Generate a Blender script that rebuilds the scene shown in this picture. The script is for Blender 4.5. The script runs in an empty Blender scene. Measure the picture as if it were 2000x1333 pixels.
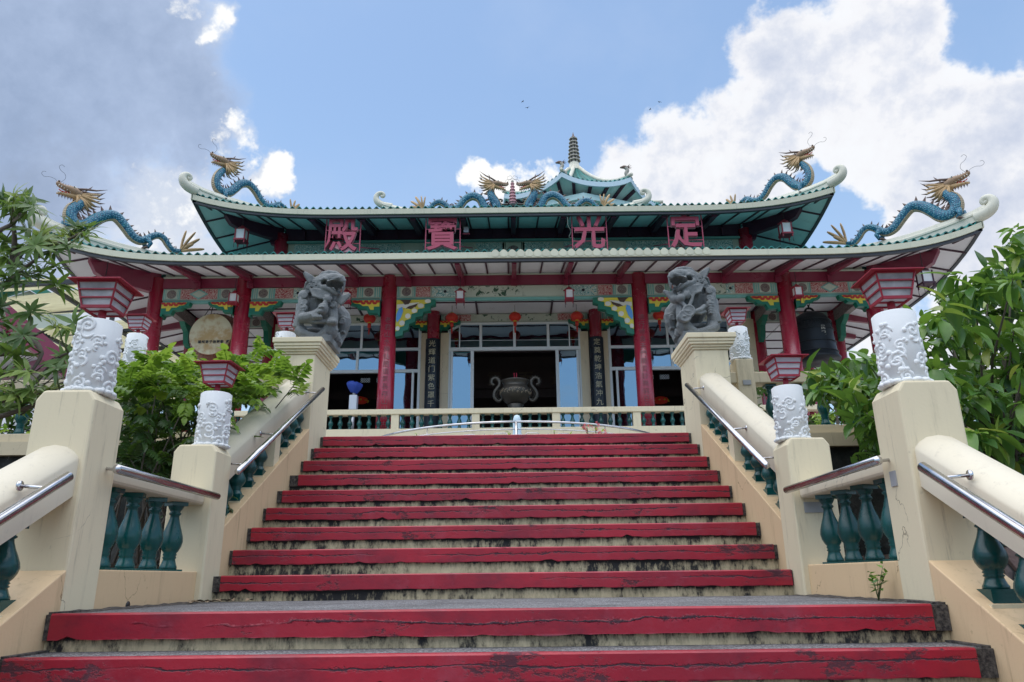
import bpy, bmesh, math, random
from mathutils import Vector, Matrix, Euler
rnd = random.Random(7)
SC = bpy.context.scene
COL = SC.collection
R = math.radians
PI = math.pi
# ------------------------------------------------------------------ camera
PITCH, ROLL, FPX = 17.8, 0.65, 1440.0
camd = bpy.data.cameras.new('camera'); cam = bpy.data.objects.new('camera', camd); COL.objects.link(cam)
CM = Matrix.Rotation(R(90 + PITCH), 3, 'X') @ Matrix.Rotation(R(-ROLL), 3, 'Z')
cam.matrix_world = CM.to_4x4()
camd.lens = FPX / 2000 * 36; camd.sensor_width = 36; camd.clip_start = .05; camd.clip_end = 6000
SC.camera = cam
def at(u, v, Y):
    """world point at depth Y seen at photo pixel (u, v)"""
    d = CM @ Vector(((u - 1000) / FPX, -(v - 666.5) / FPX, -1))
    return d * (Y / d.y)
def dirn(u, v):
    return (CM @ Vector(((u - 1000) / FPX, -(v - 666.5) / FPX, -1))).normalized()
# ------------------------------------------------------------------ colour management
SC.view_settings.view_transform = 'Standard'; SC.view_settings.look = 'None'
SC.view_settings.gamma = 1; SC.view_settings.use_curve_mapping = False
SC.view_settings.exposure = 1.30
SC.cycles.max_bounces = 8; SC.cycles.transparent_max_bounces = 12
SC.cycles.use_denoising = True
# ------------------------------------------------------------------ sky with clouds
SUN_EL, SUN_AZ = 80.0, -130.0          # azimuth from +Y towards +X (sun behind the temple, to the left)
def N(nt, t, **kw):
    n = nt.nodes.new(t)
    for k, v in kw.items():
        if k == 'ins':
            for a, b in v.items(): n.inputs[a].default_value = b
        else: setattr(n, k, v)
    return n
def L(nt, a, b): nt.links.new(a, b)
def build_world():
    w = bpy.data.worlds.new('World'); SC.world = w; w.use_nodes = True
    nt = w.node_tree; nt.nodes.clear()
    out = N(nt, 'ShaderNodeOutputWorld'); bg = N(nt, 'ShaderNodeBackground'); bg.inputs[1].default_value = 0.12
    sky = N(nt, 'ShaderNodeTexSky'); sky.sky_type = 'NISHITA'; sky.sun_disc = False
    sky.sun_elevation = R(SUN_EL); sky.sun_rotation = R(SUN_AZ); sky.dust_density = 1.0; sky.air_density = 1.0; sky.ozone_density = 1.5
    geo = N(nt, 'ShaderNodeNewGeometry')
    tc = N(nt, 'ShaderNodeTexCoord')
    P = tc.outputs['Generated']
    def fbm(scale, detail, rough, off, dim='3D'):
        m = N(nt, 'ShaderNodeMapping'); m.inputs['Location'].default_value = off; L(nt, P, m.inputs['Vector'])
        n = N(nt, 'ShaderNodeTexNoise', noise_dimensions='3D'); n.inputs['Scale'].default_value = scale
        n.inputs['Detail'].default_value = detail; n.inputs['Roughness'].default_value = rough
        L(nt, m.outputs[0], n.inputs['Vector']); return n
    def math_(op, a, b=None, c=None, clamp=False):
        n = N(nt, 'ShaderNodeMath', operation=op); n.use_clamp = clamp
        for i, x in enumerate((a, b, c)):
            if x is None: continue
            if isinstance(x, (int, float)): n.inputs[i].default_value = x
            else: L(nt, x, n.inputs[i])
        return n.outputs[0]
    # warped direction
    wn = fbm(9, 5, .6, (3, 1, 2))
    sub = N(nt, 'ShaderNodeVectorMath', operation='SUBTRACT'); L(nt, wn.outputs['Color'], sub.inputs[0]); sub.inputs[1].default_value = (.5, .5, .5)
    sc_ = N(nt, 'ShaderNodeVectorMath', operation='SCALE'); L(nt, sub.outputs[0], sc_.inputs[0]); sc_.inputs[3].default_value = .11
    add = N(nt, 'ShaderNodeVectorMath', operation='ADD'); L(nt, P, add.inputs[0]); L(nt, sc_.outputs[0], add.inputs[1])
    W = add.outputs[0]
    def blobs(lst, inv=0.0):
        acc = None
        for (u, v, r, h) in lst:
            d = N(nt, 'ShaderNodeVectorMath', operation='DISTANCE'); L(nt, W, d.inputs[0]); d.inputs[1].default_value = dirn(u, v)
            mr = N(nt, 'ShaderNodeMapRange', interpolation_type='SMOOTHSTEP')
            mr.inputs['From Min'].default_value = r / FPX * 1.0; mr.inputs['From Max'].default_value = r / FPX * .25
            mr.inputs['To Max'].default_value = h
            L(nt, d.outputs['Value'], mr.inputs['Value'])
            acc = mr.outputs[0] if acc is None else math_('MAXIMUM', acc, mr.outputs[0])
        return acc
    big = blobs([(1690, 190, 290, 1), (1890, 380, 330, 1), (1545, 130, 170, 1), (1780, 130, 210, 1), (1500, 260, 190, 1), (1340, 320, 150, 1), (1440, 420, 220, 1), (2080, 330, 330, 1),
                 (1240, 370, 120, .9), (1800, 560, 300, .8), (1110, 390, 80, .6), (985, 380, 60, .6), (2000, 600, 300, .9)])
    left = blobs([(120, 140, 330, 1), (330, 200, 190, .9), (60, 330, 260, .9), (-150, 300, 400, 1), (250, 40, 170, .9)])
    low = blobs([(330, 400, 150, .85), (480, 330, 100, .38), (150, 480, 320, .7), (530, 335, 60, .9), (400, 40, 70, .5), (480, 265, 50, .5), (360, 560, 200, .7)])
    hole = blobs([(1655, 455, 105, 1), (1600, 380, 60, .6), (1930, 40, 110, .8), (1790, 620, 60, .5)])
    big = math_('SUBTRACT', big, math_('MULTIPLY', hole, .85))
    f1 = fbm(7, 8, .58, (0, 0, 0)).outputs['Fac']
    f2 = fbm(26, 6, .6, (5, 2, 1)).outputs['Fac']
    f3 = fbm(75, 4, .6, (2, 7, 9)).outputs['Fac']
    nz = math_('ADD', math_('MULTIPLY', math_('SUBTRACT', f1, .5), 1.1), math_('ADD', math_('MULTIPLY', math_('SUBTRACT', f2, .5), .75), math_('MULTIPLY', math_('SUBTRACT', f3, .5), .35)))
    # cumulus mask right
    def mask(src, t0, t1, amp):
        s = math_('ADD', src, math_('MULTIPLY', nz, amp))
        mr = N(nt, 'ShaderNodeMapRange', interpolation_type='SMOOTHSTEP'); mr.inputs['From Min'].default_value = t0; mr.inputs['From Max'].default_value = t1
        L(nt, s, mr.inputs['Value']); return mr.outputs[0], s
    # clouds elsewhere in the dome (outside the frame): broken cumulus, faded out where the blobs rule
    sepn = N(nt, 'ShaderNodeSeparateXYZ'); L(nt, P, sepn.inputs[0])
    m_big, s_big = mask(big, .28, .64, .85)
    m_left, s_left = mask(left, .15, .85, .8)
    m_low, s_low = mask(low, .22, .75, 1.0)
    # generic clouds for y<0.2 half of the dome
    g = fbm(2.6, 7, .55, (11, 4, 7)).outputs['Fac']
    gm = N(nt, 'ShaderNodeMapRange', interpolation_type='SMOOTHSTEP'); gm.inputs['From Min'].default_value = .56; gm.inputs['From Max'].default_value = .70
    L(nt, g, gm.inputs['Value'])
    side = N(nt, 'ShaderNodeMapRange', interpolation_type='SMOOTHSTEP'); side.inputs['From Min'].default_value = .55; side.inputs['From Max'].default_value = .2
    L(nt, sepn.outputs['Y'], side.inputs['Value'])
    gmask = math_('MULTIPLY', gm.outputs[0], side.outputs[0])
    def rgb(c): 
        n = N(nt, 'ShaderNodeRGB'); n.outputs[0].default_value = (*c, 1); return n.outputs[0]
    def mix(f, a, b):
        n = N(nt, 'ShaderNodeMix', data_type='RGBA'); 
        if isinstance(f, (int, float)): n.inputs[0].default_value = f
        else: L(nt, f, n.inputs[0])
        L(nt, a, n.inputs[6]); L(nt, b, n.inputs[7]); return n.outputs[2]
    K = 3.4
    def C(r, g_, b): return rgb((r * K, g_ * K, b * K))
    # clear sky colour: Nishita lifted with a thin milky layer towards the horizon
    hz = N(nt, 'ShaderNodeMapRange', interpolation_type='SMOOTHSTEP'); hz.inputs['From Min'].default_value = .62; hz.inputs['From Max'].default_value = .05
    hz.inputs['To Min'].default_value = .0; hz.inputs['To Max'].default_value = .75
    L(nt, sepn.outputs['Z'], hz.inputs['Value'])
    skyc = N(nt, 'ShaderNodeMix', data_type='RGBA', blend_type='MULTIPLY'); skyc.inputs[0].default_value = 1
    L(nt, sky.outputs[0], skyc.inputs[6]); skyc.inputs[7].default_value = (SKYMUL[0], SKYMUL[1], SKYMUL[2], 1)
    base = mix(hz.outputs[0], skyc.outputs[2], C(.46, .64, .90))
    thin = fbm(3.2, 6, .6, (2, 9, 4)).outputs['Fac']
    tm = N(nt, 'ShaderNodeMapRange', interpolation_type='SMOOTHSTEP'); tm.inputs['From Min'].default_value = .42; tm.inputs['From Max'].default_value = .75; tm.inputs['To Max'].default_value = .30
    L(nt, thin, tm.inputs['Value'])
    base = mix(tm.outputs[0], base, C(.50, .63, .88))
    def ramp(src, stops):
        n = N(nt, 'ShaderNodeValToRGB'); e = n.color_ramp.elements
        while len(e) < len(stops): e.new(.5)
        for i, (p, c) in enumerate(stops): e[i].position = p; e[i].color = (c[0], c[1], c[2], 1)
        L(nt, src, n.inputs[0])
        m = N(nt, 'ShaderNodeVectorMath', operation='SCALE'); L(nt, n.outputs[0], m.inputs[0]); m.inputs[3].default_value = K
        return m.outputs[0]
    f1b = fbm(7, 8, .58, (-.012, .0, .022)).outputs['Fac']; f2b = fbm(26, 6, .6, (4.995, 2, 1.010)).outputs['Fac']
    rel = math_('ADD', math_('MULTIPLY', math_('SUBTRACT', f1b, f1), 2.6), math_('MULTIPLY', math_('SUBTRACT', f2b, f2), .8))
    bshade = math_('ADD', rel, math_('ADD', math_('MULTIPLY', math_('SUBTRACT', s_big, .38), .60), math_('MULTIPLY', math_('SUBTRACT', f1, .5), .7)), clamp=True)
    c_big = ramp(bshade, [(0, (.94, .96, 1.0)), (.22, (.92, .93, .97)), (.48, (.74, .78, .88)), (.78, (.60, .66, .80)), (1, (.54, .60, .75))])
    lshade = math_('ADD', math_('MULTIPLY', math_('SUBTRACT', s_left, .2), .7), math_('MULTIPLY', math_('SUBTRACT', fbm(4, 7, .6, (7, 3, 1)).outputs['Fac'], .5), 1.3), clamp=True)
    c_left = ramp(lshade, [(0, (.60, .70, .88)), (.3, (.44, .54, .74)), (.65, (.33, .42, .60)), (1, (.26, .34, .49))])
    wshade = math_('MULTIPLY', math_('SUBTRACT', s_low, .3), .9, clamp=True)
    c_low = ramp(wshade, [(0, (.70, .78, .92)), (.3, (.76, .80, .88)), (.6, (.60, .66, .78)), (1, (.52, .59, .73))])
    col = mix(math_('MULTIPLY', m_low, .9), base, c_low)
    col = mix(math_('MULTIPLY', m_left, .93), col, c_left)
    # sun-lit rims at the right edge of the grey bank
    rim = blobs([(412, 40, 44, .78), (400, 75, 32, .7), (462, 248, 36, .8), (484, 285, 34, .72), (540, 335, 58, 1.0), (345, 15, 36, .5), (340, 390, 130, .58), (310, 460, 120, .5), (420, 300, 60, .4), (925, 330, 60, .95), (965, 352, 60, .95), (1010, 362, 50, .8), (1060, 355, 55, .75), (1110, 365, 60, .6)])
    s_rim = math_('ADD', rim, math_('ADD', math_('MULTIPLY', math_('SUBTRACT', f2, .5), 1.5), math_('ADD', math_('MULTIPLY', math_('SUBTRACT', f3, .5), .9), math_('MULTIPLY', math_('SUBTRACT', f1, .5), 1.0))))
    mr_ = N(nt, 'ShaderNodeMapRange', interpolation_type='SMOOTHSTEP'); mr_.inputs['From Min'].default_value = .42; mr_.inputs['From Max'].default_value = 1.0; L(nt, s_rim, mr_.inputs['Value']); m_rim = mr_.outputs[0]
    col = mix(m_big, col, c_big)
    col = mix(m_rim, col, C(1.08, 1.08, 1.06))
    col = mix(math_('MULTIPLY', gmask, .85), col, C(.66, .72, .84))
    # below the horizon: hazy ground tone
    gr = N(nt, 'ShaderNodeMapRange', interpolation_type='SMOOTHSTEP'); gr.inputs['From Min'].default_value = 0; gr.inputs['From Max'].default_value = -.08
    L(nt, sepn.outputs['Z'], gr.inputs['Value'])
    col = mix(gr.outputs[0], col, C(.14, .16, .15))
    L(nt, col, bg.inputs[0]); L(nt, bg.outputs[0], out.inputs[0])
SKYMUL = (.86, .86, .80)
build_world()
sd = bpy.data.lights.new('sun', 'SUN'); sd.energy = 1.2; sd.angle = R(110); sd.color = (1, .95, .87)
sun = bpy.data.objects.new('sun', sd); COL.objects.link(sun)
_s = Vector((math.sin(R(SUN_AZ)) * math.cos(R(SUN_EL)), math.cos(R(SUN_AZ)) * math.cos(R(SUN_EL)), math.sin(R(SUN_EL))))
sun.rotation_euler = _s.to_track_quat('Z', 'Y').to_euler(); sun.location = (0, 0, 60)

# ------------------------------------------------------------------ materials
def _sock(nt, v, inp):
    if isinstance(v, (int, float)): inp.default_value = v
    elif isinstance(v, tuple): inp.default_value = (*v, 1) if len(v) == 3 else v
    else: L(nt, v, inp)
class MT:
    """small node helper for a material"""
    def __init__(s, name, rough=.6, metal=0.0, spec=.5, coord='Position'):
        s.m = bpy.data.materials.new(name); s.m.use_nodes = True; s.nt = s.m.node_tree
        s.b = s.nt.nodes['Principled BSDF']; s.b.inputs['Roughness'].default_value = rough; s.b.inputs['Metallic'].default_value = metal
        s.b.inputs['Specular IOR Level'].default_value = spec
        if coord == 'Position': s.P = N(s.nt, 'ShaderNodeNewGeometry').outputs['Position']
        else: s.P = N(s.nt, 'ShaderNodeTexCoord').outputs[coord]
    def map(s, scale=(1, 1, 1), loc=(0, 0, 0), rot=(0, 0, 0), src=None):
        n = N(s.nt, 'ShaderNodeMapping'); n.inputs['Scale'].default_value = scale; n.inputs['Location'].default_value = loc; n.inputs['Rotation'].default_value = rot
        L(s.nt, src or s.P, n.inputs[0]); return n.outputs[0]
    def noise(s, scale, detail=4, rough=.55, vec=None, dist=0):
        n = N(s.nt, 'ShaderNodeTexNoise'); n.inputs['Scale'].default_value = scale; n.inputs['Detail'].default_value = detail
        n.inputs['Roughness'].default_value = rough; n.inputs['Distortion'].default_value = dist
        L(s.nt, vec or s.P, n.inputs['Vector']); return n.outputs['Fac']
    def voro(s, scale, feature='F1', vec=None, out='Distance', rand=1):
        n = N(s.nt, 'ShaderNodeTexVoronoi', feature=feature); n.inputs['Scale'].default_value = scale; n.inputs['Randomness'].default_value = rand
        L(s.nt, vec or s.P, n.inputs['Vector']); return n.outputs[out]
    def ramp(s, src, a, b, lo=0.0, hi=1.0):
        n = N(s.nt, 'ShaderNodeMapRange', interpolation_type='SMOOTHSTEP')
        n.inputs['From Min'].default_value = a; n.inputs['From Max'].default_value = b; n.inputs['To Min'].default_value = lo; n.inputs['To Max'].default_value = hi
        L(s.nt, src, n.inputs['Value']); return n.outputs[0]
    def mix(s, f, a, b, mode='MIX'):
        n = N(s.nt, 'ShaderNodeMix', data_type='RGBA', blend_type=mode)
        _sock(s.nt, f, n.inputs[0]); _sock(s.nt, a, n.inputs[6]); _sock(s.nt, b, n.inputs[7]); return n.outputs[2]
    def math(s, op, a, b=0.0, clamp=False):
        n = N(s.nt, 'ShaderNodeMath', operation=op); n.use_clamp = clamp
        _sock(s.nt, a, n.inputs[0]); _sock(s.nt, b, n.inputs[1]); return n.outputs[0]
    def col(s, c): _sock(s.nt, c, s.b.inputs['Base Color']); return s
    def rough(s, c): _sock(s.nt, c, s.b.inputs['Roughness']); return s
    def bump(s, h, strength=.3, dist=.01):
        n = N(s.nt, 'ShaderNodeBump'); n.inputs['Strength'].default_value = strength; n.inputs['Distance'].default_value = dist
        L(s.nt, h, n.inputs['Height']); L(s.nt, n.outputs[0], s.b.inputs['Normal']); return s
    def sep(s, src=None):
        n = N(s.nt, 'ShaderNodeSeparateXYZ'); L(s.nt, src or s.P, n.inputs[0]); return n.outputs
M = {}
def paint(name, c, rough=.5, var=.25, dark=None, stain=.25, streak=True, bump=.15, metal=0, fine=60, spec=.5, sscale=1.0, orand=.10, crack=0.0):
    """painted surface with tone drift, run-down streaks and fine relief"""
    t = MT(name, rough, metal, spec)
    dark = dark or tuple(x * .45 for x in c)
    n1 = t.noise(1.7 * sscale, 5, .6)
    base = t.mix(t.ramp(n1, .3, .75, 0, var), c, tuple(min(1, x * 1.25) * .8 for x in c))
    oi = N(t.nt, 'ShaderNodeObjectInfo').outputs['Random']; tv = t.ramp(oi, 0, 1, 1 - orand, 1 + orand * .6)
    cx_ = N(t.nt, 'ShaderNodeCombineXYZ'); [L(t.nt, tv, cx_.inputs[i]) for i in range(3)]; base = t.mix(1.0, base, cx_.outputs[0], 'MULTIPLY')
    st = t.noise(2.2 * sscale, 6, .7, t.map((3.5, 3.5, .55) if streak else (1, 1, 1)))
    base = t.mix(t.ramp(st, .52, .80, 0, stain), base, dark)
    sp = t.noise(23 * sscale, 4, .7)
    base = t.mix(t.ramp(sp, .62, .78, 0, stain * .8), base, dark)
    if crack:
        wv = N(t.nt, 'ShaderNodeVectorMath', operation='ADD'); nn_ = N(t.nt, 'ShaderNodeTexNoise'); nn_.inputs['Scale'].default_value = 5; nn_.inputs['Detail'].default_value = 5; L(t.nt, t.P, nn_.inputs['Vector'])
        sc2 = N(t.nt, 'ShaderNodeVectorMath', operation='SCALE'); L(t.nt, nn_.outputs['Color'], sc2.inputs[0]); sc2.inputs[3].default_value = .35; L(t.nt, t.P, wv.inputs[0]); L(t.nt, sc2.outputs[0], wv.inputs[1])
        ed = t.voro(1.6, 'DISTANCE_TO_EDGE', vec=wv.outputs[0]); gt = t.ramp(t.noise(1.3, 3, .5, t.map(loc=(5, 1, 3))), .56, .62)
        base = t.mix(t.math('MULTIPLY', t.math('MULTIPLY', t.ramp(ed, .006, .001), gt), crack), base, dark)
        run = t.noise(3.0, 6, .75, t.map((7, 7, .45), (2, 9, 0))); base = t.mix(t.ramp(run, .56, .76, 0, crack * .55), base, dark)
    t.col(base); t.bump(t.noise(fine, 4, .6), bump, .004)
    t.rough(t.ramp(n1, .2, .8, max(.02, rough - .08), min(1, rough + .12)))
    M[name] = t.m; return t.m
paint('cream_paint', (.74, .65, .455), .55, .2, (.27, .23, .16), .34, spec=.3, orand=.03, crack=1.0)
paint('peach_paint', (.72, .525, .315), .6, .25, (.30, .20, .11), .50, spec=.3, orand=.03, crack=.9)
paint('old_cream', (.54, .46, .31), .6, .3, (.17, .14, .10), .6, crack=1.0)
paint('pale_cap', (.66, .60, .47), .5, .2, (.30, .27, .22), .32, spec=.3, crack=.8)
paint('white_paint', (.80, .82, .82), .6, .15, (.40, .42, .42), .22, bump=.25, fine=55, spec=.25)
paint('white_frame', (.76, .82, .85), .35, .1, (.3, .34, .36), .1)
paint('red_beam', (.20, .014, .045), .32, .3, (.06, .008, .02), .35, spec=.8)
paint('red_column', (.40, .016, .045), .22, .25, (.14, .015, .03), .3, spec=1.0)
paint('lamp_red', (.32, .014, .034), .4, .3, (.13, .01, .015), .4)
paint('pink_sign', (.46, .065, .12), .45, .2, (.3, .04, .06), .25)
paint('pink_edge', (.60, .30, .33), .5, .2, (.4, .15, .16), .2)
paint('teal_tile', (.014, .19, .175), .5, .4, (.03, .06, .05), .6, streak=False, orand=.35)
paint('cream_tile', (.58, .62, .50), .45, .2, (.22, .25, .2), .3)
paint('fascia_paint', (.60, .60, .46), .45, .25, (.18, .20, .16), .38)
paint('ridge_paint', (.66, .65, .54), .45, .2, (.22, .24, .2), .4)
paint('gutter_dark', (.045, .05, .06), .5, .2, (.02, .02, .02), .3)
paint('soffit_white', (.78, .77, .80), .6, .2, (.22, .20, .22), .25, streak=False)
paint('soffit_green', (.60, .80, .80), .6, .3, (.06, .16, .14), .35, streak=False)
paint('batten_red', (.05, .010, .026), .5, .2, (.03, .005, .01), .3)
paint('dark_beam', (.055, .014, .038), .5, .2, (.02, .005, .01), .3)
paint('green_trim', (.006, .17, .105), .4, .2, (.004, .05, .04), .25)
paint('yellow_trim', (.72, .60, .06), .45, .2, (.4, .3, .05), .2)
paint('red_trim', (.50, .03, .02), .45, .2, (.2, .02, .02), .2)
paint('blue_trim', (.10, .32, .70), .45, .1, (.05, .15, .3), .15)
paint('offwhite_trim', (.72, .70, .62), .5, .1, (.4, .35, .3), .15)
paint('brown_trim', (.07, .04, .025), .5, .1, (.03, .02, .02), .15)
paint('frieze_cream', (.50, .55, .46), .55, .2, (.22, .3, .26), .2)
paint('frieze_teal', (.18, .42, .39), .55, .2, (.05, .15, .15), .3)
paint('frieze_pink', (.58, .42, .37), .55, .2, (.3, .2, .2), .2)
paint('baluster_green', (.004, .075, .072), .24, .35, (.004, .03, .03), .4, streak=False, bump=.35, fine=35, orand=.28)
paint('gold_paint', (.47, .31, .15), .45, .3, (.12, .06, .04), .5, streak=False, sscale=3)
paint('head_paint', (.30, .19, .11), .45, .3, (.10, .06, .05), .5, streak=False, sscale=4)
paint('dark_gold', (.15, .095, .075), .5, .3, (.04, .03, .03), .5, streak=False, sscale=3)
paint('belly_paint', (.42, .34, .22), .5, .3, (.2, .12, .07), .4, streak=False, sscale=3)
paint('black_panel', (.008, .014, .024), .3, .1, (.004, .006, .01), .1)
paint('gold_letter', (.55, .50, .34), .4, .1, (.4, .3, .1), .1)
paint('grey_letter', (.20, .07, .08), .5, .2, (.2, .1, .1), .2)
paint('dark_red_letter', (.36, .015, .035), .5, .1, (.15, .01, .02), .1)
paint('dim_letter', (.09, .07, .05), .6, .1, (.04, .03, .02), .1)
paint('black_ink', (.02, .02, .02), .5, .1, (.01, .01, .01), .1)
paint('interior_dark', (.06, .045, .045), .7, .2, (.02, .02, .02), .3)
paint('bronze', (.075, .07, .06), .42, .4, (.02, .02, .02), .5, metal=.6, streak=False, bump=.4)
paint('burner_gold', (.28, .23, .16), .4, .4, (.06, .05, .04), .5, metal=.5, streak=False, bump=.4)
paint('bell_iron', (.035, .042, .05), .45, .3, (.015, .018, .02), .4, metal=.5, streak=False)
paint('drum_wood', (.24, .075, .04), .4, .3, (.08, .03, .02), .4)
paint('grey_metal', (.45, .47, .50), .4, .15, (.2, .2, .2), .2, metal=.6)
paint('silver_box', (.62, .66, .72), .4, .1, (.3, .3, .3), .1, metal=.3)
paint('blue_cloth', (.02, .06, .34), .7, .3, (.005, .01, .1), .2, streak=False)
paint('floor_paint', (.52, .48, .44), .6, .3, (.12, .1, .1), .4)
paint('lantern_red', (.62, .035, .018), .4, .2, (.3, .02, .01), .2)
paint('canopy_sheet', (.64, .62, .46), .5, .3, (.40, .36, .24), .3)
paint('black_steel', (.02, .025, .03), .4, .1, (.01, .01, .01), .1)
paint('spire_stone', (.42, .40, .35), .55, .3, (.18, .17, .15), .4)
paint('pale_blue_paint', (.50, .64, .72), .45, .2, (.25, .33, .38), .25)
paint('bark', (.11, .09, .07), .8, .4, (.04, .03, .025), .5, bump=.8, fine=50)
paint('twig_green', (.10, .13, .05), .7, .3, (.05, .06, .03), .3)
paint('grey_plate', (.33, .34, .35), .6, .2, (.12, .12, .12), .4)
paint('dead_leaf', (.26, .19, .12), .8, .4, (.1, .07, .05), .4, streak=False)
paint('bird_black', (.02, .02, .022), .6, .1, (.01, .01, .01), .1)
paint('flower_pink', (.75, .18, .22), .5, .2, (.4, .08, .1), .1)
paint('incense_red', (.45, .02, .06), .6, .1, (.2, .02, .03), .1)
paint('ground_soil', (.10, .085, .06), .9, .4, (.03, .04, .02), .6, streak=False, bump=.6)
paint('paving', (.45, .43, .39), .8, .4, (.1, .1, .09), .5, streak=False, bump=.4)

def special_mats():
    # stainless steel
    t = MT('steel', .16, 1.0); t.col(t.mix(t.ramp(t.noise(8, 3), .3, .7), (.62, .62, .64), (.48, .47, .48)))
    t.rough(t.ramp(t.noise(14, 4), .3, .7, .10, .24)); M['steel'] = t.m
    # red painted nosing with cracks and dark peeled patches
    t = MT('step_red', .42, spec=.5)
    n = t.noise(1.2, 5, .6); c = t.mix(t.ramp(n, .3, .7), (.27, .009, .026), (.40, .012, .030))
    c = t.mix(t.ramp(t.noise(2.0, 6, .7, t.map((1, 2, 1.4))), .46, .72, 0, .75), c, (.13, .010, .026))
    crack = t.math('ABSOLUTE', t.math('SUBTRACT', t.noise(2.4, 8, .72, t.map((.55, 1, 5.5), (2.3, 0, .4))), .5))
    gate = t.ramp(t.noise(.9, 3, .6, t.map((1, 1, 3), (7, 0, 0))), .42, .56)
    g0 = t.sep(N(t.nt, 'ShaderNodeTexCoord').outputs['Generated'])[2]; wob = t.math('MULTIPLY', t.math('SUBTRACT', t.noise(1.6, 7, .7, t.map((1, 1, 3))), .5), .85)
    ml = t.math('ABSOLUTE', t.math('SUBTRACT', t.math('SUBTRACT', g0, .58), wob)); oi = N(t.nt, 'ShaderNodeObjectInfo').outputs['Random']
    gate2 = t.ramp(t.noise(.7, 4, .65, t.map((1, 1, 2), (1, 0, 5))), .40, .47)
    cr = t.math('MAXIMUM', t.math('MULTIPLY', t.ramp(ml, .045, .012), gate2), t.math('MULTIPLY', t.math('MULTIPLY', t.ramp(ml, .16, .02), t.ramp(t.noise(14, 5, .8), .52, .62)), gate2))
    cr = t.math('MAXIMUM', cr, t.math('MULTIPLY', t.ramp(g0, .10, .0, 0, .9), t.ramp(t.noise(9, 5, .7), .40, .60)))
    patch = t.ramp(t.noise(2.6, 8, .8, t.map((.9, 1, 2.0), (4, 2, 1))), .58, .63)
    pm = t.math('MAXIMUM', cr, t.math('MULTIPLY', patch, .85))
    c = t.mix(pm, c, (.045, .022, .032))
    fl = t.ramp(t.noise(5, 8, .8, t.map((1, 1, 2), (1, 5, 9))), .74, .76)
    c = t.mix(fl, c, (.30, .27, .27))
    c = t.mix(t.ramp(t.noise(3.5, 7, .75, t.map(loc=(9, 4, 4))), .52, .70, 0, .16), c, (.36, .13, .18))  # pale pinkish veil: haze and sky sheen put into the red
    t.col(c); t.rough(t.mix(pm, (.36, .36, .36), (.85, .85, .85)))
    t.bump(t.math('SUBTRACT', t.math('MULTIPLY', t.noise(30, 5, .6), .35), pm), .55, .006); M['step_red'] = t.m
    # riser: cream with mildew runs, plus a plain dark band along the top
    t = MT('riser_mildew', .75)
    g = N(t.nt, 'ShaderNodeTexCoord').outputs['Generated']; z = t.sep(g)[2]
    s1 = t.noise(3.2, 7, .75, t.map((2.6, 1, 1.3)))
    s2 = t.noise(9, 6, .75, t.map((2.2, 1, .9), (3, 3, 3)))
    big = t.noise(.8, 3, .5, t.map((1, 1, 4), (1, 7, 1)))
    edge = t.math('MAXIMUM', t.ramp(z, .62, 1.0, 0, .20), t.ramp(z, .30, 0, 0, .16))
    v = t.math('ADD', t.math('ADD', t.math('MULTIPLY', s1, .55), t.math('MULTIPLY', s2, .5)), t.math('ADD', edge, t.math('MULTIPLY', big, .35)))
    c = t.mix(t.ramp(t.noise(5, 4), .3, .7), (.72, .60, .38), (.58, .47, .29))
    c = t.mix(t.ramp(v, .60, .76, 0, .6), c, (.22, .18, .11))
    drip = t.math('MULTIPLY', t.ramp(t.noise(11, 6, .8, t.map((1.5, 1, .35), (8, 1, 1))), .48, .62), t.ramp(z, .35, .85))
    c = t.mix(t.math('MAXIMUM', t.ramp(v, .70, .80), t.math('MAXIMUM', drip, t.ramp(z, .80, .95))), c, (.022, .020, .020)); t.col(c); t.bump(v, .3, .006); M['riser_mildew'] = t.m
    # tread: grey washed pebble, speckled, dark at the ends
    t = MT('tread_grit', .9)
    sp = t.voro(150, out='Color'); spx = t.sep(sp)[0]
    c = t.mix(t.ramp(spx, .35, .95), (.085, .085, .09), (.30, .30, .31))
    c = t.mix(t.ramp(t.noise(3, 5, .7), .40, .72, 0, .7), c, (.06, .058, .06)); t.col(c)
    t.bump(t.voro(150), .8, .004); M['tread_grit'] = t.m
    # mildewed black edge
    t = MT('mildew', .9); t.col(t.mix(t.ramp(t.noise(40, 5, .7), .35, .7), (.018, .016, .018), (.13, .115, .10))); t.bump(t.noise(60, 5), .6, .006); M['mildew'] = t.m
    # retaining wall
    t = MT('mossy_wall', .9)
    c = t.mix(t.ramp(t.noise(2.4, 7, .7), .35, .7), (.012, .015, .014), (.07, .07, .065))
    c = t.mix(t.ramp(t.noise(9, 6, .8, t.map((1, 1, .5))), .62, .72, 0, .6), c, (.38, .37, .36)); t.col(c); t.bump(t.noise(14, 6, .7), .7, .03); M['mossy_wall'] = t.m
    # pinkish rubble
    t = MT('rubble', .9); cc = t.voro(1, out='Color', vec=t.map((6, 6, 6))); ed = t.voro(6, 'DISTANCE_TO_EDGE')
    c = t.mix(t.ramp(t.sep(cc)[0], 0, 1), (.20, .13, .12), (.10, .085, .08)); c = t.mix(t.ramp(ed, .05, .01), c, (.02, .02, .02))
    t.col(c); t.bump(t.math('ADD', t.ramp(ed, 0, .12), t.math('MULTIPLY', t.noise(20, 5), .4)), .8, .03); M['rubble'] = t.m
    # lion stone
    t = MT('lion_stone', .72)
    c = t.mix(t.ramp(t.noise(5, 6, .65), .3, .7), (.11, .124, .128), (.21, .226, .23))
    c = t.mix(t.ramp(t.noise(120, 3, .6), .5, .7, 0, .5), c, (.09, .10, .105))
    c = t.mix(t.ramp(t.noise(9, 5, .7, t.map((2, 2, .5))), .55, .75, 0, .5), c, (.07, .078, .075))
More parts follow.
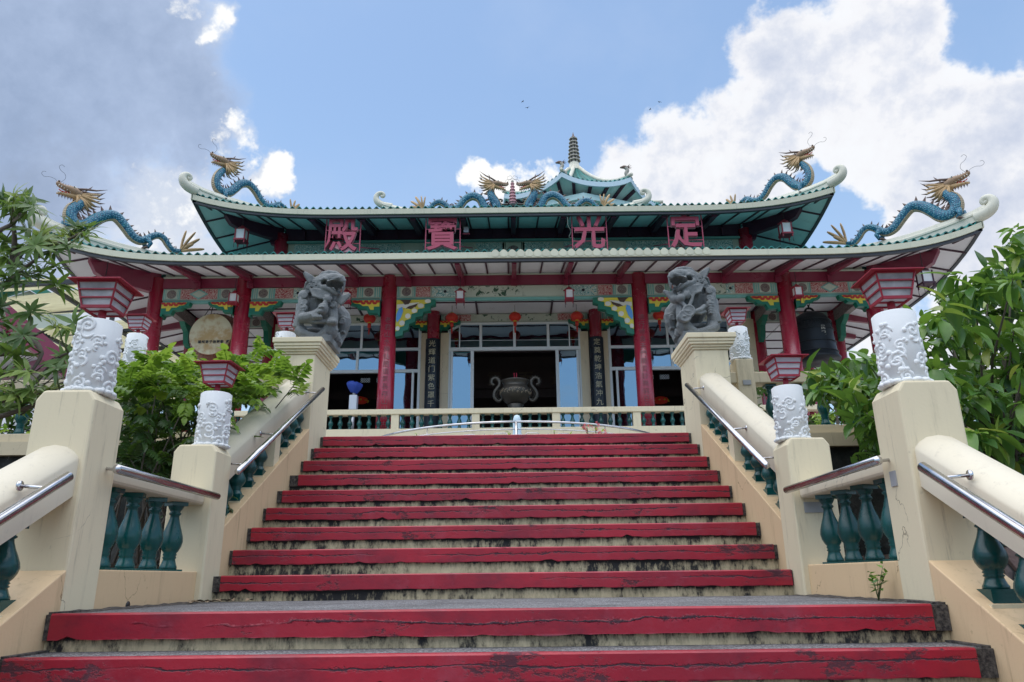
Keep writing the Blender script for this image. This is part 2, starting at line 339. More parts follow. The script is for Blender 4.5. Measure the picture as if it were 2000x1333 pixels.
    t.col(c); t.bump(t.math('ADD', t.noise(38, 6, .7, dist=1.2), t.math('MULTIPLY', t.noise(13, 4, .6, dist=2.0), .4)), .6, .010); M['lion_stone'] = t.m
    # dragon scales
    t = MT('dragon_scale', .35, coord='Position')
    v = t.voro(17, 'F1', rand=.55); e = t.voro(17, 'DISTANCE_TO_EDGE', rand=.55)
    c = t.mix(t.ramp(v, .15, .55), (.10, .36, .46), (.016, .15, .25)); c = t.mix(t.ramp(e, .07, .015), c, (.006, .04, .09))
    c = t.mix(t.ramp(t.noise(3, 4), .55, .75, 0, .5), c, (.02, .26, .30)); t.col(c); t.bump(t.ramp(v, .6, 0), .8, .03); M['dragon_scale'] = t.m
    # corrugated canopy underside handled by geometry; frosted lamp panel
    t = MT('lamp_glass', .35); t.col(t.mix(t.ramp(t.noise(6, 5, .6), .35, .75), (.93, .94, .97), (.78, .80, .85)))
    tb = N(t.nt, 'ShaderNodeBsdfTranslucent'); tb.inputs[0].default_value = (.95, .95, 1, 1); ms = N(t.nt, 'ShaderNodeMixShader'); ms.inputs[0].default_value = .62; L(t.nt, t.b.outputs[0], ms.inputs[1]); L(t.nt, tb.outputs[0], ms.inputs[2]); L(t.nt, ms.outputs[0], t.nt.nodes['Material Output'].inputs[0]); M['lamp_glass'] = t.m
    t = MT('lamp_glass_old', .45); t.col(t.mix(t.ramp(t.noise(6, 5, .6), .35, .7), (.66, .66, .68), (.36, .36, .38)))
    t.b.inputs['Transmission Weight'].default_value = .25; M['lamp_glass_old'] = t.m
    # tinted reflective window glass
    m = bpy.data.materials.new('window_glass'); m.use_nodes = True; nt = m.node_tree; nt.nodes.clear()
    o = N(nt, 'ShaderNodeOutputMaterial'); mx = N(nt, 'ShaderNodeMixShader'); tr = N(nt, 'ShaderNodeBsdfTransparent'); gl = N(nt, 'ShaderNodeBsdfGlossy')
    tr.inputs[0].default_value = (.22, .25, .28, 1); gl.inputs[0].default_value = (.50, .74, .92, 1); gl.inputs['Roughness'].default_value = .015
    fr = N(nt, 'ShaderNodeFresnel'); fr.inputs[0].default_value = 1.5
    ma = N(nt, 'ShaderNodeMath', operation='ADD'); ma.inputs[1].default_value = .42; L(nt, fr.outputs[0], ma.inputs[0])
    L(nt, ma.outputs[0], mx.inputs[0]); gp = N(nt, 'ShaderNodeNewGeometry'); gn = N(nt, 'ShaderNodeTexNoise'); gn.inputs['Scale'].default_value = .9; L(nt, gp.outputs['Position'], gn.inputs['Vector']); gb = N(nt, 'ShaderNodeBump'); gb.inputs['Strength'].default_value = .25; gb.inputs['Distance'].default_value = .06; L(nt, gn.outputs['Fac'], gb.inputs['Height']); L(nt, gb.outputs[0], gl.inputs['Normal']); L(nt, tr.outputs[0], mx.inputs[1]); L(nt, gl.outputs[0], mx.inputs[2]); L(nt, mx.outputs[0], o.inputs[0]); M['window_glass'] = m
    # drum skin
    t = MT('drum_skin', .6); t.col(t.mix(t.ramp(t.noise(2.6, 5, .6), .4, .62), (.80, .72, .50), (.60, .40, .18))); M['drum_skin'] = t.m
    # leaves: colour per object
    def leafm(name, stops, trans=.35, rough=.38):
        t = MT(name, rough); oi = N(t.nt, 'ShaderNodeObjectInfo'); at_ = N(t.nt, 'ShaderNodeAttribute', attribute_name='tone')
        r = t.math('FRACT', t.math('ADD', oi.outputs['Random'], at_.outputs['Fac']))
        n = N(t.nt, 'ShaderNodeValToRGB'); e = n.color_ramp.elements
        while len(e) < len(stops): e.new(.5)
        for i, (p, c) in enumerate(stops): e[i].position = p; e[i].color = (*c, 1)
        L(t.nt, r, n.inputs[0]); t.col(t.mix(t.ramp(t.noise(9, 4), .35, .75, 0, .5), n.outputs[0], tuple(x * .6 for x in stops[0][1])))
        tb = N(t.nt, 'ShaderNodeBsdfTranslucent'); tb2 = t.mix(.5, n.outputs[0], (.20, .34, .03)); L(t.nt, tb2, tb.inputs[0])
        ms = N(t.nt, 'ShaderNodeMixShader'); ms.inputs[0].default_value = trans
        L(t.nt, t.b.outputs[0], ms.inputs[1]); L(t.nt, tb.outputs[0], ms.inputs[2]); L(t.nt, ms.outputs[0], t.nt.nodes['Material Output'].inputs[0])
        M[name] = t.m
    leafm('leaf_big', [(0, (.045, .13, .035)), (.4, (.085, .21, .045)), (.7, (.16, .32, .06)), (.9, (.25, .42, .07)), (1, (.42, .44, .09))], .35, .30)
    leafm('leaf_bush', [(0, (.08, .18, .025)), (.35, (.18, .33, .04)), (.7, (.32, .49, .06)), (1, (.46, .58, .10))], .45)
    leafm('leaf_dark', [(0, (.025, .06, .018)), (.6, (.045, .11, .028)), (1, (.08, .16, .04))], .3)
    leafm('leaf_narrow', [(0, (.08, .15, .05)), (.5, (.15, .25, .07)), (.85, (.26, .36, .09)), (1, (.42, .46, .12))])
    # scroll work on pink / teal
    def scroll(name, base, line, scale):
        t = MT(name, .55, coord='Position'); n = t.noise(scale, 2, .5, dist=1.8)
        f = t.math('ABSOLUTE', t.math('SUBTRACT', t.math('FRACT', t.math('MULTIPLY', n, 9.0)), .5))
        t.col(t.mix(t.ramp(f, .2, .28), line, base)); M[name] = t.m
    scroll('scroll_red', (.55, .40, .36), (.34, .035, .045), 4.5)
    scroll('scroll_teal', (.62, .70, .65), (.08, .28, .28), 5.0)
    scroll('scroll_brown', (.28, .25, .22), (.10, .06, .07), 9)
    t = MT('floral_panel', .55); n = t.noise(5, 7, .7, dist=.4); f = t.ramp(n, .54, .57); sp2 = t.noise(1.1, 2, .5, t.map((1, 1, 1), (3.3, 0, 0)))
    t.col(t.mix(t.math('MULTIPLY', f, t.ramp(sp2, .40, .52)), (.52, .57, .48), (.03, .09, .05))); M['floral_panel'] = t.m
    t = MT('canopy_sheet', .5); cc = t.mix(t.ramp(t.noise(1.2, 6, .65, t.map((1, 6, 1))), .35, .7), (.78, .76, .60), (.56, .53, .40)); t.col(cc)
    tb = N(t.nt, 'ShaderNodeBsdfTranslucent'); L(t.nt, t.mix(.5, cc, (.95, .94, .80)), tb.inputs[0]); ms = N(t.nt, 'ShaderNodeMixShader'); ms.inputs[0].default_value = .75
    L(t.nt, t.b.outputs[0], ms.inputs[1]); L(t.nt, tb.outputs[0], ms.inputs[2]); L(t.nt, ms.outputs[0], t.nt.nodes['Material Output'].inputs[0]); M['canopy_sheet'] = t.m
    t = MT('lit_red', .5); t.col((.6, .03, .02)); t.b.inputs['Emission Color'].default_value = (1, .10, .04, 1); t.b.inputs['Emission Strength'].default_value = .012; M['lit_red'] = t.m
special_mats()

# ------------------------------------------------------------------ mesh helpers
class MB:
    def __init__(s): s.v = []; s.f = []; s.sm = []
    def add(s, vs, fs, smooth=False):
        o = len(s.v); s.v += [tuple(p) for p in vs]; s.f += [tuple(i + o for i in f) for f in fs]; s.sm += [smooth] * len(fs); return s
    def box(s, x0, x1, y0, y1, z0, z1):
        x0, x1 = min(x0, x1), max(x0, x1); y0, y1 = min(y0, y1), max(y0, y1); z0, z1 = min(z0, z1), max(z0, z1)
        vs = [(x, y, z) for z in (z0, z1) for y in (y0, y1) for x in (x0, x1)]
        return s.add(vs, [(0, 2, 3, 1), (4, 5, 7, 6), (0, 1, 5, 4), (2, 6, 7, 3), (0, 4, 6, 2), (1, 3, 7, 5)])
    def bar(s, a, b, w, h, up=(0, 0, 1)):
        """rectangular bar from a to b: w across, h along 'up'"""
        a, b = Vector(a), Vector(b); d = (b - a).normalized(); sd_ = d.cross(Vector(up))
        if sd_.length < 1e-6: sd_ = Vector((1, 0, 0))
        sd_.normalize(); u = sd_.cross(d).normalized()
        vs = [p + sd_ * (i * w / 2) + u * (j * h / 2) for p in (a, b) for (i, j) in ((-1, -1), (1, -1), (1, 1), (-1, 1))]
        return s.add(vs, [(3, 2, 1, 0), (4, 5, 6, 7), (0, 1, 5, 4), (1, 2, 6, 5), (2, 3, 7, 6), (3, 0, 4, 7)])
    def quad(s, a, b, c, d): return s.add([a, b, c, d], [(0, 1, 2, 3)])
    def tube(s, pts, rad, n=8, smooth=True, flat=1.0, caps=True):
        pts = [Vector(p) for p in pts]; k = len(pts)
        if isinstance(rad, (int, float)): rad = [rad] * k
        t0 = (pts[1] - pts[0]).normalized(); ref = Vector((0, 0, 1)) if abs(t0.z) < .9 else Vector((0, 1, 0))
        u = t0.cross(ref).normalized(); vs = []; fs = []
        for i, p in enumerate(pts):
            t = (pts[min(i + 1, k - 1)] - pts[max(i - 1, 0)]).normalized()
            u = (u - t * u.dot(t)); u = u.normalized() if u.length > 1e-6 else t.orthogonal().normalized()
            w = t.cross(u)
            for j in range(n):
                a = 2 * PI * j / n; vs.append(p + u * (math.cos(a) * rad[i] * flat) + w * (math.sin(a) * rad[i]))
        for i in range(k - 1):
            for j in range(n):
                j2 = (j + 1) % n; fs.append((i * n + j, i * n + j2, (i + 1) * n + j2, (i + 1) * n + j))
        if caps: fs.append(tuple(range(n))[::-1]); fs.append(tuple((k - 1) * n + j for j in range(n)))
        return s.add(vs, fs, smooth)
    def lathe(s, prof, n=20, c=(0, 0, 0), smooth=True, square=None):
        """prof: (r, z) pairs; around the vertical axis through c"""
        vs = []; fs = []
        for (r, z) in prof:
            for j in range(n):
                a = 2 * PI * j / n; vs.append((c[0] + r * math.cos(a), c[1] + r * math.sin(a), c[2] + z))
        k = len(prof)
        for i in range(k - 1):
            for j in range(n):
                j2 = (j + 1) % n; fs.append((i * n + j, i * n + j2, (i + 1) * n + j2, (i + 1) * n + j))
        fs.append(tuple(range(n))[::-1]); fs.append(tuple((k - 1) * n + j for j in range(n)))
        return s.add(vs, fs, smooth)
    def prism(s, poly, y0, y1, plane='xz', smooth=False):
        """extrude a 2-D outline; plane 'xz' extrudes along y, 'yz' along x, 'xy' along z"""
        def P(a, b, c): return {'xz': (a, c, b), 'yz': (c, a, b), 'xy': (a, b, c)}[plane]
        n = len(poly); vs = [P(a, b, y0) for a, b in poly] + [P(a, b, y1) for a, b in poly]
        fs = [tuple(range(n)), tuple(range(n, 2 * n))[::-1]] + [(i, i + n, (i + 1) % n + n, (i + 1) % n) for i in range(n)]
        return s.add(vs, fs, smooth)
    def ball(s, c, r, n=10, m=7, rot=None):
        r = (r, r, r) if isinstance(r, (int, float)) else r; vs = []; fs = []
        for i in range(m + 1):
            th = PI * i / m
            for j in range(n):
                a = 2 * PI * j / n; p = Vector((r[0] * math.sin(th) * math.cos(a), r[1] * math.sin(th) * math.sin(a), r[2] * math.cos(th)))
                if rot: p = rot @ p
                vs.append((c[0] + p.x, c[1] + p.y, c[2] + p.z))
        for i in range(m):
            for j in range(n):
                j2 = (j + 1) % n; fs.append((i * n + j, (i + 1) * n + j, (i + 1) * n + j2, i * n + j2))
        return s.add(vs, fs, True)
    def sheet(s, rows, smooth=True):
        """grid of points -> faces"""
        n = len(rows[0]); vs = [p for r in rows for p in r]; fs = []
        for i in range(len(rows) - 1):
            for j in range(n - 1): fs.append((i * n + j, i * n + j + 1, (i + 1) * n + j + 1, (i + 1) * n + j))
        return s.add(vs, fs, smooth)
    def slab(s, rows, off, smooth=False):
        """closed slab from a grid, thickened by vector off"""
        n = len(rows[0]); k = len(rows); off = Vector(off); b = [[Vector(p) + off for p in r] for r in rows]
        s.sheet(rows, smooth); s.sheet([r[::-1] for r in b], smooth)
        def edge(p, q):
            vs = list(p) + list(q); m = len(p); s.add(vs, [(i, i + m, i + m + 1, i + 1) for i in range(m - 1)], smooth)
        edge(rows[0], b[0]); edge(rows[-1][::-1], b[-1][::-1]); edge([r[0] for r in rows][::-1], [r[0] for r in b][::-1]); edge([r[-1] for r in rows], [r[-1] for r in b])
        return s
    def mesh(s, name, mat):
        me = bpy.data.meshes.new(name); me.from_pydata(s.v, [], s.f); me.update()
        if mat: me.materials.append(M[mat] if isinstance(mat, str) else mat)
        me.polygons.foreach_set('use_smooth', s.sm)
        bm = bmesh.new(); bm.from_mesh(me); bmesh.ops.recalc_face_normals(bm, faces=bm.faces); bm.to_mesh(me); bm.free()
        return me
    def build(s, name, mat, parent=None, loc=None, bevel=0, **tags):
        o = bpy.data.objects.new(name, s.mesh(name, mat)); COL.objects.link(o)
        if parent is not None:
            o.parent = parent
            if parent.name in WORLD and loc is None: o.location = -parent.location
        if loc is not None: o.location = loc
        if bevel:
            b = o.modifiers.new('bevel', 'BEVEL'); b.width = bevel; b.segments = 2; b.limit_method = 'ANGLE'; b.angle_limit = R(40); b.harden_normals = False
        for k, v in tags.items(): o[k] = v
        return o
def inst(name, me, parent=None, loc=(0, 0, 0), rot=(0, 0, 0), scale=(1, 1, 1), **tags):
    o = bpy.data.objects.new(name, me); COL.objects.link(o)
    o.location = loc; o.rotation_euler = rot; o.scale = scale
    if parent is not None:
        o.parent = parent
        if parent.name in WORLD: o.location = Vector(loc) - parent.location
    for k, v in tags.items(): o[k] = v
    return o
def tag(o, label=None, cat=None, group=None, kind=None):
    if label: o['label'] = label
    if cat: o['category'] = cat
    if group: o['group'] = group
    if kind: o['kind'] = kind
    return o
WORLD = set()       # empties whose children are written in world coordinates
def empty(name, loc=(0, 0, 0), rz=0, w=False, **kw):
    o = bpy.data.objects.new(name, None)
    if w: WORLD.add(o.name)
    COL.objects.link(o); o.location = loc; o.rotation_euler = (0, 0, rz); o.empty_display_size = .1
    return tag(o, **kw)
KIDS = {}
def kids(o): return [c for c in bpy.data.objects if c.parent == o]
def copy_tree(o, parent=None, loc=None, rz=None, scale=None, label=None, _k=None):
    if _k is None:
        _k = {}
        for c in COL.objects:
            if c.parent: _k.setdefault(c.parent.name, []).append(c)
    c = o.copy(); COL.objects.link(c); c.parent = parent if parent else (o.parent if False else None)
    if parent: c.matrix_parent_inverse = o.matrix_parent_inverse
    for ch in _k.get(o.name, []): copy_tree(ch, c, _k=_k)
    if loc is not None: c.location = loc
    if rz is not None: c.rotation_euler = (0, 0, rz)
    if scale is not None: c.scale = scale
    if label: c['label'] = label
    return c
def text_mesh(s_, size, mat, extrude=.01, offset=0.0, name='letter', bevel=0):
    cu = bpy.data.curves.new('t', 'FONT'); cu.body = s_; cu.size = size; cu.extrude = extrude; cu.offset = offset
    cu.align_x = 'CENTER'; cu.align_y = 'CENTER'; cu.resolution_u = 2; cu.bevel_depth = bevel
    ob = bpy.data.objects.new('t', cu); COL.objects.link(ob)
    dg = bpy.context.evaluated_depsgraph_get(); me = bpy.data.meshes.new_from_object(ob.evaluated_get(dg), depsgraph=dg)
    bpy.data.objects.remove(ob); bpy.data.curves.remove(cu)
    me.name = name; me.materials.clear(); me.materials.append(M[mat]); return me
def letter(ch, size, mat, parent, loc, rot=(PI / 2, 0, 0), **kw):
    tags = kw.pop('tags', {}); nm = kw.pop('oname', 'letter')
    return inst(nm, text_mesh(ch, size, mat, **kw), parent, loc, rot, **tags)
def spline(pts, n):
    """Catmull-Rom through tuples of any length"""
    out = []; k = len(pts)
    for i in range(k - 1):
        p0, p1, p2, p3 = pts[max(i - 1, 0)], pts[i], pts[i + 1], pts[min(i + 2, k - 1)]
        for j in range(n):
            t = j / n
            out.append(tuple(.5 * (2 * b + (c - a) * t + (2 * a - 5 * b + 4 * c - d) * t * t + (3 * b - a - 3 * c + d) * t ** 3) for a, b, c, d in zip(p0, p1, p2, p3)))
    out.append(tuple(pts[-1])); return out
# ================================================================== STAIRCASE
XC = -.08; HW = 2.0
UP0, UT, UR, UZ = 5.25, .328, .1795, .034         # first upper nosing: Y, tread, riser, top z
LY, LZ, LT, LR = 3.465, -.13, .276, .157          # landing edge and lower flight
SLU = UR / UT; SLL = .545
PLZ = UZ + 8 * UR                                  # plaza level 1.454
def nose_mb(x0, x1, y, ztop, h, seed, n=90):
    r = random.Random(seed); mb = MB(); rows = []
    wob = [r.uniform(-1, 1) for _ in range(n + 1)]
    sm = [sum(wob[max(0, i - 3):i + 4]) / 7 for i in range(n + 1)]
    prof_rows = [[] for _ in range(5)]
    for i in range(n + 1):
        x = x0 + (x1 - x0) * i / n
        dz = sm[i] * .010 + (r.uniform(-.003, .003)); chip = -abs(r.gauss(0, .002))
        if r.random() < .03: dz += r.uniform(.006, .018)
        prof_rows[0].append((x, y + .06, ztop)); prof_rows[1].append((x, y + .006 - chip, ztop + .0005 + sm[i] * .001))
        prof_rows[2].append((x, y + sm[(i * 7) % n] * .0015, ztop - .007)); prof_rows[3].append((x, y - .001, ztop - h + dz)); prof_rows[4].append((x, y + .05, ztop - h + dz))
    mb.sheet(prof_rows, False)
    for i in (0, n): mb.add([prof_rows[k][i] for k in range(5)], [(0, 1, 2, 3, 4)])
    return mb
stair = empty('staircase', (XC, LY, LZ), w=True); tag(stair, 'wide outdoor staircase with red painted nosings and mildewed cream risers', kind='structure')
steps = [(UP0 + UT * k, UZ + UR * k, UR, UT, .100) for k in range(8, -1, -1)] + [(LY - LT * j, LZ - LR * j, LR, LT if j else UP0 - LY, .108) for j in range(0, 11)]
for i, (y, z, rise, tread, nh) in enumerate(steps):
    xa, xb = XC - HW, XC + HW
    el = rnd.choice([.03, .035, .05]) ; er = rnd.choice([.03, .04]) + (.05 if i in (9, 10) else 0)
    if i in (8, 3): el = .085
    nose_mb(xa + el, xb - er, y, z, nh, i).build('nosing', 'step_red', stair)
    MB().box(xa + .002, xa + el, y + .012, y + .06, z - nh - .004, z - .004).build('mildewed_edge', 'mildew', stair)
    MB().box(xb - er, xb - .002, y + .012, y + .06, z - nh - .004, z - .004).build('mildewed_edge', 'mildew', stair)
    zt = z - rise - .03
    MB().box(xa + .002, xb - .002, y + .034, y + .10, zt, z - nh + .02).build('riser', 'riser_mildew', stair)
    y2 = y + tread + .09 if i else y + .60
    MB().box(xa + .002, xb - .002, y + .056, y2, z - .06, z - .0035 if i == 9 else z - .003).build('tread', 'tread_grit', stair)
# drifts of dirt along the foot of the walls on the landing
for s in (-1, 1):
    mb = MB(); n = 26; rows = [[], [], []]; r = random.Random(5 + s)
    for i in range(n + 1):
        y = LY + .06 + (UP0 - LY) * i / n; w = .025 + r.random() * .035
        x = XC + s * (HW - .001)
        rows[0].append((x, y, LZ + .003 + r.random() * .008)); rows[1].append((x - s * w * .5, y, LZ + .003)); rows[2].append((x - s * w, y, LZ - .002))
    mb.sheet(rows).build('dirt_line', 'mildew', stair)
    mb = MB()
    for i in range(9, 12):
        y, z = steps[i][0], steps[i][1]
        mb.box(XC + s * (HW - .035), XC + s * (HW + .0015), y + .03, y + .30, z - .02, z + .006)
    mb.build('dirt_line', 'mildew', stair)

# ------------------------------------------------------------------ balusters
BAL = [(.030, 0), (.052, .0), (.052, .018), (.046, .03), (.040, .05), (.036, .066), (.043, .074), (.036, .084), (.043, .092), (.038, .102), (.050, .118), (.062, .145), (.068, .175), (.064, .205), (.052, .245), (.038, .285), (.029, .320), (.027, .338), (.037, .346), (.037, .354), (.028, .362), (.040, .378), (.048, .395), (.048, .40), (.03, .40)]
def baluster_mesh(name, h, base=.05, top=.03, w=.125, n=18):
    mb = MB(); mb.box(-w / 2, w / 2, -w / 2, w / 2, -base, .012); mb.box(-w * .42, w * .42, -w * .42, w * .42, h - .026, h + top)
    k = (h - .035) / .40
    mb.lathe([(r, .010 + z * k) for r, z in BAL], n); return mb.mesh(name, 'baluster_green')
bal_land = baluster_mesh('baluster', .43, .0, .0)
bal_up = baluster_mesh('baluster', .30, .07, .07, .12)
bal_low = baluster_mesh('baluster', .335, .07, .07)
bal_terr = baluster_mesh('baluster', .48, .0, .0, .14)
bal_far = baluster_mesh('baluster', .345, 0, 0, .12, 10)

def wall_along(y0, y1, f0, f1, x0, x1, n=2):
    """prism between z = f0(y) and z = f1(y)"""
    mb = MB(); P = []
    ys = [y0 + (y1 - y0) * i / n for i in range(n + 1)]
    poly = [(y, f0(y)) for y in ys] + [(y, f1(y)) for y in reversed(ys)]
    return mb.prism(poly, min(x0, x1), max(x0, x1), 'yz')
CAPP = [(0, 0), (0, .02), (0, .175), (.006, .190), (.03, .215), (.07, .238), (.13, .248), (.19, .238), (.23, .215), (.254, .190), (.26, .175), (.26, 0)]
def cap_rail(y0, y1, f, s, off=.03, k=1.0):
    mb = MB(); a = []; b = []
    for (dx, dz) in CAPP:
        x = XC + s * (HW + off + dx * k); a.append((x, y0, f(y0) + dz * k)); b.append((x, y1, f(y1) + dz * k))
    n = len(CAPP)
    mb.sheet([a, b], True); mb.add(a, [tuple(range(n))]); mb.add(b, [tuple(range(n))[::-1]])
    mb.add([a[0], a[-1], b[-1], b[0]], [(0, 1, 2, 3)]); return mb
def pillar(name, y0, y1, z0, z1, s, label, w=.30, inb=0.0):
    xa, xb = XC + s * (HW - inb), XC + s * (HW - inb + w)
    mb = MB(); c = .035; ch = .05
    # body with chipped-off upper front corners, as the cast posts have
    x0, x1 = min(xa, xb), max(xa, xb)
    poly = [(x0, z0), (x1, z0), (x1, z1 - ch), (x1 - c, z1), (x0 + c, z1), (x0, z1 - ch)]
    mb.prism(poly, y0, y1, 'xz')
    return mb.build(name, 'cream_paint', None, bevel=.012, label=label, category='pillar', group='cream stair pillars')
nl = lambda y: UZ + (y - UP0) * SLU            # upper nosing line
ll = lambda y: LZ + (y - LY) * SLL
def side_name(s): return 'left' if s < 0 else 'right'
def handrail(pts, brk, s, label):
    mb = MB(); root = empty('handrail', pts[0]); WORLD.add(root.name); tag(root, label, 'handrail', 'steel handrails beside the stairs')
    a, b = Vector(pts[0]), Vector(pts[-1]); d = (b - a).normalized()
    mb.tube([a - d * .014, a - d * .008, a, b, b + d * .008, b + d * .014], [.010, .019, .0235, .0235, .019, .010], 18)
    mb.build('rail_tube', 'steel', root)
    for t in brk:
        p = a.lerp(b, t); q = Vector((XC + s * (HW + (.03 if True else 0)), p.y, p.z + .012)); m2 = MB()
        m2.tube([p, Vector((p.x + s * .04, p.y, p.z + .004)), q], .008, 10); m2.build('bracket', 'steel', root)
        m3 = MB(); m3.tube([q - Vector((s * .006, 0, 0)), q + Vector((s * .002, 0, 0))], .022, 14); m3.build('flange', 'steel', root)
    return root
for s in (-1, 1):
    sn = side_name(s)
    # ---- lower flight
    lo = empty('lower_balustrade', (XC + s * 2.1, 3.58, -.13), w=True)
    tag(lo, f'{"left" if s<0 else "right"} lower stair balustrade with thick rounded cap and green balusters, nearest the viewer', 'balustrade', 'cream balustrades along the stairs')
    yb = .45
    wall_along(yb, 3.58, lambda y: ll(y) - 1.6, lambda y: ll(y) + .125, XC + s * HW, XC + s * (HW + .27)).build('stringer', 'peach_paint', lo, bevel=.006)
    cap_rail(yb, 3.582, lambda y: ll(y) + .462, s).build('cap_rail', 'pale_cap', lo)
    for k in range(10):
        y = 3.33 - k * .235 - .02
        inst('baluster', bal_low, lo, (XC + s * (HW + .125), y, ll(y) + .135))
        MB().box(XC + s * (HW + .035), XC + s * (HW + .24), y - .095, y + .095, ll(y) + .02, ll(y) + .088).build('ledge_block', 'cream_paint', lo)
    zc = ll(3.30) + .57 + .0
    hx = XC + s * (HW - .10)
    handrail([(hx, 3.30, .45), (hx, .62, .45 - 2.68 * SLL)], (.045, .5), s, f'steel handrail of the lower flight on the {sn}, running out of the picture')
    # ---- big pillar
    pillar('stair_pillar', 3.58, 3.87, -.16, .92, s, f'tall cream pillar at the front {sn} of the landing')
    # ---- landing balustrade
    la = empty('landing_balustrade', (XC + s * 2.1, 3.87, LZ), w=True)
    tag(la, f'short level balustrade with four green balusters on the {sn} of the landing', 'balustrade', 'cream balustrades along the stairs')
    MB().box(XC + s * (HW + .012), XC + s * (HW + .24), 3.87, 5.085, -.6, .061).build('base_wall', 'peach_paint', la, bevel=.006)
    MB().box(XC + s * (HW + .015), XC + s * (HW + .24), 3.87, 5.085, .49, .60).build('top_rail', 'pale_cap', la, bevel=.018)
    for k in range(4): inst('baluster', bal_land, la, (XC + s * (HW + .115), 4.07 + k * .27 + rnd.uniform(-.008, .008), .061), rot=(rnd.uniform(-.015, .015), rnd.uniform(-.015, .015), .3 * k))
    handrail([(XC + s * (HW - .075), 3.74, .545), (XC + s * (HW - .075), 5.06, .545)], (.03, .90), s, f'short steel handrail of the landing on the {sn} between the two cream pillars')
    if s < 0:
        mb = MB(); mb.tube([(XC - HW - .02, 4.22, LZ + .010), (XC - HW - .009, 4.22, LZ + .010)], .022, 12); mb.build('drain_hole', 'black_ink', la)
    # ---- small pillar
    pillar('stair_pillar', 5.08, 5.37, -.16, .905, s, f'shorter cream pillar on the {sn} at the foot of the upper flight', .30, .03)
    # ---- upper flight
    up = empty('upper_balustrade', (XC + s * 2.1, 5.275, LZ), w=True)
    tag(up, f'sloping balustrade on the {sn} of the upper flight, rising to the lion pedestal', 'balustrade', 'cream balustrades along the stairs')
    wall_along(5.275, 7.45, lambda y: nl(y) - 1.4, lambda y: nl(y) + .235, XC + s * HW, XC + s * (HW + .24)).build('stringer', 'peach_paint', up, bevel=.006)
    cap_rail(5.275, 7.452, lambda y: nl(y) + .535, s).build('cap_rail', 'pale_cap', up)
    wall_along(6.50, 6.64, lambda y: nl(y) + .236, lambda y: nl(y) + .54, XC + s * (HW + .03), XC + s * (HW + .2)).build('post', 'cream_paint', up)
    for y in (5.42, 5.66, 5.90, 6.14, 6.37, 6.78, 7.0, 7.2, 7.38):
        inst('baluster', bal_up, up, (XC + s * (HW + .115), y, nl(y) + .242))
        MB().box(XC + s * (HW + .04), XC + s * (HW + .22), y - .085, y + .085, nl(y) + .12, nl(y) + .20).build('ledge_block', 'cream_paint', up)
    handrail([(hx, 5.32, .745), (hx, 7.47, .745 + 2.15 * .535)], (.06, .36, .93), s, f'long steel handrail up the {sn} side of the upper flight')
    # ---- lion pedestal
    pe = empty('lion_pedestal', (XC + s * (HW + .175), 7.8, -.2), w=True)
    tag(pe, f'tall cream pedestal with moulded cap under the stone lion on the {sn}', 'pedestal', 'pedestals of the two lions')
    x0, x1 = XC + s * HW, XC + s * (HW + .36); y0, y1 = 7.45, 8.12
    def bx(d, z0, z1): return MB().box(min(x0, x1) - d, max(x0, x1) + d, y0 - d, y1 + d, z0, z1)
    bx(0, -.3, 2.272).build('shaft', 'cream_paint', pe, bevel=.01)
    for k, (d, z0, z1) in enumerate([(.016, 2.272, 2.296), (.034, 2.296, 2.322), (.055, 2.322, 2.350), (.066, 2.350, 2.385), (.080, 2.385, 2.44)]):
        bx(d, z0, z1).build('moulding', 'cream_paint', pe, bevel=.006)
# junction box plates left in the pillars
def plate(loc, size, normal, label):
    o = MB().box(-size[0] / 2, size[0] / 2, -.004, .004, -size[1] / 2, size[1] / 2).build('socket_plate', 'grey_plate', None, loc=loc, label=label, category='socket plate', group='grey wall plates')
    o.rotation_euler = (0, 0, normal); return o
plate((XC + HW - .003, 3.76, .455), (.055, .075), PI / 2, 'small grey plate set in the inner face of the tall right pillar')
plate((XC + HW + .11, 5.075, .43), (.15, .07), 0, 'grey cemented patch behind the first baluster of the right landing rail')
# weed and litter
wd = empty('weed', (XC + HW - .07, 3.98, LZ)); tag(wd, 'small green weed growing out of the right edge of the landing', 'weed')
r = random.Random(3)
sm_leaf = MB(); sm_leaf.add([(0, 0, 0), (.012, .010, .004), (.034, 0, 0), (.012, -.010, .004)], [(0, 1, 2), (0, 2, 3)])
sm_leaf_me = sm_leaf.mesh('leaf', 'leaf_big')
for k in range(6):
    a = r.uniform(0, 2 * PI); h = r.uniform(.08, .17); tip = Vector((math.cos(a) * .05, math.sin(a) * .05, h))
    MB().tube([(0, 0, 0), tip * .5 + Vector((0, 0, .02)), tip], [.003, .002, .001], 5).build('stem', 'twig_green', wd)
    for q in range(6):
        t = .35 + q * .13
        inst('leaf', sm_leaf_me, wd, tip * t + Vector((0, 0, .015 * (1 - abs(t - .5)))), (r.uniform(-.7, .7), r.uniform(-.6, .3), r.uniform(0, 6.3)), [r.uniform(.8, 1.4)] * 3)
crl = MB(); crl.sheet([[(-.035, -.012, .004), (0, -.02, .014), (.035, -.01, .006)], [(-.04, 0, 0), (0, 0, .006), (.045, 0, 0)], [(-.03, .012, .008), (0, .02, .018), (.03, .012, .012)]]); crl_me = crl.mesh('dead_leaf', 'dead_leaf')
for k in range(16):
    x = XC - HW + .05 + abs(r.gauss(0, .12)); y = r.uniform(4.75, 5.2)
    inst('dead_leaf', crl_me, None, (x, y, LZ + .004), (0, 0, r.uniform(0, 6)), [r.uniform(.5, 1.1)] * 3, label='dry brown leaf in the left back corner of the landing', category='dead leaf', group='dry leaves in the landing corner')
